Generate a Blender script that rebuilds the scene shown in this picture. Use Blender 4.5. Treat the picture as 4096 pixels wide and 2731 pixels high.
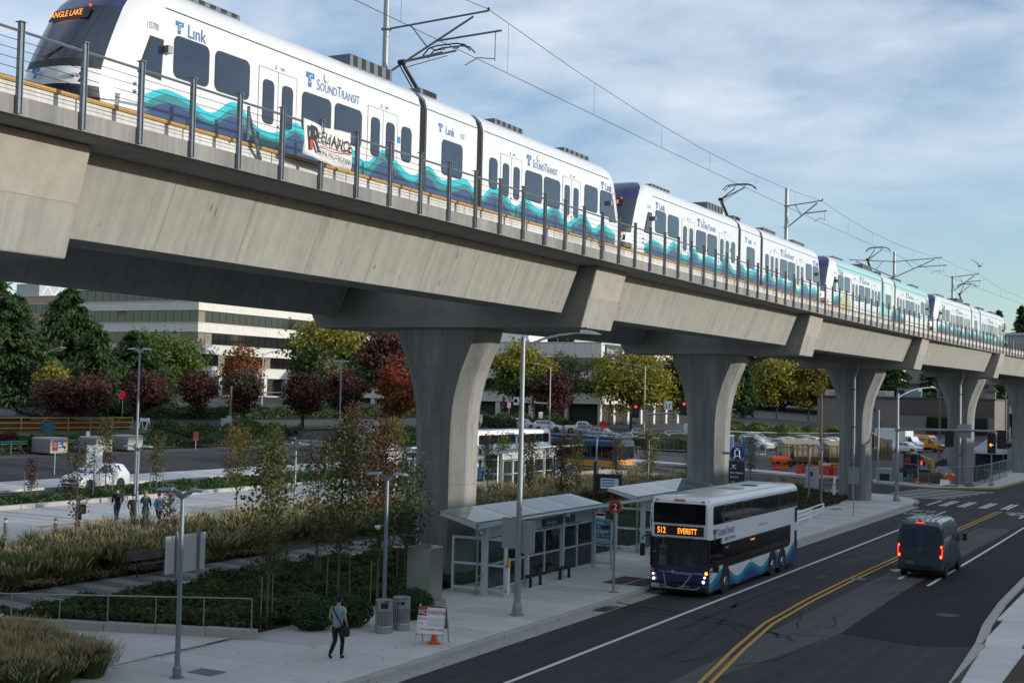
import bpy, bmesh, math, random
import numpy as np
from mathutils import Matrix, Vector
R = math.radians
scene = bpy.context.scene
for o in list(bpy.data.objects): bpy.data.objects.remove(o)
COL = scene.collection
random.seed(7); rng = np.random.default_rng(7)

# ---------------------------------------------------------------- camera
cam_d = bpy.data.cameras.new('camera'); cam = bpy.data.objects.new('camera', cam_d); COL.objects.link(cam)
scene.camera = cam
YAW, PITCH, ROLL = R(27.48), R(2.23), 0.024
fw = Vector((-math.sin(YAW)*math.cos(PITCH), math.cos(YAW)*math.cos(PITCH), math.sin(PITCH)))
r0 = Vector((math.cos(YAW), math.sin(YAW), 0)); u0 = r0.cross(fw)
rr = r0*math.cos(ROLL)+u0*math.sin(ROLL); uu = u0*math.cos(ROLL)-r0*math.sin(ROLL)
cam.matrix_world = Matrix(((rr.x,uu.x,-fw.x,0),(rr.y,uu.y,-fw.y,0),(rr.z,uu.z,-fw.z,8.0),(0,0,0,1)))
cam_d.sensor_width = 36; cam_d.lens = 5350/4096*36; cam_d.clip_start = 0.5; cam_d.clip_end = 6000

# ---------------------------------------------------------------- sky, sun, exposure
SUN_EL, SUN_ROT = R(7.5), R(80)
world = bpy.data.worlds.new('World'); scene.world = world; world.use_nodes = True
nt = world.node_tree; nt.nodes.clear(); N = nt.nodes.new; L = nt.links.new
wo = N('ShaderNodeOutputWorld'); bg = N('ShaderNodeBackground'); bg.inputs[1].default_value = 0.115
sky = N('ShaderNodeTexSky'); sky.sky_type = 'NISHITA'; sky.sun_disc = False
sky.sun_elevation = R(14); sky.sun_rotation = SUN_ROT; sky.altitude = 50; sky.air_density = 1.0; sky.dust_density = 0.3; sky.ozone_density = 3.0
tc = N('ShaderNodeTexCoord'); sx = N('ShaderNodeSeparateXYZ'); L(tc.outputs['Generated'], sx.inputs[0])
# clouds: project the view direction on a flat layer overhead
def wm(op, a, b=None):
    n = N('ShaderNodeMath'); n.operation = op
    for i, v in enumerate((a, b)):
        if v is None: continue
        if isinstance(v, (int, float)): n.inputs[i].default_value = v
        else: L(v, n.inputs[i])
    return n.outputs[0]
zz = wm('MAXIMUM', wm('ADD', sx.outputs[2], 0.16), 0.05)
cx = wm('DIVIDE', sx.outputs[0], zz); cy = wm('DIVIDE', sx.outputs[1], zz)
cv = N('ShaderNodeCombineXYZ'); L(cx, cv.inputs[0]); L(cy, cv.inputs[1])
mp = N('ShaderNodeMapping'); mp.inputs['Rotation'].default_value = (0, 0, R(-20)); mp.inputs['Scale'].default_value = (0.8, 0.9, 1); L(cv.outputs[0], mp.inputs[0])
n1 = N('ShaderNodeTexNoise'); n1.inputs['Scale'].default_value = 3.4; n1.inputs['Detail'].default_value = 5; n1.inputs['Roughness'].default_value = 0.55; n1.inputs['Distortion'].default_value = 0.2; L(mp.outputs[0], n1.inputs[0])
n2 = N('ShaderNodeTexNoise'); n2.inputs['Scale'].default_value = 0.5; n2.inputs['Detail'].default_value = 2; L(mp.outputs[0], n2.inputs[0])
cs = wm('ADD', wm('MULTIPLY', n1.outputs[0], 0.62), wm('MULTIPLY', n2.outputs[0], 0.58))
# thinner towards the horizon as in the photograph (clear band low down)
ramp = N('ShaderNodeValToRGB'); ramp.color_ramp.elements[0].position = 0.43; ramp.color_ramp.elements[1].position = 0.74
L(cs, ramp.inputs[0])
hz = N('ShaderNodeMapRange'); hz.inputs['From Min'].default_value = 0.08; hz.inputs['From Max'].default_value = 0.22; L(sx.outputs[2], hz.inputs['Value'])
msk = wm('MULTIPLY', ramp.outputs[0], hz.outputs[0])
msk = wm('MULTIPLY', msk, 0.9)
hs = N('ShaderNodeHueSaturation'); hs.inputs['Saturation'].default_value = 0.95; hs.inputs['Value'].default_value = 1.2; L(sky.outputs[0], hs.inputs['Color'])
cm = N('ShaderNodeMixRGB'); L(msk, cm.inputs[0]); L(hs.outputs[0], cm.inputs[1]); cm.inputs[2].default_value = (5.5, 6.0, 6.7, 1)
L(cm.outputs[0], bg.inputs[0]); L(bg.outputs[0], wo.inputs[0])
sun_d = bpy.data.lights.new('sun', 'SUN'); sun = bpy.data.objects.new('sun', sun_d); COL.objects.link(sun)
sun_d.energy = 3.0; sun_d.angle = R(0.7); sun_d.color = (1.0, 0.935, 0.84)
sd = Vector((math.sin(SUN_ROT)*math.cos(SUN_EL), math.cos(SUN_ROT)*math.cos(SUN_EL), math.sin(SUN_EL)))
sun.rotation_euler = sd.to_track_quat('Z', 'Y').to_euler(); sun.location = sd*300
vs = scene.view_settings; vs.view_transform = 'Standard'; vs.look = 'None'; vs.exposure = 0.35; vs.gamma = 1; vs.use_curve_mapping = False

# ---------------------------------------------------------------- materials
MATS = {}
def mat(name, c, rough=.7, metal=0., c2=None, nscale=3., namt=.5, bump=0., bscale=60., emit=0., alpha=None, trans=0., spec=None, streak=False, coat=0., objrand=0., transl=0.):
    if name in MATS: return MATS[name]
    m = bpy.data.materials.new(name); m.use_nodes = True; t = m.node_tree; n = t.nodes; l = t.links
    p = n['Principled BSDF']; p.inputs['Roughness'].default_value = rough; p.inputs['Metallic'].default_value = metal
    c = (*c, 1)
    p.inputs['Base Color'].default_value = c
    if spec is not None: p.inputs['Specular IOR Level'].default_value = spec
    if coat: p.inputs['Coat Weight'].default_value = coat; p.inputs['Coat Roughness'].default_value = .06
    src = None
    if c2 is not None or bump:
        g = n.new('ShaderNodeNewGeometry')
        mpn = n.new('ShaderNodeMapping'); l.new(g.outputs['Position'], mpn.inputs[0])
        if streak: mpn.inputs['Scale'].default_value = streak[:3] if isinstance(streak, tuple) else (1, 1, .12)
    if c2 is not None:
        t1 = n.new('ShaderNodeTexNoise'); t1.inputs['Scale'].default_value = nscale; t1.inputs['Detail'].default_value = 6; t1.inputs['Roughness'].default_value = .65
        l.new(mpn.outputs[0], t1.inputs[0])
        rp = n.new('ShaderNodeValToRGB'); rp.color_ramp.elements[0].position = .5-namt/2; rp.color_ramp.elements[1].position = .5+namt/2
        rp.color_ramp.elements[0].color = c; rp.color_ramp.elements[1].color = (*c2, 1)
        l.new(t1.outputs[0], rp.inputs[0]); src = rp.outputs[0]
        if streak:                       # finer run marks over the broad mottling
            mq = n.new('ShaderNodeMapping'); l.new(g.outputs['Position'], mq.inputs[0]); mq.inputs['Scale'].default_value = (7, 7, .22) if streak is True else streak[3:]
            t3 = n.new('ShaderNodeTexNoise'); t3.inputs['Scale'].default_value = 1.; t3.inputs['Detail'].default_value = 8; l.new(mq.outputs[0], t3.inputs[0])
            t4 = n.new('ShaderNodeTexNoise'); t4.inputs['Scale'].default_value = 1.6; t4.inputs['Detail'].default_value = 10; t4.inputs['Roughness'].default_value = .75; l.new(g.outputs['Position'], t4.inputs[0])
            ad = n.new('ShaderNodeMath'); ad.operation = 'ADD'; l.new(t3.outputs[0], ad.inputs[0]); l.new(t4.outputs[0], ad.inputs[1])
            mr3 = n.new('ShaderNodeMapRange'); l.new(ad.outputs[0], mr3.inputs[0]); mr3.inputs['From Min'].default_value = .72; mr3.inputs['From Max'].default_value = 1.25; mr3.inputs['To Min'].default_value = .80; mr3.inputs['To Max'].default_value = 1.08
            hv = n.new('ShaderNodeHueSaturation'); l.new(mr3.outputs[0], hv.inputs['Value']); l.new(src, hv.inputs['Color']); src = hv.outputs[0]
    if objrand:
        oi = n.new('ShaderNodeObjectInfo'); mr = n.new('ShaderNodeMapRange'); l.new(oi.outputs['Random'], mr.inputs[0])
        mr.inputs['To Min'].default_value = 1-objrand; mr.inputs['To Max'].default_value = 1+objrand
        hs = n.new('ShaderNodeHueSaturation'); l.new(mr.outputs[0], hs.inputs['Value'])
        if src: l.new(src, hs.inputs['Color'])
        else: hs.inputs['Color'].default_value = c
        src = hs.outputs[0]
    if src: l.new(src, p.inputs['Base Color'])
    if bump:
        t2 = n.new('ShaderNodeTexNoise'); t2.inputs['Scale'].default_value = bscale; t2.inputs['Detail'].default_value = 4; l.new(mpn.outputs[0], t2.inputs[0])
        b = n.new('ShaderNodeBump'); b.inputs['Strength'].default_value = bump; b.inputs['Distance'].default_value = .03; l.new(t2.outputs[0], b.inputs['Height']); l.new(b.outputs[0], p.inputs['Normal'])
    if emit: p.inputs['Emission Color'].default_value = c; p.inputs['Emission Strength'].default_value = emit
    if alpha is not None: p.inputs['Alpha'].default_value = alpha
    if trans: p.inputs['Transmission Weight'].default_value = trans; p.inputs['IOR'].default_value = 1.12
    if transl:
        tr = n.new('ShaderNodeBsdfTranslucent'); mx = n.new('ShaderNodeMixShader'); mx.inputs[0].default_value = transl
        if src: l.new(src, tr.inputs[0])
        else: tr.inputs[0].default_value = c
        l.new(p.outputs[0], mx.inputs[1]); l.new(tr.outputs[0], mx.inputs[2]); l.new(mx.outputs[0], n['Material Output'].inputs[0])
    MATS[name] = m; return m
def glassmat(name, tint, a=.35, rough=.03):          # thin architectural glass: part clear, part mirror
    if name in MATS: return MATS[name]
    m = bpy.data.materials.new(name); m.use_nodes = True; t = m.node_tree; n = t.nodes; l = t.links; n.remove(n['Principled BSDF'])
    tr = n.new('ShaderNodeBsdfTransparent'); tr.inputs[0].default_value = (*tint, 1)
    gl = n.new('ShaderNodeBsdfGlossy'); gl.inputs['Roughness'].default_value = rough
    fr = n.new('ShaderNodeFresnel'); fr.inputs[0].default_value = 1.5
    df = n.new('ShaderNodeBsdfDiffuse'); df.inputs[0].default_value = (*tint, 1)
    m0 = n.new('ShaderNodeMixShader'); m0.inputs[0].default_value = a; l.new(tr.outputs[0], m0.inputs[1]); l.new(df.outputs[0], m0.inputs[2])
    mx = n.new('ShaderNodeMixShader'); l.new(fr.outputs[0], mx.inputs[0]); l.new(m0.outputs[0], mx.inputs[1]); l.new(gl.outputs[0], mx.inputs[2]); l.new(mx.outputs[0], n['Material Output'].inputs[0])
    MATS[name] = m; return m
concrete = mat('concrete', (.25,.249,.229), .85, c2=(.315,.311,.283), nscale=1.5, namt=.45, bump=.22, bscale=25, streak=(.12,1,.14,.5,6,.2))
concrete2 = mat('concrete_weathered', (.16,.163,.16), .88, c2=(.28,.277,.26), nscale=1.1, namt=.32, bump=.3, bscale=30, streak=True)
concrete_warm = mat('concrete_warm', (.29,.262,.225), .88, c2=(.36,.345,.31), nscale=1.5, namt=.4, bump=.3, bscale=30)
pave = mat('paving', (.50,.495,.475), .85, c2=(.60,.59,.565), nscale=1.2, namt=.5, bump=.12, bscale=90, objrand=.10)
kerbm = mat('kerb', (.33,.32,.29), .85, c2=(.42,.41,.37), nscale=2.5, namt=.4, bump=.2, bscale=40, objrand=.06)
lanec = mat('lane_concrete', (.42,.425,.42), .85, c2=(.50,.50,.49), nscale=.5, namt=.5, bump=.1, objrand=.05)
asphalt = mat('asphalt', (.040,.040,.042), .9, c2=(.066,.065,.064), nscale=.8, namt=.45, bump=.35, bscale=120, spec=.2, streak=(1.3,.06,1,3.2,.05,1))
asphalt_old = mat('asphalt_old', (.078,.077,.076), .9, c2=(.125,.122,.116), nscale=.6, namt=.5, bump=.4, bscale=110, spec=.2, streak=(1.0,.10,1,3.2,.05,1))
asphalt_new = mat('asphalt_new', (.016,.016,.019), .8, c2=(.026,.026,.028), nscale=.5, namt=.5, bump=.3, bscale=140, spec=.15)
white_line = mat('white_line', (.52,.53,.53), .8, c2=(.66,.66,.65), nscale=6, namt=.4)
yellow_line = mat('yellow_line', (.42,.22,.03), .8, c2=(.55,.30,.05), nscale=5, namt=.4)
tar = mat('tar', (.02,.02,.021), .8, spec=.2)
soil = mat('soil', (.035,.026,.018), .95, c2=(.07,.05,.035), nscale=4, bump=.5, bscale=30)
lawn = mat('lawn', (.035,.06,.018), .95, c2=(.06,.085,.028), nscale=2, bump=.5, bscale=60)
galv = mat('galvanised', (.25,.27,.29), .5, .5, c2=(.33,.35,.37), nscale=9, namt=.5)
greypaint = mat('grey_pole_paint', (.20,.235,.275), .45, .2)
blueg = mat('steel_post', (.15,.175,.205), .5, .35, c2=(.21,.235,.265), nscale=4)
steel = mat('stainless', (.42,.41,.39), .32, .95, c2=(.5,.49,.47), nscale=2)
dark = mat('dark_metal', (.02,.021,.023), .5, .3)
black = mat('black', (.012,.012,.013), .55)
rubber = mat('rubber', (.018,.018,.018), .85)
whitep = mat('white_paint', (.80,.80,.79), .35, coat=.4, c2=(.75,.75,.745), nscale=.8)
trainw = mat('train_white', (.66,.675,.68), .28, coat=.5, c2=(.61,.625,.63), nscale=.6)
navy = mat('navy_paint', (.012,.022,.10), .3, coat=.5)
skirt = mat('skirt_navy', (.022,.045,.135), .32, coat=.4, c2=(.03,.055,.15), nscale=.9)
teal = mat('wave_teal', (.015,.42,.50), .35, coat=.3)
wgreen = mat('wave_green', (.025,.19,.20), .35, coat=.3)
logo_blue = mat('logo_blue', (.05,.14,.34), .5)
logo_dark = mat('logo_navy', (.012,.03,.10), .5)
glass_d = mat('dark_glass', (.010,.016,.026), .05, spec=.9, coat=.6)
glass_t = mat('train_glass', (.010,.018,.036), .08, spec=.6, coat=.35, c2=(.022,.036,.062), nscale=1.3, namt=.5)
glass_b = mat('bus_glass', (.005,.006,.007), .05, spec=.3)
cladglass = mat('office_glass', (.012,.011,.011), .06, spec=.8)
ledm = mat('led_amber', (1.0,.30,.03), .5, emit=1.6)
ledr = mat('lamp_red', (1.0,.035,.012), .4, emit=2.2)
leda = mat('lamp_amber', (1.0,.36,.02), .4, emit=2.2)
ledw = mat('lamp_white', (1,.97,.9), .3, emit=1.2)
lens_r = mat('red_lens', (.35,.02,.015), .25)
lens_a = mat('amber_lens', (.55,.16,.01), .25)
chrome = mat('chrome', (.62,.63,.64), .16, 1.0)
ochre = mat('ochre_strip', (.50,.28,.06), .6, c2=(.38,.20,.045), nscale=3)
plinthw = mat('plinth_white', (.50,.50,.48), .7, c2=(.60,.60,.58), nscale=2, streak=True, objrand=.12)
wood = mat('weathered_wood', (.12,.085,.055), .85, c2=(.18,.13,.09), nscale=6, streak=True)

# ---------------------------------------------------------------- mesh builder
class MB:
    def __init__(s, M=None): s.v=[]; s.f=[]; s.M=M or Matrix()
    def add(s, vs, fs):
        b=len(s.v); M=s.M
        s.v += [tuple(M@Vector(p)) for p in vs]; s.f += [tuple(b+i for i in f) for f in fs]; return s
    def box(s, x0,x1,y0,y1,z0,z1):
        return s.add([(x0,y0,z0),(x1,y0,z0),(x1,y1,z0),(x0,y1,z0),(x0,y0,z1),(x1,y0,z1),(x1,y1,z1),(x0,y1,z1)],[(0,3,2,1),(4,5,6,7),(0,1,5,4),(1,2,6,5),(2,3,7,6),(3,0,4,7)])
    def cbox(s, c, d): return s.box(c[0]-d[0]/2,c[0]+d[0]/2,c[1]-d[1]/2,c[1]+d[1]/2,c[2]-d[2]/2,c[2]+d[2]/2)
    def poly(s, pts): return s.add(pts,[tuple(range(len(pts)))])
    def prism(s, pts, vec):          # planar polygon extruded by vec
        n=len(pts); v=Vector(vec); q=[tuple(Vector(p)+v) for p in pts]
        return s.add(list(pts)+q,[tuple(range(n))[::-1],tuple(range(n,2*n))]+[(i,(i+1)%n,n+(i+1)%n,n+i) for i in range(n)])
    def px(s, pts, x0, x1): return s.prism([(x0,a,b) for a,b in pts],(x1-x0,0,0))
    def py(s, pts, y0, y1): return s.prism([(a,y0,b) for a,b in pts],(0,y1-y0,0))
    def pz(s, pts, z0, z1): return s.prism([(a,b,z0) for a,b in pts],(0,0,z1-z0))
    def tube(s, p, q, r, n=8, r2=None, caps=True):
        p=Vector(p); q=Vector(q); d=(q-p).normalized(); a=d.orthogonal().normalized(); b=d.cross(a); r2=r if r2 is None else r2
        vs=[]
        for c,rad in ((p,r),(q,r2)):
            for i in range(n):
                t=2*math.pi*i/n; vs.append(tuple(c+(a*math.cos(t)+b*math.sin(t))*rad))
        fs=[(i,(i+1)%n,n+(i+1)%n,n+i) for i in range(n)]
        if caps: fs+=[tuple(range(n))[::-1],tuple(range(n,2*n))]
        return s.add(vs,fs)
    def path(s, pts, r, n=6):
        for a,b in zip(pts,pts[1:]): s.tube(a,b,r,n)
        return s
    def lathe(s, prof, c=(0,0,0), n=16):   # prof: (radius,z)
        vs=[]; m=len(prof)
        for rad,z in prof:
            for i in range(n):
                t=2*math.pi*i/n; vs.append((c[0]+rad*math.cos(t),c[1]+rad*math.sin(t),c[2]+z))
        fs=[(k*n+i,k*n+(i+1)%n,(k+1)*n+(i+1)%n,(k+1)*n+i) for k in range(m-1) for i in range(n)]
        fs+=[tuple(range(n))[::-1],tuple((m-1)*n+i for i in range(n))]
        return s.add(vs,fs)
    def loft(s, rings, caps=True):         # rings of equal length
        n=len(rings[0]); vs=[p for r_ in rings for p in r_]
        fs=[(k*n+i,k*n+(i+1)%n,(k+1)*n+(i+1)%n,(k+1)*n+i) for k in range(len(rings)-1) for i in range(n)]
        if caps: fs+=[tuple(range(n))[::-1],tuple((len(rings)-1)*n+i for i in range(n))]
        return s.add(vs,fs)
    def ball(s, c, r, n=10, sc=(1,1,1)):
        prof=[(max(1e-4,math.sin(math.pi*k/(n//2+2))),-math.cos(math.pi*k/(n//2+2))) for k in range(n//2+3)]
        vs=[]
        for rad,z in prof:
            for i in range(n):
                t=2*math.pi*i/n; vs.append((c[0]+r*sc[0]*rad*math.cos(t),c[1]+r*sc[1]*rad*math.sin(t),c[2]+r*sc[2]*z))
        m=len(prof); return s.add(vs,[(k*n+i,k*n+(i+1)%n,(k+1)*n+(i+1)%n,(k+1)*n+i) for k in range(m-1) for i in range(n)])
    def mesh(s, name):
        me=bpy.data.meshes.new(name); me.from_pydata(s.v,[],s.f); return me
    def build(s, name, material, parent=None, smooth=0, bevel=0., loc=None):
        me=s.mesh(name); bm=bmesh.new(); bm.from_mesh(me); bmesh.ops.recalc_face_normals(bm,faces=bm.faces); bm.to_mesh(me); bm.free()
        return obj(name,me,material,parent,smooth,bevel,loc)
def obj(name, me, material, parent=None, smooth=0, bevel=0., loc=None):
    o=bpy.data.objects.new(name,me); COL.objects.link(o)
    if material is not None and not me.materials: me.materials.append(material)
    if parent is not None: o.parent=parent
    if loc is not None: o.location=loc
    if smooth: 
        me.shade_smooth()
        try: me.set_sharp_from_angle(angle=R(smooth))
        except Exception: pass
    if bevel:
        b=o.modifiers.new('bevel','BEVEL'); b.width=bevel; b.segments=2; b.limit_method='ANGLE'; b.angle_limit=R(35)
    return o
def tag(o, label, cat=None, group=None, kind=None):
    if label: o['label']=label
    if cat: o['category']=cat
    if group: o['group']=group
    if kind: o['kind']=kind
    return o
def thing(name, label, cat, loc=(0,0,0), rz=0., group=None):
    o=bpy.data.objects.new(name,None); COL.objects.link(o); o.location=loc; o.rotation_euler=(0,0,rz); o.empty_display_size=.3
    return tag(o,label,cat,group)
def struct(name, mb, material, parent=None, **k):
    o=mb.build(name,material,parent,**k) if isinstance(mb,MB) else obj(name,mb,material,parent,**k)
    if parent is None: o['kind']='structure'
    return o
def dup(o, loc=None, rz=None, label=None, group=None, parent=None):
    c=o.copy(); COL.objects.link(c)
    if parent is not None: c.parent=parent
    if loc is not None: c.location=loc
    if rz is not None: c.rotation_euler=(0,0,rz)
    if label: c['label']=label
    if group: c['group']=group
    for ch in list(o.children): dup(ch,parent=c)
    return c
_tx={}
def text(s, size, material, parent, M, name='lettering', sx=1., ext=.002, align='LEFT', shear=0., off=0.):
    key=(s,align,shear,off,material.name)
    if key not in _tx:
        cu=bpy.data.curves.new('t','FONT'); cu.body=s; cu.size=1; cu.align_x=align; cu.shear=shear; cu.offset=off; cu.resolution_u=3
        ob=bpy.data.objects.new('t',cu); COL.objects.link(ob)
        dg=bpy.context.evaluated_depsgraph_get(); me=bpy.data.meshes.new_from_object(ob.evaluated_get(dg)); bpy.data.objects.remove(ob)
        me.materials.clear(); me.materials.append(material); _tx[key]=me
    o=bpy.data.objects.new(name,_tx[key]); COL.objects.link(o); o.parent=parent
    o.matrix_local=M@Matrix.Diagonal((size*sx,size,1,1)); return o
def frame(o, x, y, z=None):              # matrix: origin o, text runs along x, up along y
    x=Vector(x).normalized(); y=Vector(y); y=(y-x*y.dot(x)).normalized(); z=x.cross(y); o=Vector(o)
    return Matrix(((x.x,y.x,z.x,o.x),(x.y,y.y,z.y,o.y),(x.z,y.z,z.z,o.z),(0,0,0,1)))
def T(X):                                # height of the ground at X
    X=-X
    return 0. if X<25 else (.033*(X-25) if X<70 else 1.485+.055*(X-70))
def G(X): return T(X)+.15                # top of pavements
def rrect(x0,x1,y0,y1,r,n=4):            # rounded rectangle outline
    P=[]
    for cx,cy,a in ((x1-r,y1-r,0),(x0+r,y1-r,90),(x0+r,y0+r,180),(x1-r,y0+r,270)):
        for k in range(n+1): t=R(a+90*k/n); P.append((cx+r*math.cos(t),cy+r*math.sin(t)))
    return P
# ================================================================ GROUND, ROADS, PAVEMENTS
def strip(name, x0, x1, y0, y1, material, h=0., parent=None, thick=0., nolabel=False):
    xs=sorted({x0,x1}|{k for k in (-25.,-70.,-200.) if min(x0,x1)<k<max(x0,x1)})
    mb=MB()
    if thick:
        mb.loft([[(x,y0,T(x)+h-thick),(x,y1,T(x)+h-thick),(x,y1,T(x)+h),(x,y0,T(x)+h)] for x in xs])
    else:
        for a,b in zip(xs,xs[1:]): mb.poly([(a,y0,T(a)+h),(b,y0,T(b)+h),(b,y1,T(b)+h),(a,y1,T(a)+h)])
    return struct(name,mb,material,parent)
def sheet(name, pts, material, h, parent=None): return struct(name,MB().poly([(x,y,T(x)+h) for x,y in pts]),material,parent)
mb=MB(); xs=[-3000,-200,-70,-25,600]; zs=[T(-200)-.06,T(-200)-.06,T(-70)-.06,-.06,-.06]
for i in range(4): mb.poly([(xs[i],-400,zs[i]),(xs[i+1],-400,zs[i+1]),(xs[i+1],4000,zs[i+1]),(xs[i],4000,zs[i])])
ground=struct('ground',mb,asphalt_old)
road=struct('road',MB().poly([(-19.75,-30,0),(-6.3,-30,0),(-6.3,420,0),(-19.75,420,0)]),asphalt)
cross_road=strip('cross_road',-19.75,-160,118.2,131.5,asphalt,0.004)
sheet('asphalt_corner',[(-19.75,108),(-19.75,142),(-25,131.5),(-31,131.5),(-31,118.2),(-25,118.2),(-22,114)],asphalt,.002)
gutter=struct('gutter',MB().poly([(-20.3,-5,.004),(-19.7,-5,.004),(-19.7,107,.004),(-20.3,107,.004)]),kerbm)
# old grey lane and fresh black patch on the right
sheet('old_asphalt_lane',[(-13.4,30),(-11.2,46.7),(-11.3,51.1),(-11.45,58.5),(-11.3,64),(-11.0,75.8),(-10.8,84.1),(-11.2,92),(-13.2,92),(-13.3,60)],asphalt_old,.004)
pp=[(-11.2,46.7)]
for k in range(1,26):
    t=k/25; y=46.7+(98-46.7)*t; x=-11.2-.25*math.sin(t*3.1)+.5*max(0,t-.4)+random.uniform(-.06,.06); pp.append((x,y))
sheet('fresh_asphalt_patch',pp+[(-7.0,98),(-7.35,62),(-7.2,55),(-6.75,46.9),(-8.4,45.8)],asphalt_new,.008)
# ---- kerb stones and sidewalk slabs (each its own piece)
def slab_mesh(name, dx, dy, dz, bev=.012):
    mb=MB(); b=bev
    mb.add([(-dx/2,-dy/2,-dz),(dx/2,-dy/2,-dz),(dx/2,dy/2,-dz),(-dx/2,dy/2,-dz),(-dx/2,-dy/2,-b),(dx/2,-dy/2,-b),(dx/2,dy/2,-b),(-dx/2,dy/2,-b),(-dx/2+b,-dy/2+b,0),(dx/2-b,-dy/2+b,0),(dx/2-b,dy/2-b,0),(-dx/2+b,dy/2-b,0)],
      [(8,9,10,11)]+[(i,(i+1)%4,4+(i+1)%4,4+i) for i in range(4)]+[(4+i,4+(i+1)%4,8+(i+1)%4,8+i) for i in range(4)])
    return mb.mesh(name)
def piece(name, me, material, parent, loc, rz=0, rx=0, ry=0):
    o=bpy.data.objects.new(name,me); COL.objects.link(o); o.parent=parent; o.location=loc; o.rotation_euler=(rx,ry,rz)
    if not me.materials: me.materials.append(material)
    return o
kerb=struct('kerb',MB().box(-20.58,-20.32,-6,107.5,-.05,.10),kerbm)
km=slab_mesh('kerb_stone',.30,3.95,.2,.02)
for i in range(28): piece('kerb_stone',km,kerbm,kerb,(-20.45,-4+4*i+1,.15+random.uniform(-.003,.003)))
walk=struct('sidewalk',MB().box(-27.0,-20.6,-6,107.5,-.05,.09),tar)
sm1=slab_mesh('slab',3.44,1.36,.15); sm2=slab_mesh('slab',2.86,1.36,.15)
for i in range(82):
    y=-4.2+1.38*i+(.0 if i%3 else .0)
    piece('slab',sm1,pave,walk,(-22.36,y,.15+random.uniform(-.002,.002))); piece('slab',sm2,pave,walk,(-25.55,y,.15+random.uniform(-.002,.002)))
arc=[(-28+7.7*math.cos(a),109+9.2*math.sin(a)) for a in [R(90*k/10) for k in range(11)]]
corner=struct('sidewalk_corner',MB().pz([(-20.6,107.6)]+[(x-.28*math.cos(R(9*k)),y-.28*math.sin(R(9*k))) for k,(x,y) in enumerate(arc)]+[(-40,117.9),(-40,112),(-27.0,112),(-27.0,107.6)],-.05,.15),pave)
ckerb=struct('corner_kerb',MB().box(-20.5,-20.4,107.55,107.6,0,.1),kerbm)
for a,b in zip(arc,arc[1:]):
    d=Vector((b[0]-a[0],b[1]-a[1],0)); m=slab_mesh('kerb_stone',.30,d.length-.03,.2,.02)
    piece('kerb_stone',m,kerbm,ckerb,((a[0]+b[0])/2-.13*abs(d.y)/d.length,(a[1]+b[1])/2-.13*abs(d.x)/d.length,.15),math.atan2(d.y,d.x)-math.pi/2)
for i in range(20): 
    x=-29.5-4*i; piece('kerb_stone',km,kerbm,ckerb,(x,118.05,T(x)+.15),math.pi/2)
# far corner pavement with ochre ramp strip
sheet('far_sidewalk',[(-60,133),(-29,133.3),(-23,130.8),(-17.9,135),(-17.3,150),(-17.3,230),(-21,230),(-21.5,150),(-24,139),(-29,137),(-60,137)],pave,.12)
fk=struct('far_kerb',MB().box(-60,-59.9,132.8,132.9,T(-60),T(-60)+.1),kerbm)
for (x0,y0),(x1,y1) in zip([(-60,132.9),(-45,133),(-29,133.2),(-26,132),(-23,130.7),(-20.3,132.5),(-17.8,134.9),(-17.2,150),(-17.2,190)],[(-45,133),(-29,133.2),(-26,132),(-23,130.7),(-20.3,132.5),(-17.8,134.9),(-17.2,150),(-17.2,190)]):
    d=Vector((x1-x0,y1-y0,0)); m=slab_mesh('kerb_stone',.3,d.length-.04,.25,.02); piece('kerb_stone',m,kerbm if not -27<x0<-17 else mat('ochre_kerb',(.36,.24,.09),.8),fk,((x0+x1)/2,(y0+y1)/2,.15+T((x0+x1)/2)),math.atan2(d.y,d.x)-math.pi/2)
# right-hand kerb and pavement
rk=struct('right_kerb',MB().box(-6.4,-6.2,-10,30,-.05,.1),kerbm)
kp=[(-5.9,20),(-6.3,36),(-6.8,46.9),(-7.15,51),(-7.4,57.1),(-7.45,62),(-7.5,67),(-7.5,100),(-7.5,160)]
rp_=[]
for (x0,y0),(x1,y1) in zip(kp,kp[1:]):
    n=max(1,round((y1-y0)/4))
    for k in range(n):
        a=Vector((x0+(x1-x0)*k/n,y0+(y1-y0)*k/n,0)); b=Vector((x0+(x1-x0)*(k+1)/n,y0+(y1-y0)*(k+1)/n,0)); d=b-a
        piece('kerb_stone',slab_mesh('kerb_stone',.34,d.length-.02,.2,.02),kerbm,rk,((a.x+b.x)/2+.17,(a.y+b.y)/2,.13),math.atan2(d.y,d.x)-math.pi/2)
rw=struct('right_sidewalk',MB().pz([(-5.5,20),(-6.0,36),(-6.4,46.9),(-6.8,51),(-7.05,57),(-7.1,160),(-5.0,160),(-4.6,20)],-.05,.06),tar)
strip('right_planting',-5.2,2.,-10,170,soil,.10)
sm3=slab_mesh('slab',1.25,1.9,.15)
for i in range(30):
    y=38+1.92*i; x=-5.78 if y<46 else (-5.98 if y<52 else -6.22)
    piece('slab',sm3,pave,rw,(x,y,.13))
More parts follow.
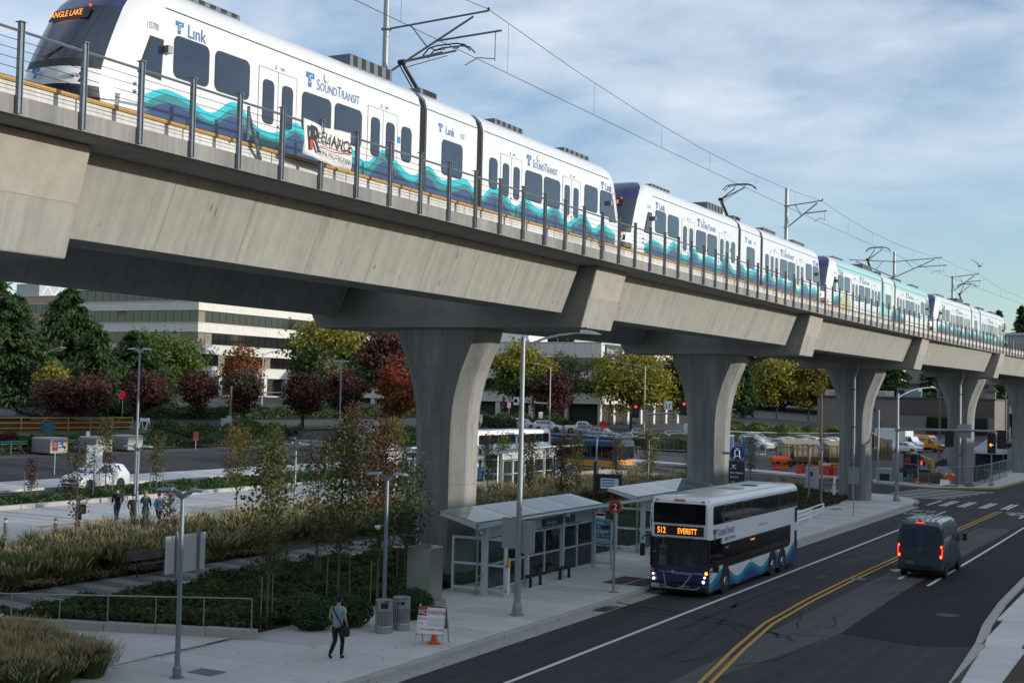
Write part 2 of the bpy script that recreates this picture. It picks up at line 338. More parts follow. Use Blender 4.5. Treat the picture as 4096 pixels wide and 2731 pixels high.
# ---- plaza, striped walk, beds, bus loop, lot
strip('plaza',-27.0,-48,-10,33.2,tar,.11)
plz=strip('plaza_paving',-27.0,-27.05,-10,33.2,pave,.12)
plz_m=slab_mesh('slab',2.77,2.12,.15)
for i in range(5):
    for j in range(9):
        x=-28.4-2.8*i; piece('slab',plz_m,pave,plz,(x,14+2.15*j,T(x)+.15),ry=math.atan(.033))
sheet('plaza_infill',[(-26.9,30),(-26.9,33.75),(-33.5,30.1),(-33.5,29.8)],pave,.146)
strip('shrub_bed',-27.0,-33.9,34.5,110,soil,.10)
strip('side_path',-33.7,-34.9,24,112,pave,.14)
sw=strip('striped_walkway',-34.9,-37.3,24,100,tar,.115)
p_dark=mat('paver_dark',(.075,.077,.08),.85,c2=(.10,.10,.105),nscale=3,bump=.2,bscale=60); p_light=mat('paver_light',(.17,.168,.16),.85,c2=(.20,.20,.19),nscale=3,bump=.2,bscale=60)
sa=slab_mesh('paver_band',2.38,.74,.1,.006); sb=slab_mesh('paver_band',2.38,.74,.1,.006)
for i in range(100): piece('paver_band',(sa,sb)[i%2],(p_dark,p_light)[i%2],sw,(-36.1,24.4+.75*i,T(-36.1)+.15),ry=math.atan(.033))
strip('grass_bed',-37.3,-45.0,24,112,soil,.10)
loop=strip('bus_loop_lane',-45.0,-56.5,-20,118,tar,.08)
lm=slab_mesh('lane_panel',3.79,4.55,.15)
for i in range(3):
    for j in range(24): x=-46.92-3.83*i; piece('lane_panel',lm,lanec,loop,(x,5+4.6*j,T(x)+.15),ry=math.atan(.033))
plat=strip('bus_platform',-45.2,-50.2,60,117,pave,.27,thick=.2)
for (x,ya,yb) in ((-50.35,60,74),(-50.35,76,117),(-50.5,47.5,53)): strip('yellow_platform_edge',x,x+.35,ya,yb,mat('yellow_tactile',(.55,.30,.03),.8,c2=(.45,.25,.03)),.285 if ya>50 else .17)
sheet('lane_line',[(-51.5,38),(-51.35,38),(-51.35,44),(-51.5,44)],white_line,.16)
mk=strip('median_kerb',-56.5,-56.52,-10,125,kerbm,.1)
mk1=slab_mesh('kerb_stone',.42,3.95,.4,.03)
for i in range(32): piece('kerb_stone',mk1,kerbm,mk,(-56.75,2+4*i,T(-56.75)+.36)); 
for i in range(26): piece('kerb_stone',km,kerbm,mk,(-60.75,12+4*i,T(-60.75)+.18))
strip('hedge_bed',-57.0,-60.6,-10,125,soil,.22)
strip('lot_drive',-60.9,-64.2,-20,126,asphalt,.03)
wk2=strip('lot_sidewalk',-64.3,-68.5,-20,116,tar,.10)
wm2=slab_mesh('slab',4.15,2.4,.2)
for i in range(40): piece('slab',wm2,pave,wk2,(-66.4,18+2.42*i,T(-66.4)+.15),ry=math.atan(.033))
strip('parking_lot',-68.6,-81.5,-20,116,asphalt,.01)
strip('locker_bed',-84.2,-87.5,-20,112,soil,.05)
strip('verge_grass',-72,-80,116.5,118,lawn,.05)
strip('verge',-97,-101,40,210,lawn,.06)
sheet('lawn_patch',[(-74,112),(-80,111),(-81,117),(-75,117.6)],lawn,.06)
sheet('office_lawn',[(-112,120),(-118,120),(-128,215),(-112,215)],lawn,.05)
sheet('corner_bed',[(-25.3,96),(-25,103),(-26,109),(-27.5,111.8),(-33.8,111.8),(-33.8,93)],soil,.17)
sheet('under_viaduct_bed',[(-33.6,112),(-29.9,112),(-29.9,118),(-33.6,118)],soil,.17)
# ---- painted markings
def ribbon(name, pts, w, material, h=.012):
    mb=MB(); q=[]
    for i,(x,y) in enumerate(pts):
        a=Vector(pts[max(0,i-1)]); b=Vector(pts[min(len(pts)-1,i+1)]); n=Vector((-(b-a).y,(b-a).x)).normalized()*w/2
        q.append(((x+n.x,y+n.y,T(x)+h),(x-n.x,y-n.y,T(x)+h)))
    for a,b in zip(q,q[1:]): mb.poly([a[0],a[1],b[1],b[0]])
    return struct(name,mb,material)
ribbon('lane_line',[(-17.15,10),(-17.25,104)],.16,white_line)
yl=[(-11.6,30),(-12.5,36.3),(-13.3,42),(-13.9,47.2),(-14.15,54),(-14.2,61),(-14.1,75),(-14.05,92),(-13.8,107)]
ribbon('yellow_centre_line',[(x-.15,y) for x,y in yl],.13,yellow_line); ribbon('yellow_centre_line',[(x+.15,y) for x,y in yl],.13,yellow_line)
ribbon('lane_line',[(-10.85,61),(-10.7,78),(-10.6,106)],.15,white_line,.014)
ribbon('stop_line',[(-13.3,106.3),(-7.6,106.3)],.45,white_line,.014)
ribbon('edge_line',[(-20.0,134.5),(-20.4,138.5)],.3,white_line)
for x in (-19.55,-18.6,-18.25,-17.2,-16.85,-15.6,-15.25,-14.0,-13.65,-12.3,-11.9,-10.5,-10.1,-8.9): ribbon('crosswalk_bar',[(x,109.2),(x+.08,115.4)],.24,white_line)
for i in range(7): ribbon('crosswalk_bar',[(-25.2+.2*i,117.2+2.0*i),(-19.4+.35*i,117.5+2.0*i)],.62,white_line)
for k in range(5): ribbon('crosswalk_bar',[(-14.5+1.6*k,139),(-14.4+1.6*k,142.5)],.3,white_line)
ribbon('yellow_centre_line',[(-30,125),(-100,125)],.14,yellow_line); ribbon('lane_line',[(-30,121.5),(-70,121.5)],.14,white_line); ribbon('lane_line',[(-28,128.5),(-60,128.5)],.14,white_line)
text('BUS',2.0,white_line,road,frame((-19.5,103.6,.012),(1,0,0),(0,-1,0)),name='pavement_lettering',sx=.5); 
text('ONLY',2.0,white_line,road,frame((-19.6,100.8,.012),(1,0,0),(0,-1,0)),name='pavement_lettering',sx=.42)
def arrow(pts): struct('turn_arrow',MB().poly([(x,y,.013) for x,y in pts]),white_line)
arrow([(-12.5,62.5),(-12.3,62.5),(-12.3,65.0),(-12.6,65.7),(-13.0,65.9),(-13.0,66.3),(-13.5,65.7),(-13.0,65.1),(-13.0,65.5),(-12.7,65.3),(-12.5,64.9)])
arrow([(-11.9,101.5),(-11.7,101.5),(-11.7,104.0),(-12.0,104.7),(-12.5,104.9),(-12.5,105.4),(-13.1,104.7),(-12.5,104.0),(-12.5,104.5),(-12.1,104.3),(-11.9,103.9)])
def disc(name, x, y, r, material, h, label, cat):
    o=MB().lathe([(r,0),(r,.004),(r*.86,.006),(r*.86,.002),(r*.1,.004)],n=20).build(name,material,loc=(x,y,T(x)+h)); return tag(o,label,cat)
iron=mat('cast_iron',(.035,.036,.038),.6,.5,c2=(.06,.06,.06),nscale=20)
disc('manhole_cover',-8.7,53.1,.42,iron,.009,'round iron manhole cover in the fresh black asphalt','manhole')
disc('manhole_cover',-14.0,61.3,.40,mat('iron_pale',(.16,.16,.155),.7),.013,'pale round cover set across the double yellow line','manhole')
disc('manhole_cover',-24.0,98.2,.45,iron,.152,'round iron cover in the sidewalk by the white rail','manhole')
tag(MB().box(-24.85,-23.95,28.85,29.5,.146,.156).build('utility_hatch',mat('hatch',(.12,.135,.15),.6,.4)),'small square grey hatch set in the paving beside the lamp post','hatch')
tag(MB().box(-20.3,-19.75,46.0,47.2,.0,.012).build('storm_drain',iron),'dark iron storm drain in the gutter at the kerb','drain')
brickm=mat('red_paver',(.085,.045,.038),.85,c2=(.12,.065,.05),nscale=20)
for (x0,x1,y0,y1) in ((-22.6,-21.65,52.1,54.6),(-21.55,-20.7,52.1,54.6)): struct('tactile_paving',MB().box(x0,x1,y0,y1,.12,.156),brickm)
for k in range(44):       # crack filler on the older lanes
    x=random.uniform(-16.8,-11.8); y=random.uniform(38,100); pts=[(x,y)]
    a=random.choice((0,.1,1.4,1.6,1.75))
    for j in range(random.randint(3,7)): a+=random.uniform(-.35,.35); x+=.55*math.cos(a); y+=.7*math.sin(a); pts.append((max(-17,min(-11.4,x)),y))
    ribbon('crack_sealant',pts,random.uniform(.025,.06),tar,.011)

stain=mat('oil_stain',(.028,.028,.029),.55,spec=.3)
def blot(x,y,rx,ry):
    P=[]
    for k in range(14): a=6.283*k/14; q=random.uniform(.7,1.15); P.append((x+rx*q*math.cos(a),y+ry*q*math.sin(a),.0105))
    struct('oil_stain',MB().poly(P),stain)
for k in range(16): blot(random.choice((-18.7,-15.7,-12.7))+random.uniform(-.5,.5),random.uniform(36,100),random.uniform(.08,.25),random.uniform(.15,.8))
skid=mat('tyre_mark',(.033,.033,.034),.8,spec=.2)
for k,(x,y,cv_) in enumerate(((-13.2,40,.0016),(-14.9,39,.0016),(-16.2,44,.0),(-18.0,70,.0),(-15.2,75,-.0008),(-13.0,70,.0004),(-12.8,44.5,.02),(-12.2,44.2,.03))):
    ribbon('tyre_mark',[(x-cv_*(4*j)**2+.03*math.sin(j*1.7),y+(1.6*j if cv_<.01 else .8*j)) for j in range(9)],.16,skid,.0095)
# ================================================================ VIADUCT
def off(Y): return .00033*max(0.,Y-60)**2
def goff(Y): return min(float(np.interp(Y,[49.7,79.5,109.3,139.6,170,200,230],[0,.6,1.55,3.6,5.6,7.8,10.2])),off(Y)+1.35)
def foff(Y): return float(np.interp(Y,[49.7,79.5,109.3,139.6,170,200,230],[0,2.2,5.3,9.6,11.9,14.,16.4]))
def coff(Y): return float(np.interp(Y,[49.7,79.5,109.3,139.6,170,200,230],[0,1.35,3.5,6.9,9.3,11.6,14.]))
CAPS=[19.7,49.7,79.5,109.3,139.6,170.,200.,230.]
YS=[-12+4*i for i in range(66)]
via=thing('viaduct','long pale concrete railway viaduct carrying the light rail trains','viaduct')
def sweep(name, prof, y0, y1, material, parent, step=5., smooth=0, fn=None):   # prof (x,z) swept along the track
    n=max(1,int(round((y1-y0)/step))); rings=[]
    for k in range(n+1):
        y=y0+(y1-y0)*k/n; rings.append([(x+(fn or off)(y),y,z) for x,z in prof])
    return MB().loft(rings).build(name,material,parent,smooth)
sweep('deck_slab',[(-20.3,13.12),(-20.3,13.30),(-26.9,13.45),(-26.9,13.28),(-25.4,13.12)],-12,250,concrete,via)
sweep('deck_slab',[(-31.0,13.26),(-31.0,13.43),(-37.2,13.28),(-37.2,13.10),(-32.6,13.10)],-12,250,concrete,via,fn=foff)
# fascia blocks along the near edge, one per rail bay
pitch=1.636; P0=18.13-1.636*19
posts=[P0+pitch*k for k in range(0,150) if P0+pitch*k<240]
for k in range(10,len(posts)-1,2):
    a,b=posts[k],posts[min(k+2,len(posts)-1)]; mb=MB()
    mb.loft([[(-20.24+off(y),y,13.10),(-20.24+off(y),y,13.47),(-20.5+off(y),y,13.47),(-20.5+off(y),y,13.10)] for y in (a+.012,b-.012)])
    mb.build('fascia_block',concrete2,via)
    mb=MB(); mb.loft([[(-20.83+off(y),y,13.44),(-20.83+off(y),y,13.87),(-20.95+off(y),y,13.87),(-20.95+off(y),y,13.44)] for y in (a+.45,b+.42)])
    mb.build('kerb_panel',plinthw,via)
    mb=MB(); mb.loft([[(-20.77+off(y),y,13.88),(-20.77+off(y),y,13.955),(-21.2+off(y),y,13.955),(-21.2+off(y),y,13.88)] for y in (a+.46,b+.44)])
    mb.build('walkway_edge_strip',ochre,via)
sweep('walkway_fill',[(-20.95,13.4),(-20.95,13.8),(-21.6,13.8),(-21.6,13.4)],-12,240,concrete2,via)
for xr in (-22.6,-24.1): sweep('running_rail',[(xr-.035,13.75),(xr-.035,13.95),(xr+.035,13.95),(xr+.035,13.75)],-12,240,mat('rail_steel',(.15,.11,.09),.45,.8),via)
sweep('track_plinth',[(-22.2,13.4),(-22.2,13.74),(-24.5,13.74),(-24.5,13.4)],-12,240,concrete2,via)
for i in range(len(CAPS)):
    Y=CAPS[i]; o=off(Y); y0=CAPS[i-1]+1.75 if i else -12; y1=Y-1.85
    # girders of the span before this cap
    for prof in ([(-21.98,13.12),(-22.72,11.25),(-24.15,11.25),(-25.2,13.12)],[(-32.6,13.12),(-33.4,11.25),(-34.7,11.25),(-35.4,13.12)]):
        sweep('girder',prof,y0,y1,concrete,via,fn=goff if prof[0][0]>-30 else foff)
    # pier cap
    g=goff(Y); f=foff(Y); mb=MB(); mb.py([(-21.35+g,13.11),(-22.0+g,10.68),(-34.75+f,10.68),(-35.6+f,12.2),(-35.9+f,13.11)],Y-1.5,Y+1.5)
    cap=mb.build('pier_cap',concrete,via,bevel=.04)
    MB().add([(-21.345+g,Y-1.48,13.1),(-21.345+g,Y+1.48,13.1),(-21.67+g,Y+1.48,11.86),(-21.67+g,Y-1.48,11.86)],[(0,1,2,3)]).build('patched_end',concrete_warm,cap)
    # column: flares towards the cap, chamfered corners
    cx=-28.65+coff(Y); rings=[]; Yc=Y-.38
    prof=[(T(cx)-.3,1.2),(5.6,1.2),(6.6,1.22),(7.4,1.29),(8.1,1.42),(8.8,1.62),(9.4,1.86),(10.0,2.12),(10.4,2.25),(10.69,2.3)]
    for z,hw in prof:
        dy=1.0; c=.5
        rings.append([(cx-hw,Yc-dy+c,z),(cx-hw+c,Yc-dy,z),(cx+hw-c,Yc-dy,z),(cx+hw,Yc-dy+c,z),(cx+hw,Yc+dy-c,z),(cx+hw-c,Yc+dy,z),(cx-hw+c,Yc+dy,z),(cx-hw,Yc+dy-c,z)])
    if i>0:
        MB().loft(rings).build('column',concrete2,via,smooth=30)
        for z in (1.9,4.15,6.35,9.0):       # pour joints
            hw=1.205; c=.5; dy=1.005; k=.004
            MB().loft([[(cx-hw-k,Yc-dy+c,z+d),(cx-hw+c,Yc-dy-k,z+d),(cx+hw-c,Yc-dy-k,z+d),(cx+hw+k,Yc-dy+c,z+d),(cx+hw+k,Yc+dy-c,z+d),(cx+hw-c,Yc+dy+k,z+d),(cx-hw+c,Yc+dy+k,z+d),(cx-hw-k,Yc+dy-c,z+d)] for d in (0,.02)]).build('pour_joint',mat('joint_line',(.16,.155,.145),.9),via) if z<6.5 else None
# weep stains, patched tie holes and form seams on the near girder faces
stm=mat('weep_stain',(.13,.125,.11),.9,c2=(.19,.185,.165),nscale=9); frs=mat('form_seam',(.19,.187,.172),.9)
rs_=random.Random(5)
def gface(y,v): g=goff(y); return (-21.98+g-.74*v+.006,y,13.12-1.87*v)
for k in range(46):
    y=rs_.uniform(17,120); v=rs_.uniform(.15,.85); w=rs_.uniform(.015,.05); h=rs_.uniform(.03,.14)
    q=[gface(y+w*math.cos(a),v+h*.5*math.sin(a)) for a in [6.283*j/8 for j in range(8)]]; MB().poly(q).build('weep_stain',stm,via)
for k in range(34):
    y=18.6+3.05*k; MB().poly([gface(y,.02),gface(y+.012,.02),gface(y+.012,.99),gface(y,.99)]).build('form_seam',frs,via)
# drain pipes on the far columns
for i,(x,y0) in enumerate(((-27.9,107.9),(-24.0+.9,138.2))):
    cx=-28.65+coff(CAPS[3+i]); y=CAPS[3+i]-1.56
    o=MB().path([(cx+.1,y,.15),(cx+.1,y,9.9),(cx+.35,y,10.6),(cx+.35,y+.0,12.0)],.13,10).build('drain_pipe',greypaint if i==0 else galv); 
    MB().tube((cx+.35,y,11.9),(cx-.8,y-.1,13.0),.12).tube((cx+.35,y,11.9),(cx+1.3,y-.1,13.0),.12).build('pipe_branch',black,o)
    for z in (3,6,9): MB().lathe([(.17,-.05),(.17,.05)],(cx+.1,y,z),10).build('bracket',dark,o)
    tag(o,('blue grey drain pipe running down the front of a viaduct column','bare steel drain pipe running down a far viaduct column')[i],'pipe')
# ================================================================ WALKWAY RAILING
rail=thing('guard_railing','grey steel post and cable railing along the viaduct edge','railing')
pm=MB(); pm.box(-.045,.045,-.055,-.04,0,1.76); pm.box(-.045,.045,.04,.055,0,1.76); pm.box(-.012,.012,-.045,.045,0,1.76); pm.box(-.10,.07,-.07,.07,1.76,1.775)
pm.tube((.0,-.06,.12),(.0,.06,.12),.02,6).tube((.0,-.06,.30),(.0,.06,.30),.02,6)
pmesh=pm.mesh('rail_post')
vis=[y for y in posts if y>14]
for y in vis:
    p=piece('rail_post',pmesh,blueg,rail,(-20.185+off(y),y,13.12))
sweep('top_rail',[(-20.23,14.71),(-20.20,14.74),(-20.17,14.71),(-20.20,14.68)],12,240,blueg,rail,step=1.636)
for k in range(6):
    z=13.62+.18*k; sweep('cable',[(-20.207,z),(-20.20,z+.007),(-20.193,z),(-20.20,z-.007)],12,240,mat('cable',(.06,.065,.07),.5,.6),rail,step=5)
for y in (25.2,46.4,73.,98.,122.,147.):
    MB().tube((-20.35+off(y),y,14.55),(-20.75+off(y),y+1.0,13.62),.045,6).tube((-20.35+off(y),y,13.9),(-20.35+off(y),y,14.7),.04,6).build('brace',blueg,rail)
# banner tied to the railing
ban=thing('banner','crumpled white banner with black and red lettering tied to the viaduct railing','banner',(-20.12,27.05,13.86))
n=18; vs=[];fs=[]
for j in range(9):
    for i in range(n+1):
        u=i/n; v=j/8; y=2.1*u+.05*(v-.5); z=.92*v-.10*u*(1-v)-.06*math.sin(3.1*u)*(v); x=.06*math.sin(7*u+2*v)*(1-.5*v)+.03*math.sin(13*u+5*v)
        vs.append((x,y,z))
for j in range(8):
    for i in range(n): a=j*(n+1)+i; fs.append((a,a+1,a+n+2,a+n+1))
b=MB().add(vs,fs).build('cloth',mat('banner_cloth',(.62,.62,.61),.7),ban,smooth=80); so=b.modifiers.new('s','SOLIDIFY'); so.thickness=.004
blk=mat('print_black',(.02,.02,.022),.7); redp=mat('print_red',(.50,.03,.03),.6)
text('R',.88,blk,ban,frame((.10,.12,.16),(0,1,-.03),(0,.05,1)),sx=.95,off=.02); text('ELIANCE',.40,blk,ban,frame((.10,.62,.42),(0,1,-.05),(0,.05,1)),sx=.92,off=.012,shear=.12); text('FIRE PROTECTION',.185,blk,ban,frame((.10,.62,.10),(0,1,-.05),(0,.05,1)),sx=.92)
MB().box(.095,.10,.62,2.02,.30,.325).build('red_rule',redp,ban); MB().box(.104,.108,.18,.30,.16,.40).build('red_rule',redp,ban)
# ================================================================ OVERHEAD LINE
def ocs(Y, x, top, near, label, both=False, arm=True, z1=21.2, z0=19.75):
    o=thing('catenary_pole',label,'catenary pole',(x+off(Y),Y,13.3),0,'catenary poles on the viaduct')
    MB().tube((0,0,0),(0,0,top-13.3),.14,12,.12).build('mast',galv,o)
    MB().lathe([(.22,0),(.22,.06)],n=12).build('base_plate',galv,o)
    for s in ((1,-1) if both else (1,)):
        if not arm: continue
        L_=near*s; h1=z1; h0=z0; h1-=13.3; h0-=13.3
        MB().tube((.1*s,0,h1),(L_,0.2,h1+.28),.04,8).build('top_tube',blueg,o)
        MB().tube((.1*s,0,h0),(L_*.86,0.15,h1+.12),.045,8).tube((L_*.25,0,h1+.05),(L_*.42,0.05,h0+.5*(h1-h0)),.03,6).build('diagonal_strut',blueg,o)
        MB().tube((L_*.5,0.1,h0+.62*(h1-h0)),(L_*1.12,.3,h0+.72*(h1-h0)),.04,8).build('steady_tube',blueg,o)
        MB().path([(L_*1.06,.3,h0+.72*(h1-h0)),(L_*1.06,.3,20.12-13.3)],.02,6).path([(L_*1.06,.3,20.2-13.3),(L_*.9,.25,20.3-13.3),(L_*.78,.2,20.05-13.3)],.018,6).build('steady_arm',blueg,o)
        MB().lathe([(.03,0),(.055,.03),(.03,.06),(.055,.09),(.03,.12)],(L_,.2,h1+.28),8).build('insulator',dark,o)
        for z in (h1,h0): MB().lathe([(.20,-.03),(.20,.03)],(0,0,z),12).build('clamp',galv,o)
ocs(42.3,-27.7,26.5,4.3,'tall steel catenary pole rising behind the first car roof',z1=21.7,z0=20.0)
ocs(88.9,-25.7,22.4,2.4,'catenary pole with a bracket arm behind the second train car')
ocs(127.2,-27.5,22.1,4.2,'catenary pole with bracket arms on both sides over the teal train car',both=True)
ocs(78.,-26.4,19.6,1.9,'short bare catenary mast behind the second train car pantograph',arm=False)
ocs(144,-25.8,21.3,2.5,'catenary pole above the last train car')
ocs(-8,-25.5,21.5,1.9,'catenary pole on the viaduct before the station',)
wirem=mat('wire',(.03,.032,.035),.5,.5)
def wire(name, x, pts, r, label):
    mb=MB()
    for (ya,za),(yb,zb) in zip(pts,pts[1:]):
        n=6
        for k in range(n):
            t0,t1=k/n,(k+1)/n; y0=ya+(yb-ya)*t0; y1=ya+(yb-ya)*t1
            s=lambda t:za+(zb-za)*t-.9*(4*t*(1-t))*(1 if name.startswith('mess') else .0)*((yb-ya)/50)**2
            mb.tube((x+off(y0),y0,s(t0)),(x+off(y1),y1,s(t1)),r,5,caps=False)
    o=mb.build(name,wirem); tag(o,label,'wire'); return o
cw=wire('contact_wire',-23.35,[(-8,20.0),(38.6,20.0),(72,20.0),(89.5,20.0),(121,20.02),(150,20.05),(190,20.1)],.012,'lower overhead wire the pantographs touch above the near track')
msw=wire('messenger_wire',-23.35,[(-8,21.5),(42.3,22.0),(88.9,21.45),(127.2,21.45),(144,21.5),(190,21.6)],.012,'upper sagging overhead wire above the near track')
MP=[(-8,21.5),(42.3,22.0),(88.9,21.45),(127.2,21.45),(144,21.5),(190,21.6)]
def mz(y):
    for (a,b),(c,d) in zip(MP,MP[1:]):
        if a<=y<=c: t=(y-a)/(c-a); return b+(d-b)*t-.9*4*t*(1-t)*((c-a)/50)**2
for y in [12,21,30,36.5,44,52,60,67,75,83,96,103,110,117,127,134,141,147,156,165]:
    x=-23.35+off(y); MB().tube((x,y,20.0),(x,y,mz(y)),.006,4,caps=False).build('dropper',wirem,msw)
wire('far_contact_wire',-33.5,[(60,20.0),(190,20.1)],.012,'overhead wire of the far track beyond the train roofs')
# ================================================================ TRAINS
def hwz(z):
    return float(np.interp(z,[.15,3.0,3.3,3.55,3.66],[1.33,1.33,1.24,.98,.6]))
ZR=[.15,.45,.75,.95,1.15,1.35,1.6,1.9,2.2,2.5,2.75,2.95,3.15,3.3,3.45,3.57,3.66]
def yfr(z): return float(np.interp(z,[.15,.45,.9,1.2,1.6,2.0,2.4,2.8,3.1,3.35,3.55,3.66],[-.45,-.66,-.75,-.66,-.48,-.27,-.03,.22,.52,.92,1.3,1.62]))
NP=28
def capoint(z,k):
    ph=math.pi*k/NP; c=math.cos(ph); s=math.sin(ph)
    x=hwz(z)*math.copysign(abs(c)**.6,c); y=1.7-(1.7-yfr(z))*s**.95
    return x,y
def side_x(y,z):
    if y>=1.7: return hwz(z)
    best=min(range(0,NP//2+1),key=lambda k:abs(capoint(z,k)[1]-y)); return capoint(z,best)[0]
def cab(parent, flip, L):
    tf=(lambda p:p) if not flip else (lambda p:(-p[0],L-p[1],p[2]))
    groups={}
    for r in range(len(ZR)-1):
        for k in range(NP):
            z=(ZR[r]+ZR[r+1])/2; ph=(k+.5)/NP
            front=7/NP<ph<1-7/NP
            if not front: g='cab_shell' if z>.15 else 'bumper'
            elif z>2.72: g='roof_cap'
            elif z>1.35: g='windshield'
            elif z>1.12: g='lower_mask'
            elif z>.75: g='front_panel'
            else: g='bumper'
            q=[tf((*capoint(ZR[r],k),ZR[r])),tf((*capoint(ZR[r],k+1),ZR[r])),tf((*capoint(ZR[r+1],k+1),ZR[r+1])),tf((*capoint(ZR[r+1],k),ZR[r+1]))]
            groups.setdefault(g,MB()).poly(q)
    mats={'cab_shell':trainw,'roof_cap':navy,'windshield':glass_t,'lower_mask':black,'front_panel':trainw,'bumper':mat('bumper_navy',(.012,.016,.035),.45)}
    for g,mb in groups.items():
        o=mb.build(g,mats[g],parent); me=o.data
        bm=bmesh.new(); bm.from_mesh(me); bmesh.ops.remove_doubles(bm,verts=bm.verts,dist=1e-4); bm.to_mesh(me); bm.free(); me.shade_smooth()
        try: me.set_sharp_from_angle(angle=R(50))
        except Exception: pass
    # lamps, sign, wiper, camera arm
    sgn=-1 if flip else 1
    for s in (-1,1):
        MB().add([tf(p) for p in ((.62*s,-.62,.80),(.98*s,-.36,.80),(.98*s,-.32,1.04),(.62*s,-.60,1.08))],[(0,1,2,3)]).build('headlight_housing',black,parent)
        MB().ball(tf((.8*s,-.58,.92)),.06,8).build('headlight',chrome,parent); MB().ball(tf((.95*s,-.48,.96)),.05,8).build('tail_light',ledr if flip is False and False else lens_r,parent)
    MB().path([tf((-.1,-.60,1.40)),tf((.45,-.42,1.72))],.015,5).build('wiper',black,parent)
    for i in range(4): MB().path([tf((-.75,-.72+.02*i,.30+.09*i)),tf((0,-.80+.02*i,.30+.09*i)),tf((.75,-.72+.02*i,.30+.09*i))],.022,5).build('bumper_rib',black,parent)
    MB().cbox(tf((0,-.72,.36)),(.3,.3,.22)).build('coupler',dark,parent)
    if not flip:
        o=MB().add([(-.62,.03,2.40),(.62,.03,2.40),(.60,.20,2.70),(-.60,.20,2.70)],[(0,1,2,3)]).build('destination_sign',black,parent,loc=(0,-.06,0))
        text('ANGLE LAKE',.21,ledm,parent,frame((.0,-.08,2.47),(1,0,0),(0,.25,1)),name='sign_lettering',sx=.82,align='CENTER')
        logo(parent,frame((-.22,-.83,.86),(1,0,0),(0,.12,1)),.26)
        MB().ball((.55,.12,2.72),.03,6).build('marker_lamp',ledr,parent)
def smallcaps(parent, M, big, sml, words, m, sx=.8, track=.02):
    x=0.
    for w in words:
        for s_,sz in ((w[0],big),(w[1:],sml)):
            o=text(s_,sz,m,parent,M@Matrix.Translation((x,0,0)),sx=sx); xs=[v.co.x for v in o.data.vertices]; x+=max(xs)*sz*sx+track*sz
def logo(parent, M, h, m=None, mw=None):
    m=m or logo_blue; mw=mw or trainw
    w=h*.95; mb=MB(); mb.poly([(0,h*.62,0),(w,h*.62,0),(w,h,0),(0,h,0)]); mb.poly([(w*.28,0,0),(w*.66,0,0),(w*.72,h*.62,0),(w*.28,h*.62,0)])
    o=mb.build('emblem',m,parent); o.matrix_local=M
    s=MB().path([(w*.80,h*.80,.003),(w*.52,h*.80,.003),(w*.42,h*.70,.003),(w*.48,h*.58,.003),(w*.62,h*.55,.003),(w*.66,h*.44,.003),(w*.55,h*.34,.003),(w*.3,h*.34,.003)],h*.035,4).build('emblem_swirl',mw,parent); s.matrix_local=M@Matrix.Diagonal((1,1,.06,1))
    return o
def win(parent, y0, y1, z0, z1, r=.15, x=1.334, m=None, name='window', fr=None):
    fr=fr or mat('window_gasket',(.025,.03,.04),.6); m=m or glass_t
    o=MB().px(rrect(y0,y1,z0,z1,r),x,x+.012).build(name,m,parent)
    MB().px(rrect(y0-.035,y1+.035,z0-.035,z1+.035,r+.03),x-.002,x+.007).build('frame',fr,o); return o
def wave(y): return 1.0+.19*math.sin(2*math.pi*(y-1.55)/2.35)+.08*math.sin(2*math.pi*y/3.7+1.1)+.05*math.sin(2*math.pi*y/1.37+.7)
def wband(name, parent, y0, y1, lo, hi, material, x):
    n=max(2,int((y1-y0)/.11)); mb=MB(); q=[]
    for k in range(n+1):
        y=y0+(y1-y0)*k/n; yy=min(y,30.1-y); xs=x-1.33+side_x(yy,.8); q.append(((xs,y,lo(y)),(xs,y,hi(y))))
    for a,b in zip(q,q[1:]): mb.poly([a[0],b[0],b[1],a[1]])
    return mb.build(name,material,parent)
LC=30.1
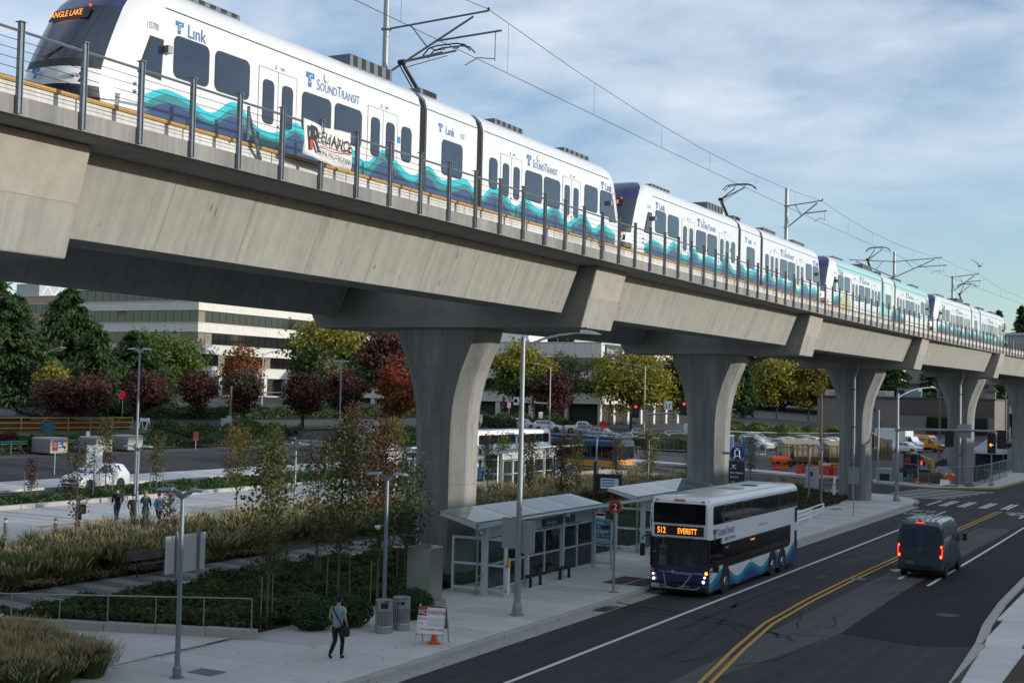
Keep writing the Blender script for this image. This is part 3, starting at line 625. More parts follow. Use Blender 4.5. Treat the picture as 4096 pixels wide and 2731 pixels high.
def make_car(label):
    t=thing('light_rail_car',label,'train car',(0,0,0),0,'light rail cars on the viaduct')
    prof=[(1.33,.15),(1.33,3.0),(1.24,3.3),(.98,3.55),(.6,3.66),(-.6,3.66),(-.98,3.55),(-1.24,3.3),(-1.33,3.0),(-1.33,.15)]
    for (a,b) in ((1.7,13.36),(13.78,17.08),(17.5,28.4)):
        n=int((b-a)/1.5)+1
        MB().loft([[(x,a+(b-a)*k/n,z) for x,z in prof] for k in range(n+1)]).build('body_shell',trainw,t,smooth=40)
    cab(t,False,LC); cab(t,True,LC)
    for a,b in ((13.36,13.78),(17.08,17.5)):
        mb=MB(); sc=.965
        for k in range(5):
            y=a+.02+(b-a-.04)*k/4.6
            mb.loft([[(x*sc,y+d,z*sc+.06) for x,z in prof] for d in (0,.05)])
        mb.loft([[(x*.93,y,z*.94+.06) for x,z in prof] for y in (a-.1,b+.1)])
        mb.build('bellows',mat('bellows_rubber',(.016,.016,.017),.7),t)
    for y0,y1,z0,z1 in ((2.1,3.32,1.46,2.42),(3.6,4.9,1.46,2.42),(7.23,8.54,1.14,2.16),(8.78,10.09,1.14,2.16),(12.32,12.85,1.14,2.16),(14.77,16.07,1.12,2.2),(18.0,18.55,1.14,2.16),(20.75,22.1,1.14,2.16),(22.3,23.65,1.14,2.16),(25.95,27.2,1.46,2.42),(27.5,28.7,1.46,2.42)): win(t,y0,y1,z0,z1)
    for d0 in (5.31,10.43,18.8,23.9):
        for i in (0,1):
            y0=d0+.82*i; dl=MB().box(1.325,1.337,y0+.006,y0+.808,.22,2.44).build('door_leaf',trainw,t)
            win(dl,y0+.2,y0+.62,1.02,2.12,.12,x=1.338)
            MB().box(1.33,1.3405,y0-.006,y0+.006,.22,2.44).build('door_seam',black,dl)
        MB().box(1.33,1.3405,d0+1.625,d0+1.637,.22,2.44).box(1.33,1.3405,d0,d0+1.63,2.44,2.452).build('door_frame',black,t)
        MB().ball((1.33,d0+.72,2.56),.06,8,(.5,.8,1)).build('door_lamp',chrome,t); MB().cbox((1.335,d0+1.0,2.56),(.02,.16,.07)).build('door_lamp',galv,t)
        MB().cbox((1.343,d0+.86,.98),(.006,.07,.07)).build('door_button',lens_r,t)
    # painted waves
    for a,b in ((.95,13.36),(13.78,17.08),(17.5,29.2)):
        wband('wave_teal',t,a,b,lambda y:wave(y)-.17-.05*math.sin(y*2.1),wave,teal,1.3385)
        wband('wave_green',t,a,b,lambda y:wave(y)-.36-.07*math.sin(y*1.3+1),lambda y:wave(y)-.165-.05*math.sin(y*2.1),wgreen,1.3395)
        wband('wave_navy',t,a,b,lambda y:.15,lambda y:wave(y)-.355-.07*math.sin(y*1.3+1),skirt,1.3405)
    for a,b in ((1.0,13.3),(13.85,17.0),(17.6,29.2)): MB().box(1.33,1.3425,a,b,.60,.607).build('skirt_seam',black,t)
    MB().box(1.30,1.335,1.75,13.3,2.99,3.02).build('rain_gutter',black,t); MB().box(1.30,1.335,17.55,28.3,2.99,3.02).build('rain_gutter',black,t); MB().box(1.30,1.335,13.8,17.05,2.99,3.02).build('rain_gutter',black,t)
    # cab side doors
    MB().px([(.98,1.35),(1.62,1.30),(1.66,2.16),(1.3,2.16)],1.27,1.338).build('cab_window',glass_t,t); MB().px([(.92,1.30),(1.67,1.24),(1.72,2.23),(1.27,2.23)],1.265,1.334).build('cab_window_frame',black,t)
    MB().px([(28.48,1.30),(29.12,1.35),(28.8,2.16),(28.44,2.16)],1.27,1.338).build('cab_window',glass_t,t); MB().px([(28.43,1.24),(29.18,1.30),(28.83,2.23),(28.38,2.23)],1.265,1.334).build('cab_window_frame',black,t)
    for y in (1.78,28.3): MB().cbox((1.42,y,2.0),(.16,.16,.18)).build('mirror_camera',galv,t)
    for y in (.85,): MB().ball((1.29,y,1.0),.05,8).ball((1.29,y,.82),.05,8).build('side_lamp',chrome,t)
    # lettering
    ff=lambda y,z:frame((1.3395,y,z),(0,1,0),(0,0,1))
    for y in (2.1,27.55): logo(t,ff(y,2.50),.30); text('Lınk',.44,logo_blue,t,ff(y+.42,2.50),sx=.9,off=.012)
    for y in (7.35,20.8):
        logo(t,ff(y,2.36),.40); smallcaps(t,ff(y+.5,2.36),.44,.34,('Sound'.upper()[:1]+'OUND','TRANSIT'),logo_blue)
        MB().lathe([(.13,0),(.13,.03),(.09,.05)],n=14).build('speaker_disc',trainw,t).matrix_local=frame((1.34,y+.95,2.76),(0,1,0),(0,0,1))
    logo(t,ff(14.5,2.42),.28); text('Lınk',.38,logo_blue,t,ff(14.95,2.42),sx=.9,off=.01)
    MB().box(1.33,1.339,12.08,12.24,1.62,1.82).build('cycle_sign',mat('sign_blue',(.03,.20,.42),.5),t)
    # roof gear
    for y0,y1,h in ((3.0,5.2,.14),(10.3,12.6,.36),(14.3,15.3,.2),(19.4,21.6,.20),(25.2,27.6,.18)):
        u=MB().box(-.75,.75,y0,y1,3.60,3.66+h).build('roof_unit',mat('roof_unit_grey',(.13,.15,.165),.6,.3),t,bevel=.03)
        for k in range(5): yy=y0+.15+(y1-y0-.3)*k/4.5; MB().box(.752,.757,yy,yy+.22,3.68,3.64+h).build('louvre',dark,u)
    MB().box(-.5,.5,1.9,9.9,3.655,3.70).build('roof_walk',mat('roof_grey',(.20,.22,.24),.7),t)
    # pantograph
    pg=MB(); pg.tube((-.35,15.8,3.72),(.35,15.8,3.72),.06,6); pg.tube((0,15.8,3.75),(0,14.3,4.75),.075,8,.055); pg.tube((.0,15.4,3.75),(.0,14.2,4.6),.025,5)
    pg.tube((0,14.3,4.75),(-.28,17.3,5.82),.035,6); pg.tube((0,14.3,4.75),(.28,17.3,5.82),.035,6); pg.tube((0,14.45,4.6),(.0,17.2,5.65),.015,5); pg.tube((-.12,14.3,4.75),(.12,14.3,4.75),.09,6)
    p=pg.build('pantograph',dark,t)
    hd=MB()
    for dy in (-.17,.17): hd.path([(-.95,17.3+dy,5.72),(-.72,17.3+dy,5.95),(-.4,17.3+dy,6.02),(.4,17.3+dy,6.02),(.72,17.3+dy,5.95),(.95,17.3+dy,5.72)],.025,6)
    for s in (-1,1): hd.tube((.28*s,17.1,5.85),(.28*s,17.5,5.98),.02,5); hd.tube((.6*s,17.1,5.95),(.6*s,17.5,5.95),.02,5)
    hd.build('collector_head',dark,p)
    return t
car1=make_car('white light rail car with wave livery and a lit Angle Lake sign, leading the train')
cars=[(22.3,1.0),(53.75,1.04),(86.2,1.055),(119.4,1.10)]
labels=[None,'second white light rail car of the train, number 159A above its cab window','light rail car wrapped in pale teal advertising, third in the train','last white light rail car, farthest along the viaduct']
CAR=[]
for i,(y,sc) in enumerate(cars):
    o=car1 if i==0 else dup(car1,label=labels[i])
    y1=y+LC*sc; dx=off(y1)-off(y)
    o.location=(-23.33+off(y),y,13.95); o.rotation_euler=(0,0,-math.atan2(dx,y1-y)); o.scale=(1,sc,1); CAR.append(o)
for i,(num,cn) in enumerate((('157','157B'),('159','159A'),('145','145B'),('','117B'))):
    if num: text(num,.24,logo_blue,CAR[i],frame((1.3395,15.9,2.45),(0,1,0),(0,0,1)),sx=.85)
    text(cn,.22,mat('number_grey',(.25,.28,.32),.5),CAR[i],frame((1.345,1.15,2.40),(0,1,0),(0,0,1)),sx=.85)
text('157A',.22,mat('number_grey',(.25,.28,.32),.5),CAR[0],frame((1.338,28.7,2.38),(0,1,0),(0,0,1)),sx=.8)
# wrap on the third car
wrapc=mat('wrap_teal',(.30,.53,.54),.4); wrapg=mat('wrap_green',(.48,.57,.46),.4); wrapw=mat('wrap_white',(.62,.66,.66),.35)
w=CAR[2]
for a,b in ((1.9,13.3),(17.6,28.2)):
    MB().box(1.2,1.3365,a,b,2.78,2.98).build('wrap_band',wrapc,w); MB().add([(1.335,a,3.02),(1.335,b,3.02),(1.245,b,3.3),(1.245,a,3.3)],[(0,1,2,3)]).build('wrap_band',wrapc,w,loc=(.006,0,0)); 
    MB().add([(1.245,a,3.3),(1.245,b,3.3),(.98,b,3.55),(.98,a,3.55)],[(0,1,2,3)]).build('wrap_band',wrapc,w,loc=(.006,0,.006))
    text('FREE LINK RIDES TO GET YOU THERE',.22,mat('wrap_print',(.65,.75,.75),.5),w,frame((1.30,a+.4,3.06),(0,1,0),(-.3,0,1)),sx=1.9)
    MB().box(1.33,1.346,a+3.1,b,.15,1.0).build('wrap_panel',wrapw,w)
MB().px([(12.4,.15),(13.3,.15),(13.3,2.9),(12.9,1.6)],1.33,1.347).build('wrap_panel',wrapc,w)
MB().px([(13.9,.15),(15.4,.15),(16.4,2.95),(13.9,2.95)],1.33,1.347).build('wrap_panel',wrapc,w); MB().px([(15.4,.15),(16.0,.15),(17.0,2.95),(16.4,2.95)],1.33,1.347).build('wrap_panel',wrapg,w)
win(w,14.5,16.0,1.12,2.1,x=1.348)
for k in range(4): MB().box(1.33,1.349,14.2,16.0-.1*k,2.25+.17*k,2.37+.17*k).build('wrap_panel',wrapw,w)
MB().px([(2.2,.15),(4.9,.15),(4.9,1.25),(3.9,1.4),(3.0,1.1)],1.33,1.346).build('wrap_panel',mat('wrap_meadow',(.38,.42,.20),.5,c2=(.55,.45,.28),nscale=2),w)
# ================================================================ VEHICLES
def wheel(parent, x, y, r, w, side, rim=None, name='wheel', hub=True):
    rim=rim or chrome
    M=frame((x,y,r),(0,1,0),(0,0,1)) if side>0 else frame((x,y,r),(0,-1,0),(0,0,1))
    o=MB().lathe([(r*.66,-w),(r*.93,-w),(r,-w*.8),(r,-w*.15),(r*.94,0),(r*.66,0)],n=22).build('wheel',rubber,parent,smooth=40); o.matrix_local=M
    d=MB().lathe([(r*.66,-.06),(r*.60,-.02),(r*.5,-.06),(r*.22,-.05),(r*.2,.0),(r*.02,.01)],n=20).build('rim',rim,o,smooth=40)
    if hub:
        mb=MB()
        for k in range(5):
            a=2*math.pi*k/5; mb.tube((r*.2*math.cos(a),r*.2*math.sin(a),-.03),(r*.6*math.cos(a),r*.6*math.sin(a),-.025),r*.07,5)
        mb.build('spokes',rim,o)
    return o
PAINT={}
def paint(c, name):
    return mat('paint_'+name,c,.3,coat=.7)
def carlike(name, label, cat, loc, rz, col, kind='suv', group=None, parts=True):
    S={'suv':[(0,.38,.70,.72,.72,.70),(.10,.26,.80,.84,.84,.80),(.45,.22,.92,.96,.89,.84),(1.0,.2,.98,1.02,.91,.84),(1.15,.2,1.0,1.08,.92,.82),(1.55,.2,1.02,1.36,.92,.74),(1.95,.2,1.03,1.58,.92,.68),(2.6,.2,1.06,1.66,.92,.68),(3.5,.2,1.10,1.63,.92,.66),(4.05,.2,1.12,1.55,.90,.63),(4.3,.24,1.10,1.26,.88,.72),(4.44,.3,.98,1.0,.86,.80),(4.5,.42,.80,.82,.80,.76)],
       'sedan':[(0,.36,.62,.64,.74,.70),(.10,.24,.70,.74,.84,.80),(.5,.2,.80,.84,.88,.82),(1.2,.18,.86,.91,.90,.80),(1.4,.18,.88,.98,.90,.76),(2.0,.18,.90,1.36,.90,.64),(2.6,.18,.92,1.44,.90,.62),(3.2,.18,.93,1.40,.90,.62),(3.9,.2,.95,1.08,.89,.72),(4.3,.24,.94,1.02,.87,.78),(4.55,.3,.86,.90,.84,.78),(4.6,.42,.70,.72,.8,.76)],
       'pickup':[(0,.45,.95,1.0,.84,.80),(.12,.35,1.02,1.10,.92,.86),(.5,.32,1.08,1.14,.95,.86),(1.3,.3,1.12,1.18,.96,.86),(1.5,.3,1.14,1.28,.96,.80),(2.1,.3,1.16,1.80,.96,.68),(2.8,.3,1.18,1.86,.96,.68),(3.5,.3,1.18,1.82,.96,.70),(3.7,.3,1.18,1.24,.96,.88),(3.75,.3,1.18,1.22,.96,.90),(5.3,.34,1.18,1.22,.95,.90),(5.4,.4,1.15,1.18,.94,.90)]}[kind]
    Ln=S[-1][0]; t=thing(name,label,cat,loc,rz,group)
    rings=[]
    for (y,zb,zm,zt,hw,ht) in S:
        y-=Ln/2; rings.append([(-hw*.9,y,zb),(-hw,y,zb+.16),(-hw,y,zm*.75+zb*.25),(-hw*.985,y,zm),(-ht,y,zt),(-ht*.6,y,zt+.03),(ht*.6,y,zt+.03),(ht,y,zt),(hw*.985,y,zm),(hw,y,zm*.75+zb*.25),(hw,y,zb+.16),(hw*.9,y,zb)])
    MB().loft(rings).build('body',col,t,smooth=32)
    gl=glass_d; fi=[i for i,s in enumerate(S)]
    def at(y):
        ys=[s[0] for s in S]; return [float(np.interp(y,ys,[s[k] for s in S])) for k in range(6)]
    # side windows between belt and roof
    ran={'suv':((1.35,2.45),(2.52,3.3),(3.37,3.95)),'sedan':((1.65,2.5),(2.57,3.4)),'pickup':((1.7,2.65),(2.72,3.42))}[kind]
    for sd_ in (-1,1):
        for (a,b) in ran:
            top=[];bot=[]
            for k in range(4):
                y=a+(b-a)*k/3; s=at(y); h=s[3]-s[2]; lo=.06; hi=max(.07,h-.1)/max(h,.01)
                bot.append((sd_*(s[4]*.985+(s[5]-s[4]*.985)*(.06/max(h,.1))+.008),y-Ln/2,s[2]+.05)); top.append((sd_*(s[4]*.985+(s[5]-s[4]*.985)*min(.86,hi)+.008),y-Ln/2,s[2]+h*min(.86,hi)))
            MB().add(bot+top,[(i,i+1,i+5,i+4) for i in range(3)]).build('side_window',gl,t)
    a,b={'suv':(1.17,1.93),'sedan':(1.42,1.98),'pickup':(1.52,2.08)}[kind]
    def band(nm,a,b,k=.93,m=gl):
        sa,sb_=at(a),at(b); MB().add([(-sa[5]*k,a-Ln/2,sa[3]+.036),(sa[5]*k,a-Ln/2,sa[3]+.036),(sb_[5]*k,b-Ln/2,sb_[3]+.036),(-sb_[5]*k,b-Ln/2,sb_[3]+.036)],[(0,1,2,3)]).build(nm,m,t)
    band('windshield',a,b)
    a,b={'suv':(4.08,4.30),'sedan':(3.25,3.88),'pickup':(3.52,3.69)}[kind]; band('rear_window',a,b)
    z0=at(.1)[2]
    MB().box(-.55,.55,-Ln/2-.012,-Ln/2+.1,z0-.22,z0-.05).build('grille',black,t); MB().box(-.7,.7,-Ln/2-.01,-Ln/2+.15,.36,.48).build('lower_intake',black,t); MB().box(-.26,.26,-Ln/2-.02,-Ln/2,.48,.60).build('plate',whitep,t)
    for s in (-1,1):
        MB().cbox((s*.68,-Ln/2+.10,z0-.06),(.30,.22,.12)).build('headlight',chrome,t); MB().cbox((s*.74,Ln/2-.10,at(Ln-.2)[2]-.12),(.22,.18,.22)).build('tail_light',lens_r,t)
        ym=ran[0][0]-Ln/2+.15; MB().cbox((s*1.02,ym,at(ym+Ln/2)[2]+.08),(.2,.12,.14)).build('mirror',col,t)
        r=.34 if kind!='pickup' else .40; w=S[4][4]
        for yy in ((.85 if kind!='pickup' else 1.0),Ln-.95):
            MB().lathe([(r*1.18,-.02),(r*1.18,.012)],n=18).build('wheel_arch',black,t).matrix_local=frame((s*(w-.01),yy-Ln/2,r*1.02),(0,s,0),(0,0,1))
            wheel(t,s*(w+.012),yy-Ln/2,r,.2,s,hub=True)
        MB().box(s*w*.96 if s>0 else -w*1.0,s*w*1.0 if s>0 else -w*.96,-Ln/2+1.3,Ln/2-1.4,.2,.3).build('sill',black,t)
        if parts:
            MB().box(*(sorted((s*(w+.001),s*(w+.006)))),ran[0][1]-Ln/2+.03,ran[0][1]-Ln/2+.04,.35,1.0).build('door_seam',black,t)
    if kind=='suv':
        for s in (-1,1): MB().tube((s*.6,-.1,1.72),(s*.58,1.6,1.70),.02,6).build('roof_rail',black,t)
    return t
# ---------------------------------------------------------------- double-decker bus
BL,BW=13.1,2.55; hb=BW/2
def make_bus():
    t=thing('double_decker_bus','white double deck bus with blue waves and amber 512 Everett sign at the kerb','bus')
    H_=4.0
    def ring(y,z0=.28,s=1.,top=H_,r=.26):
        P=[(hb*s,z0)]+[(hb*s-r+r*math.cos(a),top-r+r*math.sin(a)) for a in [R(90*k/4) for k in range(5)]]
        P=P+[(-x,z) for x,z in P[::-1]]; return [(x,y,z) for x,z in P]
    mb=MB(); mb.loft([ring(1.62)]+[ring(1.62+ (BL-2.1)*k/5) for k in range(1,6)]+[ring(BL-.25,s=.985,top=3.97),ring(BL,s=.95,top=3.9)]); mb.build('body',whitep,t,smooth=35)
    # front body: upper deck front, pillars and roof over an open cab
    def fring(y,z0,s,top): return ring(y,z0,s,top)
    MB().loft([fring(1.62,2.32,1,4.0),fring(.5,2.32,1,4.0),fring(.18,2.32,.985,3.96),fring(.02,2.34,.94,3.84),fring(-.02,2.38,.90,3.7)]).build('front_cowl',whitep,t,smooth=35)
    for s in (-1,1): MB().add([(s*hb,1.62,.28),(s*hb,.32,.28),(s*hb*.985,.10,.28),(s*hb,1.62,1.2),(s*hb,.32,1.2),(s*hb*.985,.10,1.2)],[(0,1,4,3),(1,2,5,4)]).build('side_panel',whitep,t); MB().cbox((s*(hb-.03),.10,1.75),(.05,.09,1.15)).cbox((s*(hb-.03),.75,1.75),(.05,.07,1.15)).build('pillar',black,t)
    fr=[]
    for z,d in ((.28,.0),(.62,-.06),(1.22,-.02)):
        fr.append([(x,d+.16*(abs(x)/hb)**4*1.2,z) for x in [hb*(-1+2*k/12) for k in range(13)]])
    mb=MB(); 
    for a,b in zip(fr,fr[1:]):
        for k in range(12): mb.poly([a[k],a[k+1],b[k+1],b[k]])
    mb.build('front_panel',navy,t,smooth=60)
    def screen(nm,z0,z1,y0,y1,w,m,bow=.16,off_=0):
        mb=MB(); xs_=[w*(-1+2*k/10) for k in range(11)]
        A=[(x,y0+bow*(abs(x)/hb)**4+off_,z0) for x in xs_]; B=[(x,y1+bow*(abs(x)/hb)**4+off_,z1) for x in xs_]
        for k in range(10): mb.poly([A[k],A[k+1],B[k+1],B[k]])
        return mb.build(nm,m,t,smooth=60)
    screen('windshield',1.20,2.34,-.03,.0,hb*.985,glassmat('windshield_glass',(.35,.38,.40),.10))
    screen('upper_windshield',2.93,3.74,-.06,-.05,hb*.87,glass_b,.03)
    screen('sign_glass',2.46,2.84,-.06,-.06,hb*.82,black,.02)
    text('512',.34,ledm,t,frame((-.92,-.10,2.53),(1,0,0),(0,0,1)),name='sign_lettering',sx=.72,off=.01); text('EVERETT',.31,ledm,t,frame((-.05,-.10,2.54),(1,0,0),(0,0,1)),name='sign_lettering',sx=.68,off=.01)
    # cab interior
    ci=mat('cab_interior',(.02,.021,.023),.8)
    MB().box(-1.22,1.22,1.5,1.6,.3,2.4).box(-1.22,1.22,.1,1.6,.28,.36).build('cab_back_wall',ci,t); MB().box(.05,1.15,.25,.75,.36,1.28).box(-1.0,.05,.2,.45,.36,1.15).build('dashboard',mat('dash',(.10,.105,.11),.7),t)
    MB().lathe([(.24,0),(.26,.015),(.24,.03),(.22,.015)],n=16).build('steering_wheel',black,t).matrix_local=frame((.62,.72,1.42),(1,0,0),(0,.8,.6))
    sg=MB().box(-.98,-.66,.35,.36,1.15,2.0).build('door_notice',whitep,t); MB().box(-.98,-.66,.34,.349,1.62,1.85).build('notice_red',mat('notice_red',(.32,.03,.03),.6),sg); text('NO',.17,whitep,sg,frame((-.95,.335,1.67),(1,0,0),(0,0,1)))
    # lamps, bumper, rack, wipers
    MB().box(-hb*.98,hb*.98,-.10,.16,.22,.50).build('bumper',black,t,bevel=.06)
    for s in (-1,1):
        MB().ball((s*1.06,-.03,.66),.065,10).ball((s*1.1,-.0,.84),.05,10).build('headlight',ledw,t); MB().ball((s*1.15,.03,1.0),.07,8).build('indicator',leda if s>0 else lens_a,t)
        MB().path([(s*1.2,.0,2.40),(s*1.45,-.28,2.36),(s*1.45,-.34,2.2)],.03,6).build('mirror_arm',black,t) if s<0 else MB().path([(s*1.2,.25,1.05),(s*1.5,.15,1.1)],.03,6).build('mirror_arm',black,t)
    MB().cbox((-1.45,-.34,1.82),(.20,.14,.52)).build('mirror',black,t,bevel=.04); MB().cbox((1.52,.12,1.30),(.24,.18,.46)).build('mirror',black,t,bevel=.04)
    rk_=MB()
    for s in (-.62,.62): rk_.path([(s*1.0,-.1,.98),(s*.55,-.55,.45),(s*.2,-.6,.42)],.022,6)
    rk_.path([(-.95,-.2,.45),(-.95,-.62,.43),(-.5,-.72,.43),(.5,-.72,.43),(.95,-.62,.43),(.95,-.2,.45)],.022,6); rk_.path([(-.8,-.2,.99),(.8,-.2,.99)],.018,6); rk_.path([(-.7,-.66,.52),(-.3,-.70,.52)],.018,5).path([(.3,-.70,.52),(.7,-.66,.52)],.018,5)
    rk_.build('bicycle_rack',galv,t)
    for x in (-.35,.55): MB().path([(x,-.06,2.36),(x-.22,-.12,2.30),(x-.45,-.07,2.28)],.02,5).build('wiper',black,t)
    MB().box(-.24,.24,-.012,.0,3.78,3.85).build('marker_lamp',lens_a,t,loc=(0,-.03,.06)); 
    for s in (-1,1): MB().cbox((s*.98,.02,3.84),(.14,.05,.06)).build('marker_lamp',lens_a,t)
    MB().cbox((-.95,-.12,.40),(.34,.02,.17)).build('licence_plate',mat('plate',(.45,.52,.58),.6),t)
    logo(t,frame((-.28,-.085,.92),(1,0,0),(0,0,1)),.12,whitep,navy); text('SoundTransit',.15,whitep,t,frame((-.12,-.085,.91),(1,0,0),(0,0,1)),sx=.8); text('91910',.13,whitep,t,frame((.72,-.06,.93),(1,0,0),(0,0,1)),sx=.9)
    # side windows: upper deck and lower deck, both sides
    for s in (-1,1):
        f=lambda pts,nm,m,pr: MB().px(pts,s*hb,s*(hb+pr)).build(nm,m,t)
        f(rrect(.42,BL-.18,2.90,3.66,.14),'upper_window_band',mat('glaze_frame',(.012,.013,.014),.35),.006)
        ups=[.5,1.75,3.15,4.2,5.55,8.6,9.7,11.3]
        for a,b in zip(ups,ups[1:]+[BL-.3]): f(rrect(a+.03,b-.03,2.95,3.61,.05),'window',glass_b,.012)
        for a,b in ((1.75,3.15),(4.2,5.55),(9.7,11.3)):
            o=MB(); o.box(*sorted((s*hb,s*(hb+.016))),a+.02,a+.06,2.95,3.61).box(*sorted((s*hb,s*(hb+.016))),b-.06,b-.02,2.95,3.61).box(*sorted((s*hb,s*(hb+.016))),a,b,2.93,2.97).box(*sorted((s*hb,s*(hb+.016))),a,b,3.6,3.64); o.build('sliding_frame',mat('frame_grey',(.10,.11,.12),.5),t)
        f([(.12,1.22),(1.72,1.22),(1.72,2.06),(.12,2.10)],'driver_window',glass_b,.004) if s>0 else f([(.3,.35),(1.5,.35),(1.5,2.2),(.3,2.2)],'door',glass_b,.006)
        f([(1.72,1.06),(11.4,1.10),(11.75,1.35),(11.75,2.1),(1.72,2.06)],'lower_window_band',mat('glaze_frame',(.012,.013,.014),.35),.006)
        lo=[1.8,3.4,5.3,6.9,8.3,10.2,11.7]
        for a,b in zip(lo,lo[1:]): f(rrect(a+.03,b-.03,1.18,2.02,.04),'window',glass_b,.012)
        MB().box(*sorted((s*hb,s*(hb+.01))),12.45,12.85,2.15,2.85).box(*sorted((s*hb,s*(hb+.01))),12.45,12.85,1.0,1.75).build('engine_grille',black,t)
        # waves
        wv=lambda y:.80+.22*math.sin((y-2.2)*1.75+2.2)+.08*math.sin(y*.9)+(.35*max(0,y-9)/4)
        def band2(nm,lo_,hi_,m,pr,y0,y1):
            n=int((y1-y0)/.12); mb=MB()
            for k in range(n):
                a=y0+(y1-y0)*k/n; b=y0+(y1-y0)*(k+1)/n; x=s*(hb+pr); mb.poly([(x,a,lo_(a)),(x,b,lo_(b)),(x,b,hi_(b)),(x,a,hi_(a))])
            mb.build(nm,m,t)
        tb=mat('bus_teal',(.02,.33,.42),.3,coat=.3); gb=mat('bus_green',(.02,.16,.22),.3,coat=.3); bb=mat('bus_blue',(.025,.055,.22),.3,coat=.3)
        for y0,y1 in ((.12,BL-.1),):
            band2('wave_teal',lambda y:wv(y)-.2,wv,tb,.006,y0,y1); band2('wave_green',lambda y:wv(y)-.36,lambda y:wv(y)-.19,gb,.008,y0,y1); band2('wave_blue',lambda y:.28,lambda y:wv(y)-.35,bb,.010,y0,y1)
        for yy in (2.04,8.78,10.35):
            MB().lathe([(.60,-.05),(.60,.016)],n=24).build('wheel_arch',black,t).matrix_local=frame((s*hb,yy,.56),(0,s,0),(0,0,1))
            wheel(t,s*(hb+.02),yy,.50,.28,s,hub=False)
            MB().lathe([(.2,0),(.18,.03),(.05,.04)],n=10).build('hub_cap',chrome,t).matrix_local=frame((s*(hb+.015),yy,.5),(0,s,0),(0,0,1))
        for yy in (1.2,5.6,9.5): MB().cbox((s*(hb+.008),yy,1.02 if yy>2 else 1.12),(.02,.1,.06)).build('side_marker',lens_a,t)
    logo(t,frame((hb+.008,.45,2.26),(0,1,0),(0,0,1)),.46,logo_dark,whitep); 
    fx=lambda y,z:frame((hb+.008,y,z),(0,1,0),(0,0,1))
    smallcaps(t,fx(.98,2.42),.46,.36,('SOUND','TRANSIT'),logo_dark); text('RIDE THE WAVE',.22,logo_dark,t,fx(1.9,2.16),sx=.9)
    text('soundtransit.org',.22,mat('grey_print',(.36,.37,.38),.6),t,fx(6.6,2.42),sx=.9); text('91910',.17,whitep,t,fx(1.95,1.82).copy()@Matrix.Translation((0,0,.01)),sx=.9); text('512 EVERETT',.11,ledm,t,fx(5.4,1.88)@Matrix.Translation((0,0,.01)),name='side_sign')
    # roof markings
    text('91910',1.0,mat('roof_print',(.05,.055,.06),.6),t,frame((-.45,.9,4.004),(0,1,0),(-1,0,0)),sx=.9)
    MB().box(-.5,.5,6.0,7.0,3.99,4.03).build('roof_hatch',mat('hatch_grey',(.35,.36,.36),.5),t); MB().box(-.35,.35,8.9,9.6,3.99,4.02).build('roof_hatch',black,t)
    MB().path([(hb*.92,.0,2.4),(hb*.96,-.04,2.9),(hb*.94,.0,3.6),(hb*.9,.2,3.95)],.02,5).path([(-hb*.92,.0,2.4),(-hb*.97,-.05,2.9),(-hb*.95,.0,3.6),(-hb*.9,.2,3.95),(-hb*.6,.3,4.04)],.02,5).build('grab_rail',whitep,t)
    MB().box(-hb*.9,hb*.9,.3,BL-.2,.14,.28).build('chassis',black,t)
    return t
bus=make_bus(); bus.location=(-18.88,51.35,0)
bus2=dup(bus,(-51.65,104.6,T(-51.6)+.15),math.pi,'second double deck bus waiting by the yellow edged platform in the bus loop')
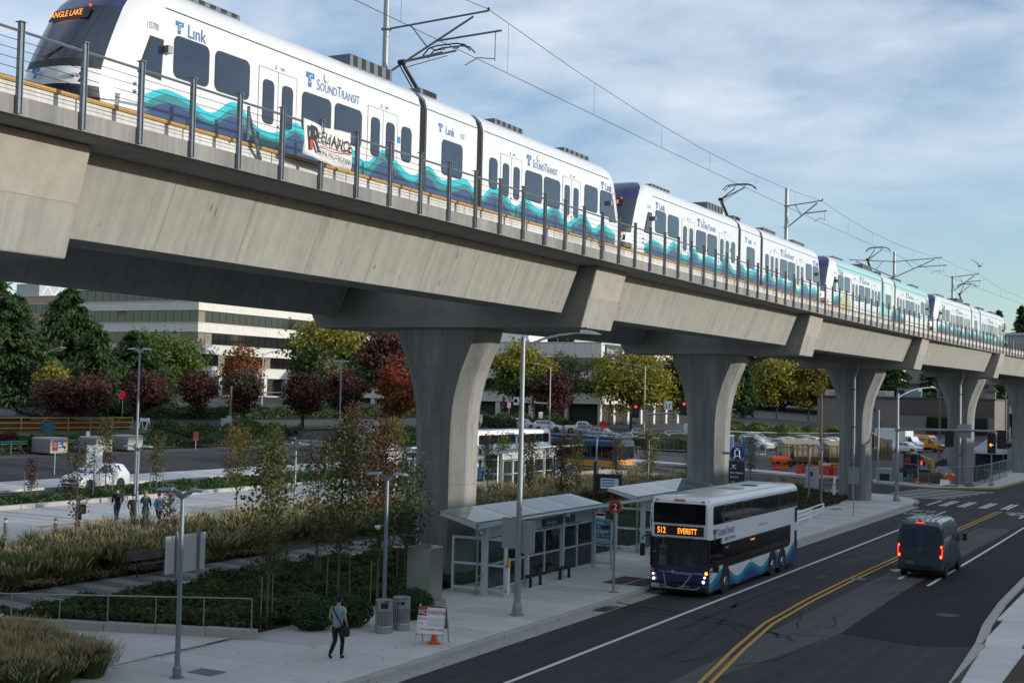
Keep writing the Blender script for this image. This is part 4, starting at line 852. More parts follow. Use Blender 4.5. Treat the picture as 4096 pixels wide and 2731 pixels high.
# ---------------------------------------------------------------- grey panel van
def make_van():
    t=thing('panel_van','dark blue grey high roof delivery van with lit red tail lamps, driving away','van',(-11.62,63.3,0))
    vp=mat('van_paint',(.055,.085,.115),.28,.35,coat=.8); vb=mat('van_plastic',(.02,.022,.024),.6)
    S=[(0,.45,1.0,2.50,.97,.86),(.06,.42,1.0,2.62,.99,.87),(.5,.4,1.0,2.68,1.0,.87),(3.2,.4,1.0,2.68,1.0,.87),(3.9,.4,1.0,2.62,1.0,.85),(4.5,.4,1.0,2.2,.99,.80),(5.0,.4,1.0,1.5,.97,.84),(5.5,.42,.9,1.15,.95,.84),(5.85,.45,.8,.95,.90,.8),(5.95,.5,.7,.8,.8,.7)]
    rings=[]
    for y,zb,zm,zt,hw,ht in S:
        m=zb+(zt-zb)*.55; rings.append([(-hw*.97,y,zb),(-hw,y,zb+.3),(-hw,y,m),(-hw*.97,y,zt-.35),(-ht,y,zt-.08),(-ht*.85,y,zt),(ht*.85,y,zt),(ht,y,zt-.08),(hw*.97,y,zt-.35),(hw,y,m),(hw,y,zb+.3),(hw*.97,y,zb)])
    MB().loft(rings).build('body',vp,t,smooth=35)
    for s in (-1,1):
        d=MB().add([(s*.012,-.012,.62),(s*.93,-.012,.62),(s*.945,-.012,1.4),(s*.86,-.012,2.30),(s*.80,-.012,2.42),(s*.012,-.012,2.44)],[(0,1,2,3,4,5)]).build('rear_door',vp,t)
        MB().px(rrect(-.02,-.016,1.5,2.25,.001),s*.14,s*.76).build('window_pressing',mat('van_panel',(.045,.072,.105),.14,.3,coat=.9),d)
        l=MB().box(*sorted((s*.86,s*1.005)),-.03,.14,.92,1.58).build('tail_light',lens_r,t,bevel=.03)
        MB().cbox((s*.945,-.035,1.50),(.07,.03,.12)).cbox((s*.93,-.035,1.05),(.10,.03,.16)).cbox((s*.975,-.033,1.27),(.035,.03,.40)).build('lit_element',ledr,l); MB().cbox((s*.93,-.045,1.05),(.05,.03,.08)).cbox((s*.945,-.045,1.50),(.035,.03,.06)).build('lit_element',leda,l)
        MB().path([(s*.97,0,1.35),(s*.985,0,1.95)],.02,5).build('hinge',vb,t)
        for yy in (1.05,4.75): 
            MB().lathe([(.42,-.03),(.42,.008)],n=20).build('wheel_arch',vb,t).matrix_local=frame((s*1.0,yy,.40),(0,s,0),(0,0,1)); wheel(t,s*1.01,yy,.36,.24,s,rim=mat('steel_rim',(.12,.125,.13),.5,.5))
        MB().box(*sorted((s*.995,s*1.015)),1.5,4.3,.48,.66).build('side_moulding',vb,t)
        MB().px([(3.75,1.45),(4.75,1.40),(4.4,2.0),(3.8,2.1)],s*.99,s*1.0).build('cab_window',glass_d,t); MB().path([(s*1.0,4.5,1.5),(s*1.2,4.5,1.55)],.03,6).cbox((s*1.27,4.48,1.62),(.2,.14,.36)).build('mirror',vb,t,bevel=.03)
        MB().box(*sorted((s*1.0,s*1.008)),1.6,3.5,1.36,1.39).box(*sorted((s*1.0,s*1.008)),3.55,3.565,.6,2.2).box(*sorted((s*1.0,s*1.008)),2.0,2.015,.6,2.2).build('slide_rail',vb,t)
    MB().box(-1.0,1.0,-.10,.3,.40,.60).build('rear_bumper',vb,t,bevel=.04); MB().box(-.6,.6,-.14,0,.55,.60).build('rear_step',vb,t)
    MB().box(-.19,.19,-.03,.0,2.53,2.58).build('brake_light',ledr,t); MB().cbox((0,.0,2.64),(.1,.12,.06)).build('camera_pod',vb,t)
    MB().cbox((-.47,-.022,.74),(.36,.02,.17)).build('licence_plate',mat('dark_plate',(.10,.11,.115),.5),t); MB().box(-.05,.05,-.016,-.01,1.3,1.4).build('badge',chrome,t); MB().box(.1,.35,-.03,-.012,1.18,1.24).build('door_handle',vb,t); MB().box(-.66,-.28,-.02,-.012,.88,.94).build('plate_light',vb,t)
    for k in range(6): x=-.62+.25*k; MB().tube((x,.25,2.69),(x,3.3,2.69),.022,6).build('roof_rib',vp,t)
    MB().box(-.9,.9,.3,5.6,.25,.42).build('chassis',black,t)
    MB().add([(-.78,4.05,2.57),(.78,4.05,2.57),(.80,4.95,1.62),(-.80,4.95,1.62)],[(0,1,2,3)]).build('windshield',glass_d,t,loc=(0,.03,.03))
    return t
make_van()
# ---------------------------------------------------------------- blue articulated bus in the loop
def box_bus(parent, M, L_, front):
    bl=mat('bus_deep_blue',(.012,.045,.10),.35,coat=.4); yb=mat('bus_yellow',(.55,.24,.02),.4); w=1.28
    def pb(mb,nm,m,pp=parent,**k): o=mb.build(nm,m,pp,**k); o.matrix_local=M if pp is parent else Matrix(); return o
    P=[(w,.35),(w,2.75),(w-.18,2.95),(-w+.18,2.95),(-w,2.75),(-w,.35)]
    b=pb(MB().py(P,0,L_),'body',bl); pb(MB().box(-w-.006,w+.006,.3,L_-.3,.35,.95),'yellow_skirt',yb); pb(MB().box(-w*.75,w*.75,.8,L_-.5,2.95,3.28),'roof_fairing',bl,bevel=.1)
    n=int(L_/1.5)
    for s in (-1,1):
        for k in range(n): a=.5+(L_-1)*k/n; pb(MB().px(rrect(a+.06,a+(L_-1)/n-.06,1.25,2.3,.1),s*w,s*(w+.012)),'window',glass_b)
        for yy in (2.2,L_-2.2): o=wheel(parent,s*(w+.02),yy,.48,.28,s,hub=False); o.matrix_local=M@o.matrix_local
    if front:
        pb(MB().box(-w*.94,w*.94,-.03,.0,1.1,2.35),'windshield',glass_d); pb(MB().box(-.9,.9,-.03,.0,2.45,2.8),'destination_sign',black); pb(MB().box(-w,w,-.06,0,.35,1.08),'front_panel',yb); pb(MB().box(-w*.98,w*.98,-.16,.0,.28,.52),'bumper',black)
        rk=MB().path([(-.8,-.2,.6),(-.8,-.8,.6),(.8,-.8,.6),(.8,-.2,.6)],.03,6).path([(-.6,-.75,.6),(-.6,-.75,1.2),(.6,-.75,1.2),(.6,-.75,.6)],.025,6); pb(rk,'bicycle_rack',galv)
        for s in (-1,1): pb(MB().cbox((s*1.5,-.2,1.9),(.2,.15,.4)),'mirror',black); pb(MB().ball((s*1.0,-.07,.8),.09,8),'headlight',chrome)
ab=thing('articulated_bus','dark blue articulated bus with yellow skirt turning out of the bus loop','bus',(-49.6,119.6,T(-49)+.05),0)
box_bus(ab,Matrix.Rotation(R(-107+180),4,'Z'),9.6,True)
box_bus(ab,Matrix.Translation((-9.9,-3.3,.45))@Matrix.Rotation(R(-150+180+20),4,'Z')@Matrix.Rotation(R(100),4,'Z'),8.,False)
MB().cbox((-9.6,-3.0,1.75),(1.2,2.1,2.5)).build('bellows',mat('bellows_grey',(.12,.12,.125),.8),ab)
# ---------------------------------------------------------------- cars
wpaint=mat('paint_white',(.62,.64,.66),.3,coat=.7); silver=mat('paint_silver',(.30,.32,.34),.3,.5,coat=.7); maroon=mat('paint_maroon',(.06,.012,.02),.3,coat=.7); cblue=mat('paint_blue',(.02,.05,.12),.3,coat=.7); cblack=mat('paint_black',(.012,.013,.015),.28,coat=.8)
suv=carlike('parked_car','white compact SUV driving past the green hedge of the bus loop','car',(-62.7,63.6,T(-62.7)+.04),0.04,wpaint,'suv')
carlike('pickup_truck','white pickup truck by the yellow railing at the edge of the street','pickup',(-92.6,78.5,T(-92.6)),math.pi,wpaint,'pickup')
carlike('pickup_truck','black pickup truck nosing in beside the bike lockers','pickup',(-70.4,58.2,T(-70.4)+.02),math.pi,cblack,'pickup')
carlike('parked_car','black car parked behind the yellow railing under the golden tree','car',(-108.5,97.5,T(-108.5)),math.pi*.8,cblack,'suv')
carlike('parked_car','dark grey car on the street behind the red trees','car',(-93.5,141.,T(-93.5)),.05,cblue,'sedan')
gr='cars parked by the office building'
carlike('pickup_truck','white pickup truck with its bright front towards the stop sign','pickup',(-83.5,184.5,T(-83.5)),R(105),wpaint,'pickup',gr)
carlike('parked_car','white SUV parked behind the blue bus roof','car',(-91.5,180.5,T(-91.5)),R(100),wpaint,'suv',gr)
carlike('parked_car','white van like car beside the street light arm','car',(-87.8,181.2,T(-87.8)),R(105),wpaint,'suv',gr)
for i,(x,y) in enumerate(((-71.5,174.),(-68.3,176.5),(-66.5,182.),(-63.5,184.))): carlike('parked_car',('silver sedan beside the stop sign','silver hatchback second from the stop sign','silver sedan parked below the yellow tree','silver car parked by the white cargo van')[i],'car',(x,y,T(x)),R(95),silver,('sedan','sedan','suv','sedan')[i],gr)
gy='white cars parked in the fenced yard'
first=carlike('parked_car','first white car of the fenced yard row, beside the station pylon','car',(-55.5,182.,T(-55.5)),R(68),wpaint,'suv',gy)
yl_=['white car in the fenced yard, right behind the first of its row','white car in the yard beside the tan containers','white car in the yard behind the tan container roof','white car in the yard close to the wire fence','white car in the yard half hidden by the third column','white car at the end of the yard row nearest the yellow van','white car tucked between the fence and the row','white car in the yard beside the box truck']
for (x,y),lb_ in zip(((-53.2,186.5),(-51.2,192.),(-49.8,199.),(-54.4,194.),(-47.8,207.),(-44.8,214.),(-50.5,206.),(-42.,219.)),yl_): dup(first,(x,y,T(x)),R(66),lb_)
carlike('parked_car','dark maroon car parked near the low mall building','car',(-31.5,262,.25),R(75),maroon,'sedan'); carlike('parked_car','dark blue car parked near the low mall building','car',(-31.5,272,.25),R(75),cblue,'suv')
wk=carlike('parked_car','silver car parked in the far lot beside the second column','car',(-60.5,196.,T(-60.5)),R(80),silver,'suv',gr)
for i,(x,y,l) in enumerate(((-76.5,176.,'silver car between the white pickup and the stop sign'),(-79.8,179.,'silver car behind the white pickup'),(-74.,186.,'silver car in the second row behind the stop sign'),(-70.,189.,'silver car in the second row under the golden tree'),(-95.,177.5,'silver car behind the speed limit sign'),(-62.,203.,'silver car by the yard fence beyond the white cargo van'))): dup(wk,(x,y,T(x)),R(88+5*i),l)
for i,(x,y,l) in enumerate(((-57.6,188.,'white car in the yard, second row nearest the second column'),(-52.6,201.5,'white car in the yard, second row behind the pylon'),(-46.2,200.5,'white car in the yard directly behind the tan containers'),(-40.,207.,'white car in the yard in front of the box truck cab'),(-55.,206.,'white car at the fence corner of the yard'))): dup(first,(x,y,T(x)),R(66),l)
def cargo_van(label, loc, rz, col, stripe=False):
    t=thing('cargo_van',label,'van',loc,rz)
    P=[(0,.5),(0,1.1),(.95,1.35),(1.75,2.35),(2.3,2.62),(5.7,2.68),(5.85,2.5),(5.9,.5)]
    MB().px(P,-1.0,1.0).build('body',col,t,bevel=.09)
    for s in (-1,1):
        MB().px([(1.15,1.4),(2.2,1.4),(2.2,2.1),(1.75,2.1)],s*1.0,s*1.012).build('cab_window',glass_d,t)
        for yy in (1.0,4.7): wheel(t,s*1.01,yy,.37,.24,s,rim=galv)
        MB().box(*sorted((s*1.0,s*1.02)),1.5,4.2,.5,.75).build('side_moulding',black,t)
        if stripe:
            MB().box(*sorted((s*1.0,s*1.012)),2.6,5.3,1.85,2.15).build('stripe',mat('stripe_blue',(.12,.10,.34),.4),t); MB().box(*sorted((s*1.0,s*1.016)),4.2,5.2,1.83,2.17).build('name_panel',whitep,t)
            if s>0: text('PENSKE',.2,blk,t,frame((1.018,4.28,1.93),(0,1,0),(0,0,1)),sx=.95)
            else: text('PENSKE',.2,blk,t,frame((-1.018,5.14,1.93),(0,-1,0),(0,0,1)),sx=.95)
    MB().add([(-.9,.98,1.40),(.9,.98,1.40),(.84,1.72,2.32),(-.84,1.72,2.32)],[(0,1,2,3)]).build('windshield',glass_d,t,loc=(0,-.03,.03)); MB().box(-.7,.7,-.02,.05,.7,1.0).build('grille',black,t); MB().box(-.85,.85,.3,5.6,.3,.5).build('chassis',black,t)
    for s in (-1,1): MB().cbox((s*.9,5.9,1.3),(.12,.05,.5)).build('tail_light',lens_r,t); MB().cbox((s*.78,-.0,1.05),(.3,.1,.18)).build('headlight',chrome,t); MB().cbox((s*1.15,1.35,1.6),(.2,.14,.34)).build('mirror',black,t)
    return t
cargo_van('bright yellow rental cargo van parked beside the white box truck',(-36.6,218.,T(-36)),R(-110+180),mat('paint_yellow',(.62,.27,.012),.35,coat=.5),True)
cargo_van('white cargo van parked behind the red traffic signals',(-66.,196.,T(-66)),R(75),wpaint)
t=thing('box_truck','white box truck parked behind the yellow van','truck',(-41.2,214.5,T(-41)),R(70))
MB().box(-1.2,1.2,0,5.4,1.0,3.4).build('cargo_box',mat('box_white',(.55,.56,.57),.5),t,bevel=.04); MB().px([(-2.0,.6),(-2.0,1.3),(-1.2,1.6),(-.8,2.3),(-.1,2.35),(-.1,.6)],-1.0,1.0).build('cab',wpaint,t,bevel=.06)
for s in (-1,1):
    for y in (-1.1,3.9): wheel(t,s*1.05,y,.42,.3,s,rim=galv)
    MB().px([(-1.1,1.55),(-.3,1.55),(-.3,2.15),(-.75,2.15)],s*1.0,s*1.01).build('cab_window',glass_d,t)
MB().box(-.6,.6,0,5.3,.5,1.0).build('chassis',black,t)
# ================================================================ STREET FURNITURE
gp_='slim grey lamp posts with twin heads'
def lamp2(x, y, h, label, rz=0., base=None, bulbs=False):
    t=thing('lamp_post',label,'lamp post',(x,y,G(x) if base is None else base),rz,gp_)
    MB().tube((0,0,.3),(0,0,h-.12),.075,12,.06).build('pole',greypaint,t); MB().lathe([(.20,0),(.20,.03),(.12,.04),(.12,.26),(.09,.32)],n=16).build('base',greypaint,t)
    for s in (-1,1):
        MB().add([(s*.04,-.05,h-.22),(s*.04,.05,h-.22),(s*.30,-.09,h-.01),(s*.30,.09,h-.01),(s*.04,-.05,h-.06),(s*.04,.05,h-.06),(s*.30,-.09,h+.06),(s*.30,.09,h+.06)],[(0,2,3,1),(4,5,7,6),(0,4,6,2),(1,3,7,5),(2,6,7,3),(0,1,5,4)]).build('bracket',greypaint,t)
        hd=MB().add([(s*.28,-.13,h),(s*.28,.13,h),(s*.72,-.15,h),(s*.72,.15,h),(s*.84,-.06,h),(s*.84,.06,h),(s*.28,-.09,h+.09),(s*.28,.09,h+.09),(s*.70,-.10,h+.07),(s*.70,.10,h+.07)],[(0,2,4,5,3,1),(6,7,9,8),(0,6,8,2),(1,3,9,7),(8,9,5,4),(2,8,4),(3,5,9),(0,1,7,6)]).build('lamp_head',mat('lamp_head',(.34,.39,.43),.4,.2),t)
        MB().box(*sorted((s*.35,s*.66)),-.09,.09,h-.012,h-.002).build('lens',mat('lamp_lens',(.5,.5,.47),.4),hd)
        MB().tube((s*.22,0,h+.05),(s*.22,0,h+.14),.025,8).build('sensor',whitep if bulbs else black,t)
    return t
lamp2(-24.6,28.2,5.0,'twin headed lamp post on the open paving beside the feather grass',.1)
p2l=lamp2(-25.75,40.2,4.85,'twin headed lamp post rising behind the two litter bins',.1)
MB().path([(0,0,3.05),(-.25,-.05,3.08)],.03,6).build('camera_arm',galv,p2l); MB().lathe([(.09,0),(.11,-.06),(.06,-.14)],(-.30,-.06,3.06),10).build('security_camera',whitep,p2l)
lamp2(-45.4,48.8,4.2,'twin headed lamp post beside the group of walking people',.1)
lamp2(-43.7,59.0,4.2,'twin headed lamp post in the feather grass by the bus loop',.1,bulbs=True)
lamp2(-48.4,94.2,3.9,'twin headed lamp post beside the waiting double deck bus',.1); lamp2(-44.5,101.1,3.9,'twin headed lamp post beside the blue articulated bus front',.1)
lamp2(-32.0,95.0,4.1,'twin headed lamp post in front of the second viaduct column',.1,bulbs=True); lamp2(-27.6,104.,4.3,'twin headed lamp post in the low bed beside the third column',.1); lamp2(-25.7,100.4,4.3,'twin headed lamp post behind the white steel barrier',.1); lamp2(-38.5,97.5,4.2,'twin headed lamp post among the saplings by the cross street',.1)
gt='tall twin headed lamp posts of the lot'
for (x,y,lb) in ((-54.3,58.2,'tall twin headed lamp post in the hedge strip behind the people'),(-70.9,102.3,'tall twin headed lamp post at the back of the bus loop near the cabinet')):
    o=lamp2(x,y,8.9,lb,.1); o['group']=gt
def cobra(x, y, h, arms, label, base=None, group='curved arm street lights', r=.12):
    t=thing('street_light',label,'street light',(x,y,G(x) if base is None else base),0,group)
    MB().tube((0,0,.4),(0,0,h),r,14,r*.62).build('pole',galv,t); MB().lathe([(r*2.1,0),(r*2.1,.05),(r*1.5,.06),(r*1.5,.28),(r*1.2,.45)],n=10).build('base',galv,t); MB().lathe([(r*.8,0),(r*.8,.08),(.02,.2)],(0,0,h),10).build('finial',galv,t)
    for (dx,dy,up) in arms:
        P=[(dx*k,dy*k,h-.25+up*(1-(1-k)**2.2)) for k in (0,.15,.35,.6,.85,1)]
        MB().path(P,.045,8).build('arm',galv,t); n=Vector((dx,dy,0)).normalized(); p=Vector(P[-1]); M=frame(p,n,(0,0,1).__class__((-n.y,n.x,0)))
        a=MB(); a.add([(-.1,-.12,0),(-.1,.12,0),(.5,.16,-.03),(.5,-.16,-.03),(.72,.08,-.02),(.72,-.08,-.02),(-.08,-.07,.14),(-.08,.07,.14),(.3,.08,.12),(.3,-.08,.12)],[(0,3,5,4,2,1),(6,7,8,9),(0,1,7,6),(0,6,9,3),(1,2,8,7),(3,9,8,2),(2,4,8),(3,9,5),(4,5,9,8)])
        o=a.build('luminaire',galv,t); o.matrix_local=M; MB().tube((.12,0,.13),(.12,0,.24),.035,8).build('photocell',black,o)
    return t
sl=cobra(-21.7,42.6,9.75,[(1.9,.9,.55)],'tall galvanised street light with one curved arm beside the bus shelter')
MB().box(-.62,-.05,-.10,-.06,2.35,3.45).build('sign_back',mat('sign_back',(.32,.34,.34),.5,.4),sl); MB().box(.08,.62,.03,.07,2.2,3.35).build('sign_back',mat('sign_back',(.32,.34,.34),.5,.4),sl,bevel=.02); MB().cbox((-.08,-.13,.95),(.14,.06,.26)).build('hand_hole',galv,sl,bevel=.02)
cobra(-67.8,169.8,10.6,[(-4.2,-1.2,.9),(2.6,1.0,.75)],'tall street light with two curved arms over the red signals',base=T(-67.8))
cobra(-81.6,168.8,9.6,[(-1.6,-.8,.8)],'street light with one curved arm beside the no turn sign',base=T(-81.6))
cobra(-118,151,8.6,[(-1.9,-.6,.9),(1.9,.8,.7)],'twin arm street light in front of the office letters',base=T(-118)); cobra(-127,131.,7.4,[(-1.6,-.5,.8)],'street light with bare mast arm by the green maple',base=T(-127)); cobra(-119,112,7.2,[(1.6,.9,.9)],'pale street light at the edge of the conifers',base=T(-119))
tag(MB().tube((-118,151,T(-118)+3.2),(-112.,155,T(-118)+3.3),.09,8).build('mast_arm',galv),'bare horizontal steel mast arm behind the dark red maples','mast arm'); tag(MB().tube((-127,131,T(-127)+4.1),(-130.,121,T(-127)+4.4),.09,8).build('mast_arm',galv),'bare horizontal steel mast arm by the green maple','mast arm')
def signal(parent, M, lit=None, arrow_=False, plate=True):
    o=MB().box(-.19,.19,-.12,.12,-.55,.55).build('signal_head',black,parent); o.matrix_local=M
    if plate: MB().box(-.34,.34,.06,.08,-.72,.72).build('back_plate',black,o)
    for i,z in enumerate((.36,0,-.36)):
        c=(lens_r,lens_a,mat('green_lens',(.02,.10,.06),.3))[i]
        if lit==i: c=(ledr,leda,ledm)[i]
        MB().lathe([(.13,0),(.13,.02)],n=14).build('lens',c if lit==i else mat('dark_lens',(.03,.028,.027),.3),o).matrix_local=frame((0,-.13,z),(1,0,0),(0,0,1))
        MB().path([(-.14,-.14,z),(-.12,-.26,z+.10),(.12,-.26,z+.10),(.14,-.14,z)],.012,5).build('visor',black,o)
    return o
# mast arm signal at the corner
t=cobra(-22.0,109.6,8.5,[(1.9,3.6,.9)],'tall signal pole with a curved lamp arm and long mast arm at the corner',r=.17)
MB().tube((0,0,5.75),(8.4,.35,5.85),.13,10,.075).build('mast_arm',galv,t); MB().lathe([(.2,-.18),(.2,.18)],(0,0,5.75),12).build('arm_flange',galv,t)
MB().box(4.55,5.6,.42,.46,5.2,6.3).build('sign_back',mat('sign_back',(.32,.34,.34),.5,.4),t)
for x in (4.0,7.9): signal(t,Matrix.Translation((x,.2,5.2))@Matrix.Rotation(math.pi,4,'Z'))
MB().cbox((-.9,-.3,1.9),(.75,.25,.55)).build('pedestrian_signal',black,t); MB().cbox((.3,-.2,2.0),(.35,.2,.6)).build('control_box',galv,t)
def pole_post(name, label, cat, x, y, h, r=.06, base=None, m=None):
    t=thing(name,label,cat,(x,y,G(x) if base is None else base)); MB().tube((0,0,0),(0,0,h),r,10).build('post',m or galv,t); return t
t=pole_post('signal_post','short signal post with a glowing red hand at the far corner','traffic signal',-24.8,133.6,2.9); MB().lathe([(.22,0),(.24,.25),(.1,.35)],n=8).build('footing',concrete,t); MB().cbox((.45,-.1,2.05),(.5,.3,.42)).build('pedestrian_signal',black,t); MB().cbox((.36,-.27,2.05),(.16,.02,.24)).cbox((.36,-.27,2.2),(.10,.02,.12)).build('hand_symbol',ledr,t); MB().cbox((.1,0,2.65),(.2,.2,.5)).build('signal_head',black,t)
t=pole_post('signal_post','signal post with a lit amber left arrow at the far corner','traffic signal',-18.6,137.6,3.2); MB().lathe([(.22,0),(.24,.3),(.1,.4)],n=8).build('footing',concrete,t); so=MB().box(-.38,.38,-.12,.12,3.15,5.15).build('signal_head',black,t); MB().path([(.16,-.14,3.98),(-.16,-.14,3.98)],.03,5).path([(-.02,-.14,4.12),(-.17,-.14,3.98),(-.02,-.14,3.84)],.03,5).build('arrow_lens',leda,so)
t=pole_post('signal_post','tall signal pole beside the third column with a dark signal head','traffic signal',-28.6,133.4,7.0,.10); signal(t,Matrix.Translation((-.35,0,3.9))@Matrix.Rotation(R(60),4,'Z'))
# signals on the cross street mast arm
t=thing('signal_mast','mast arm with red lit signals and lane arrow sign over the cross street','traffic signal',(-67.6,170.2,T(-67.6)))
MB().tube((0,0,4.2),(11.,5,5.2),.13,8,.08).build('mast_arm',galv,t)
for k,(q,l) in enumerate(((-.12,0),(.42,0),(.72,None))): signal(t,Matrix.Translation((11*q,5*q-.2,4.55+1.0*q+.3))@Matrix.Rotation(R(25),4,'Z')@Matrix.Scale(1.4,4),l)
MB().box(2.2,3.3,.9,.95,4.9,6.1).build('lane_sign',whitep,t); MB().path([(2.5,.86,5.1),(2.5,.86,5.5),(2.35,.86,5.8)],.05,5).path([(2.9,.86,5.1),(2.9,.86,5.5),(3.1,.86,5.8)],.05,5).build('lane_arrow',blk,t)
t=thing('signal_mast','mast arm with dark yellow edged signals and a no turn sign','traffic signal',(-81.8,168.5,T(-81.8))); MB().tube((0,0,4.6),(-6,-2.5,4.8),.12,8).build('mast_arm',galv,t)
for q in (.32,.95): o=signal(t,Matrix.Translation((-6*q,-2.5*q,4.7))@Matrix.Rotation(R(110),4,'Z')@Matrix.Scale(1.25,4)); MB().box(-.36,.36,.085,.09,-.74,.74).build('yellow_border',yellow_line,o)
MB().box(-4.4,-3.6,-1.9,-1.86,4.3,5.4).build('no_turn_sign',whitep,t); MB().lathe([(.3,0),(.3,.02),(.24,.021),(.24,.0)],n=18).build('red_ring',redp,t).matrix_local=frame((-4.0,-1.94,4.9),(1,0,0),(0,0,1)); MB().path([(-4.1,-1.96,4.7),(-4.1,-1.96,4.95),(-3.9,-1.96,5.05)],.03,5).build('no_turn_arrow',blk,t)
# ---------------------------------------------------------------- bus shelters
sgl=glassmat('shelter_glass',(.88,.94,.94),.03); rgl=glassmat('roof_glass',(.60,.80,.77),.22,.03); sfr=mat('shelter_frame',(.52,.57,.60),.45,.1)
def shelter(label, x, y, Ls=11., base=None, group='glass bus shelters'):
    t=thing('bus_shelter',label,'bus shelter',(x,y,G(x) if base is None else base),0,group)
    n=4
    for k in range(n):      # glass roof panes: valley over the wall, wings rising to both sides
        a=-.6+(Ls+1.2)*k/n; b=-.6+(Ls+1.2)*(k+1)/n
        for s,w in ((1,1.9),(-1,1.75)):
            MB().add([(s*.06,a+.03,2.82),(s*w,a+.03,3.18),(s*w,b-.03,3.18),(s*.06,b-.03,2.82),(s*.06,a+.03,2.85),(s*w,a+.03,3.21),(s*w,b-.03,3.21),(s*.06,b-.03,2.85)],[(0,1,2,3),(4,5,6,7),(0,1,5,4),(1,2,6,5),(2,3,7,6),(3,0,4,7)]).build('roof_pane',rgl,t)
            MB().tube((s*.05,b,2.80),(s*w,b,3.16),.035,6).build('rafter',sfr,t)
            if k==0: MB().add([(s*.05,-.65,2.60),(s*w,-.65,3.06),(s*w,-.65,3.18),(s*.05,-.65,2.82),(s*.05,-.57,2.60),(s*w,-.57,3.06),(s*w,-.57,3.18),(s*.05,-.57,2.82)],[(0,1,2,3),(4,5,6,7),(0,1,5,4),(1,2,6,5),(2,3,7,6),(3,0,4,7)]).build('end_beam',sfr,t)
    for s,w in ((1,1.9),(-1,1.75)): MB().box(*sorted((s*w,s*(w-.09))),-.65,Ls+.65,3.08,3.17).build('eaves_beam',sfr,t)
    MB().box(-.07,.07,-.65,Ls+.65,2.66,2.80).build('valley_gutter',galv,t)
    for yy in (0,3.6,7.0,Ls-.6): MB().box(-.11,.11,yy-.09,yy+.09,0,2.66).build('post',sfr,t)
    MB().tube((-.18,-.28,0),(-.18,-.28,2.62),.05,8).tube((-.18,-.28,.75),(.05,-.05,.75),.025,6).build('downpipe',steel,t)
    ys=[.1,1.85,3.5,5.3,6.9,8.6,Ls-.7]
    for a,b in zip(ys,ys[1:]):
        for z0,z1 in ((.22,1.12),(1.16,2.1)): MB().box(-.008,.008,a+.05,b-.05,z0,z1).build('pane',sgl,t)
        f=MB()
        for z in (.18,1.14,2.12): f.box(-.03,.03,a,b,z-.03,z+.03)
        f.box(-.03,.03,a,a+.05,.18,2.12).box(-.03,.03,b-.05,b,.18,2.12); f.build('window_frame',sfr,t)
    MB().box(-.012,.012,.1,Ls-.7,2.2,2.62).build('frosted_band',mat('frosted',(.42,.44,.44),.5),t)
    for yy in (0,Ls-.6):
        for s,w in ((1,.95),(-1,1.45)):
            for z0,z1 in ((.30,1.15),(1.21,2.12)): MB().box(*sorted((s*.17,s*(w-.06))),yy-.008,yy+.008,z0,z1).build('pane',sgl,t)
            f=MB()
            for z in (.24,1.18,2.18): f.box(*sorted((s*.1,s*w)),yy-.05,yy+.05,z-.045,z+.045)
            f.box(*sorted((s*(w-.08),s*w)),yy-.055,yy+.055,0,2.22); f.build('end_frame',sfr,t)
    for (bx_,by) in ((.55,3.4),(.55,6.2),(-.55,2.2)):
        o=MB().box(bx_-.05,bx_+.05,by-.85,by+.85,.40,.45).build('bench_beam',black,t)
        for q in (-.45,.45): MB().lathe([(.07,0),(.06,.4)],(bx_,by+q,0),10).build('leg',black,o)
        for q in (-.5,.12,.62): MB().lathe([(.20,0),(.23,.02),(.22,.05),(.17,.03),(.05,.02)],(bx_,by+q,.45),14).build('seat',black,o)
    return t
s1=shelter('glass bus shelter with butterfly roof nearest the steel cabinet on the sidewalk',-24.95,46.1)
MB().box(.06,.09,5.0,8.2,2.26,2.58).build('name_sign',mat('sign_navy',(.012,.025,.09),.4),s1); text('Northgate',.24,whitep,s1,frame((.093,5.3,2.33),(0,1,0),(0,0,1)))
MB().lathe([(.09,0),(.10,-.08),(.06,-.16)],(.8,5.9,2.82),10).build('security_camera',whitep,s1)
shelter('glass bus shelter partly hidden behind the double deck bus',-25.2,63.2,10.5)
s3=shelter('glass bus shelter on the loop platform by the second double deck bus',-45.6,86.5,9.5,base=T(-45.6)+.28); s4=shelter('glass bus shelter with blue name board on the loop platform',-49.2,74.2,5.2,base=T(-49.2)+.28)
MB().box(-.6,1.6,-.75,-.71,2.2,2.62).build('name_board',mat('sign_navy',(.012,.025,.09),.4),s4); text('Northgate',.26,whitep,s4,frame((-.2,-.755,2.3),(1,0,0),(0,0,1)))
t=thing('card_reader','yellow and white ticket card reader inside the shelter end','card reader',(-24.3,46.75,.15)); MB().box(-.09,.09,-.09,.09,0,1.05).build('pedestal',whitep,t); MB().box(-.12,.12,-.14,.10,1.05,1.42).build('reader',mat('reader_yellow',(.55,.33,.03),.5),t,bevel=.03); MB().box(-.07,.07,-.15,-.14,1.12,1.34).build('reader_face',black,t)
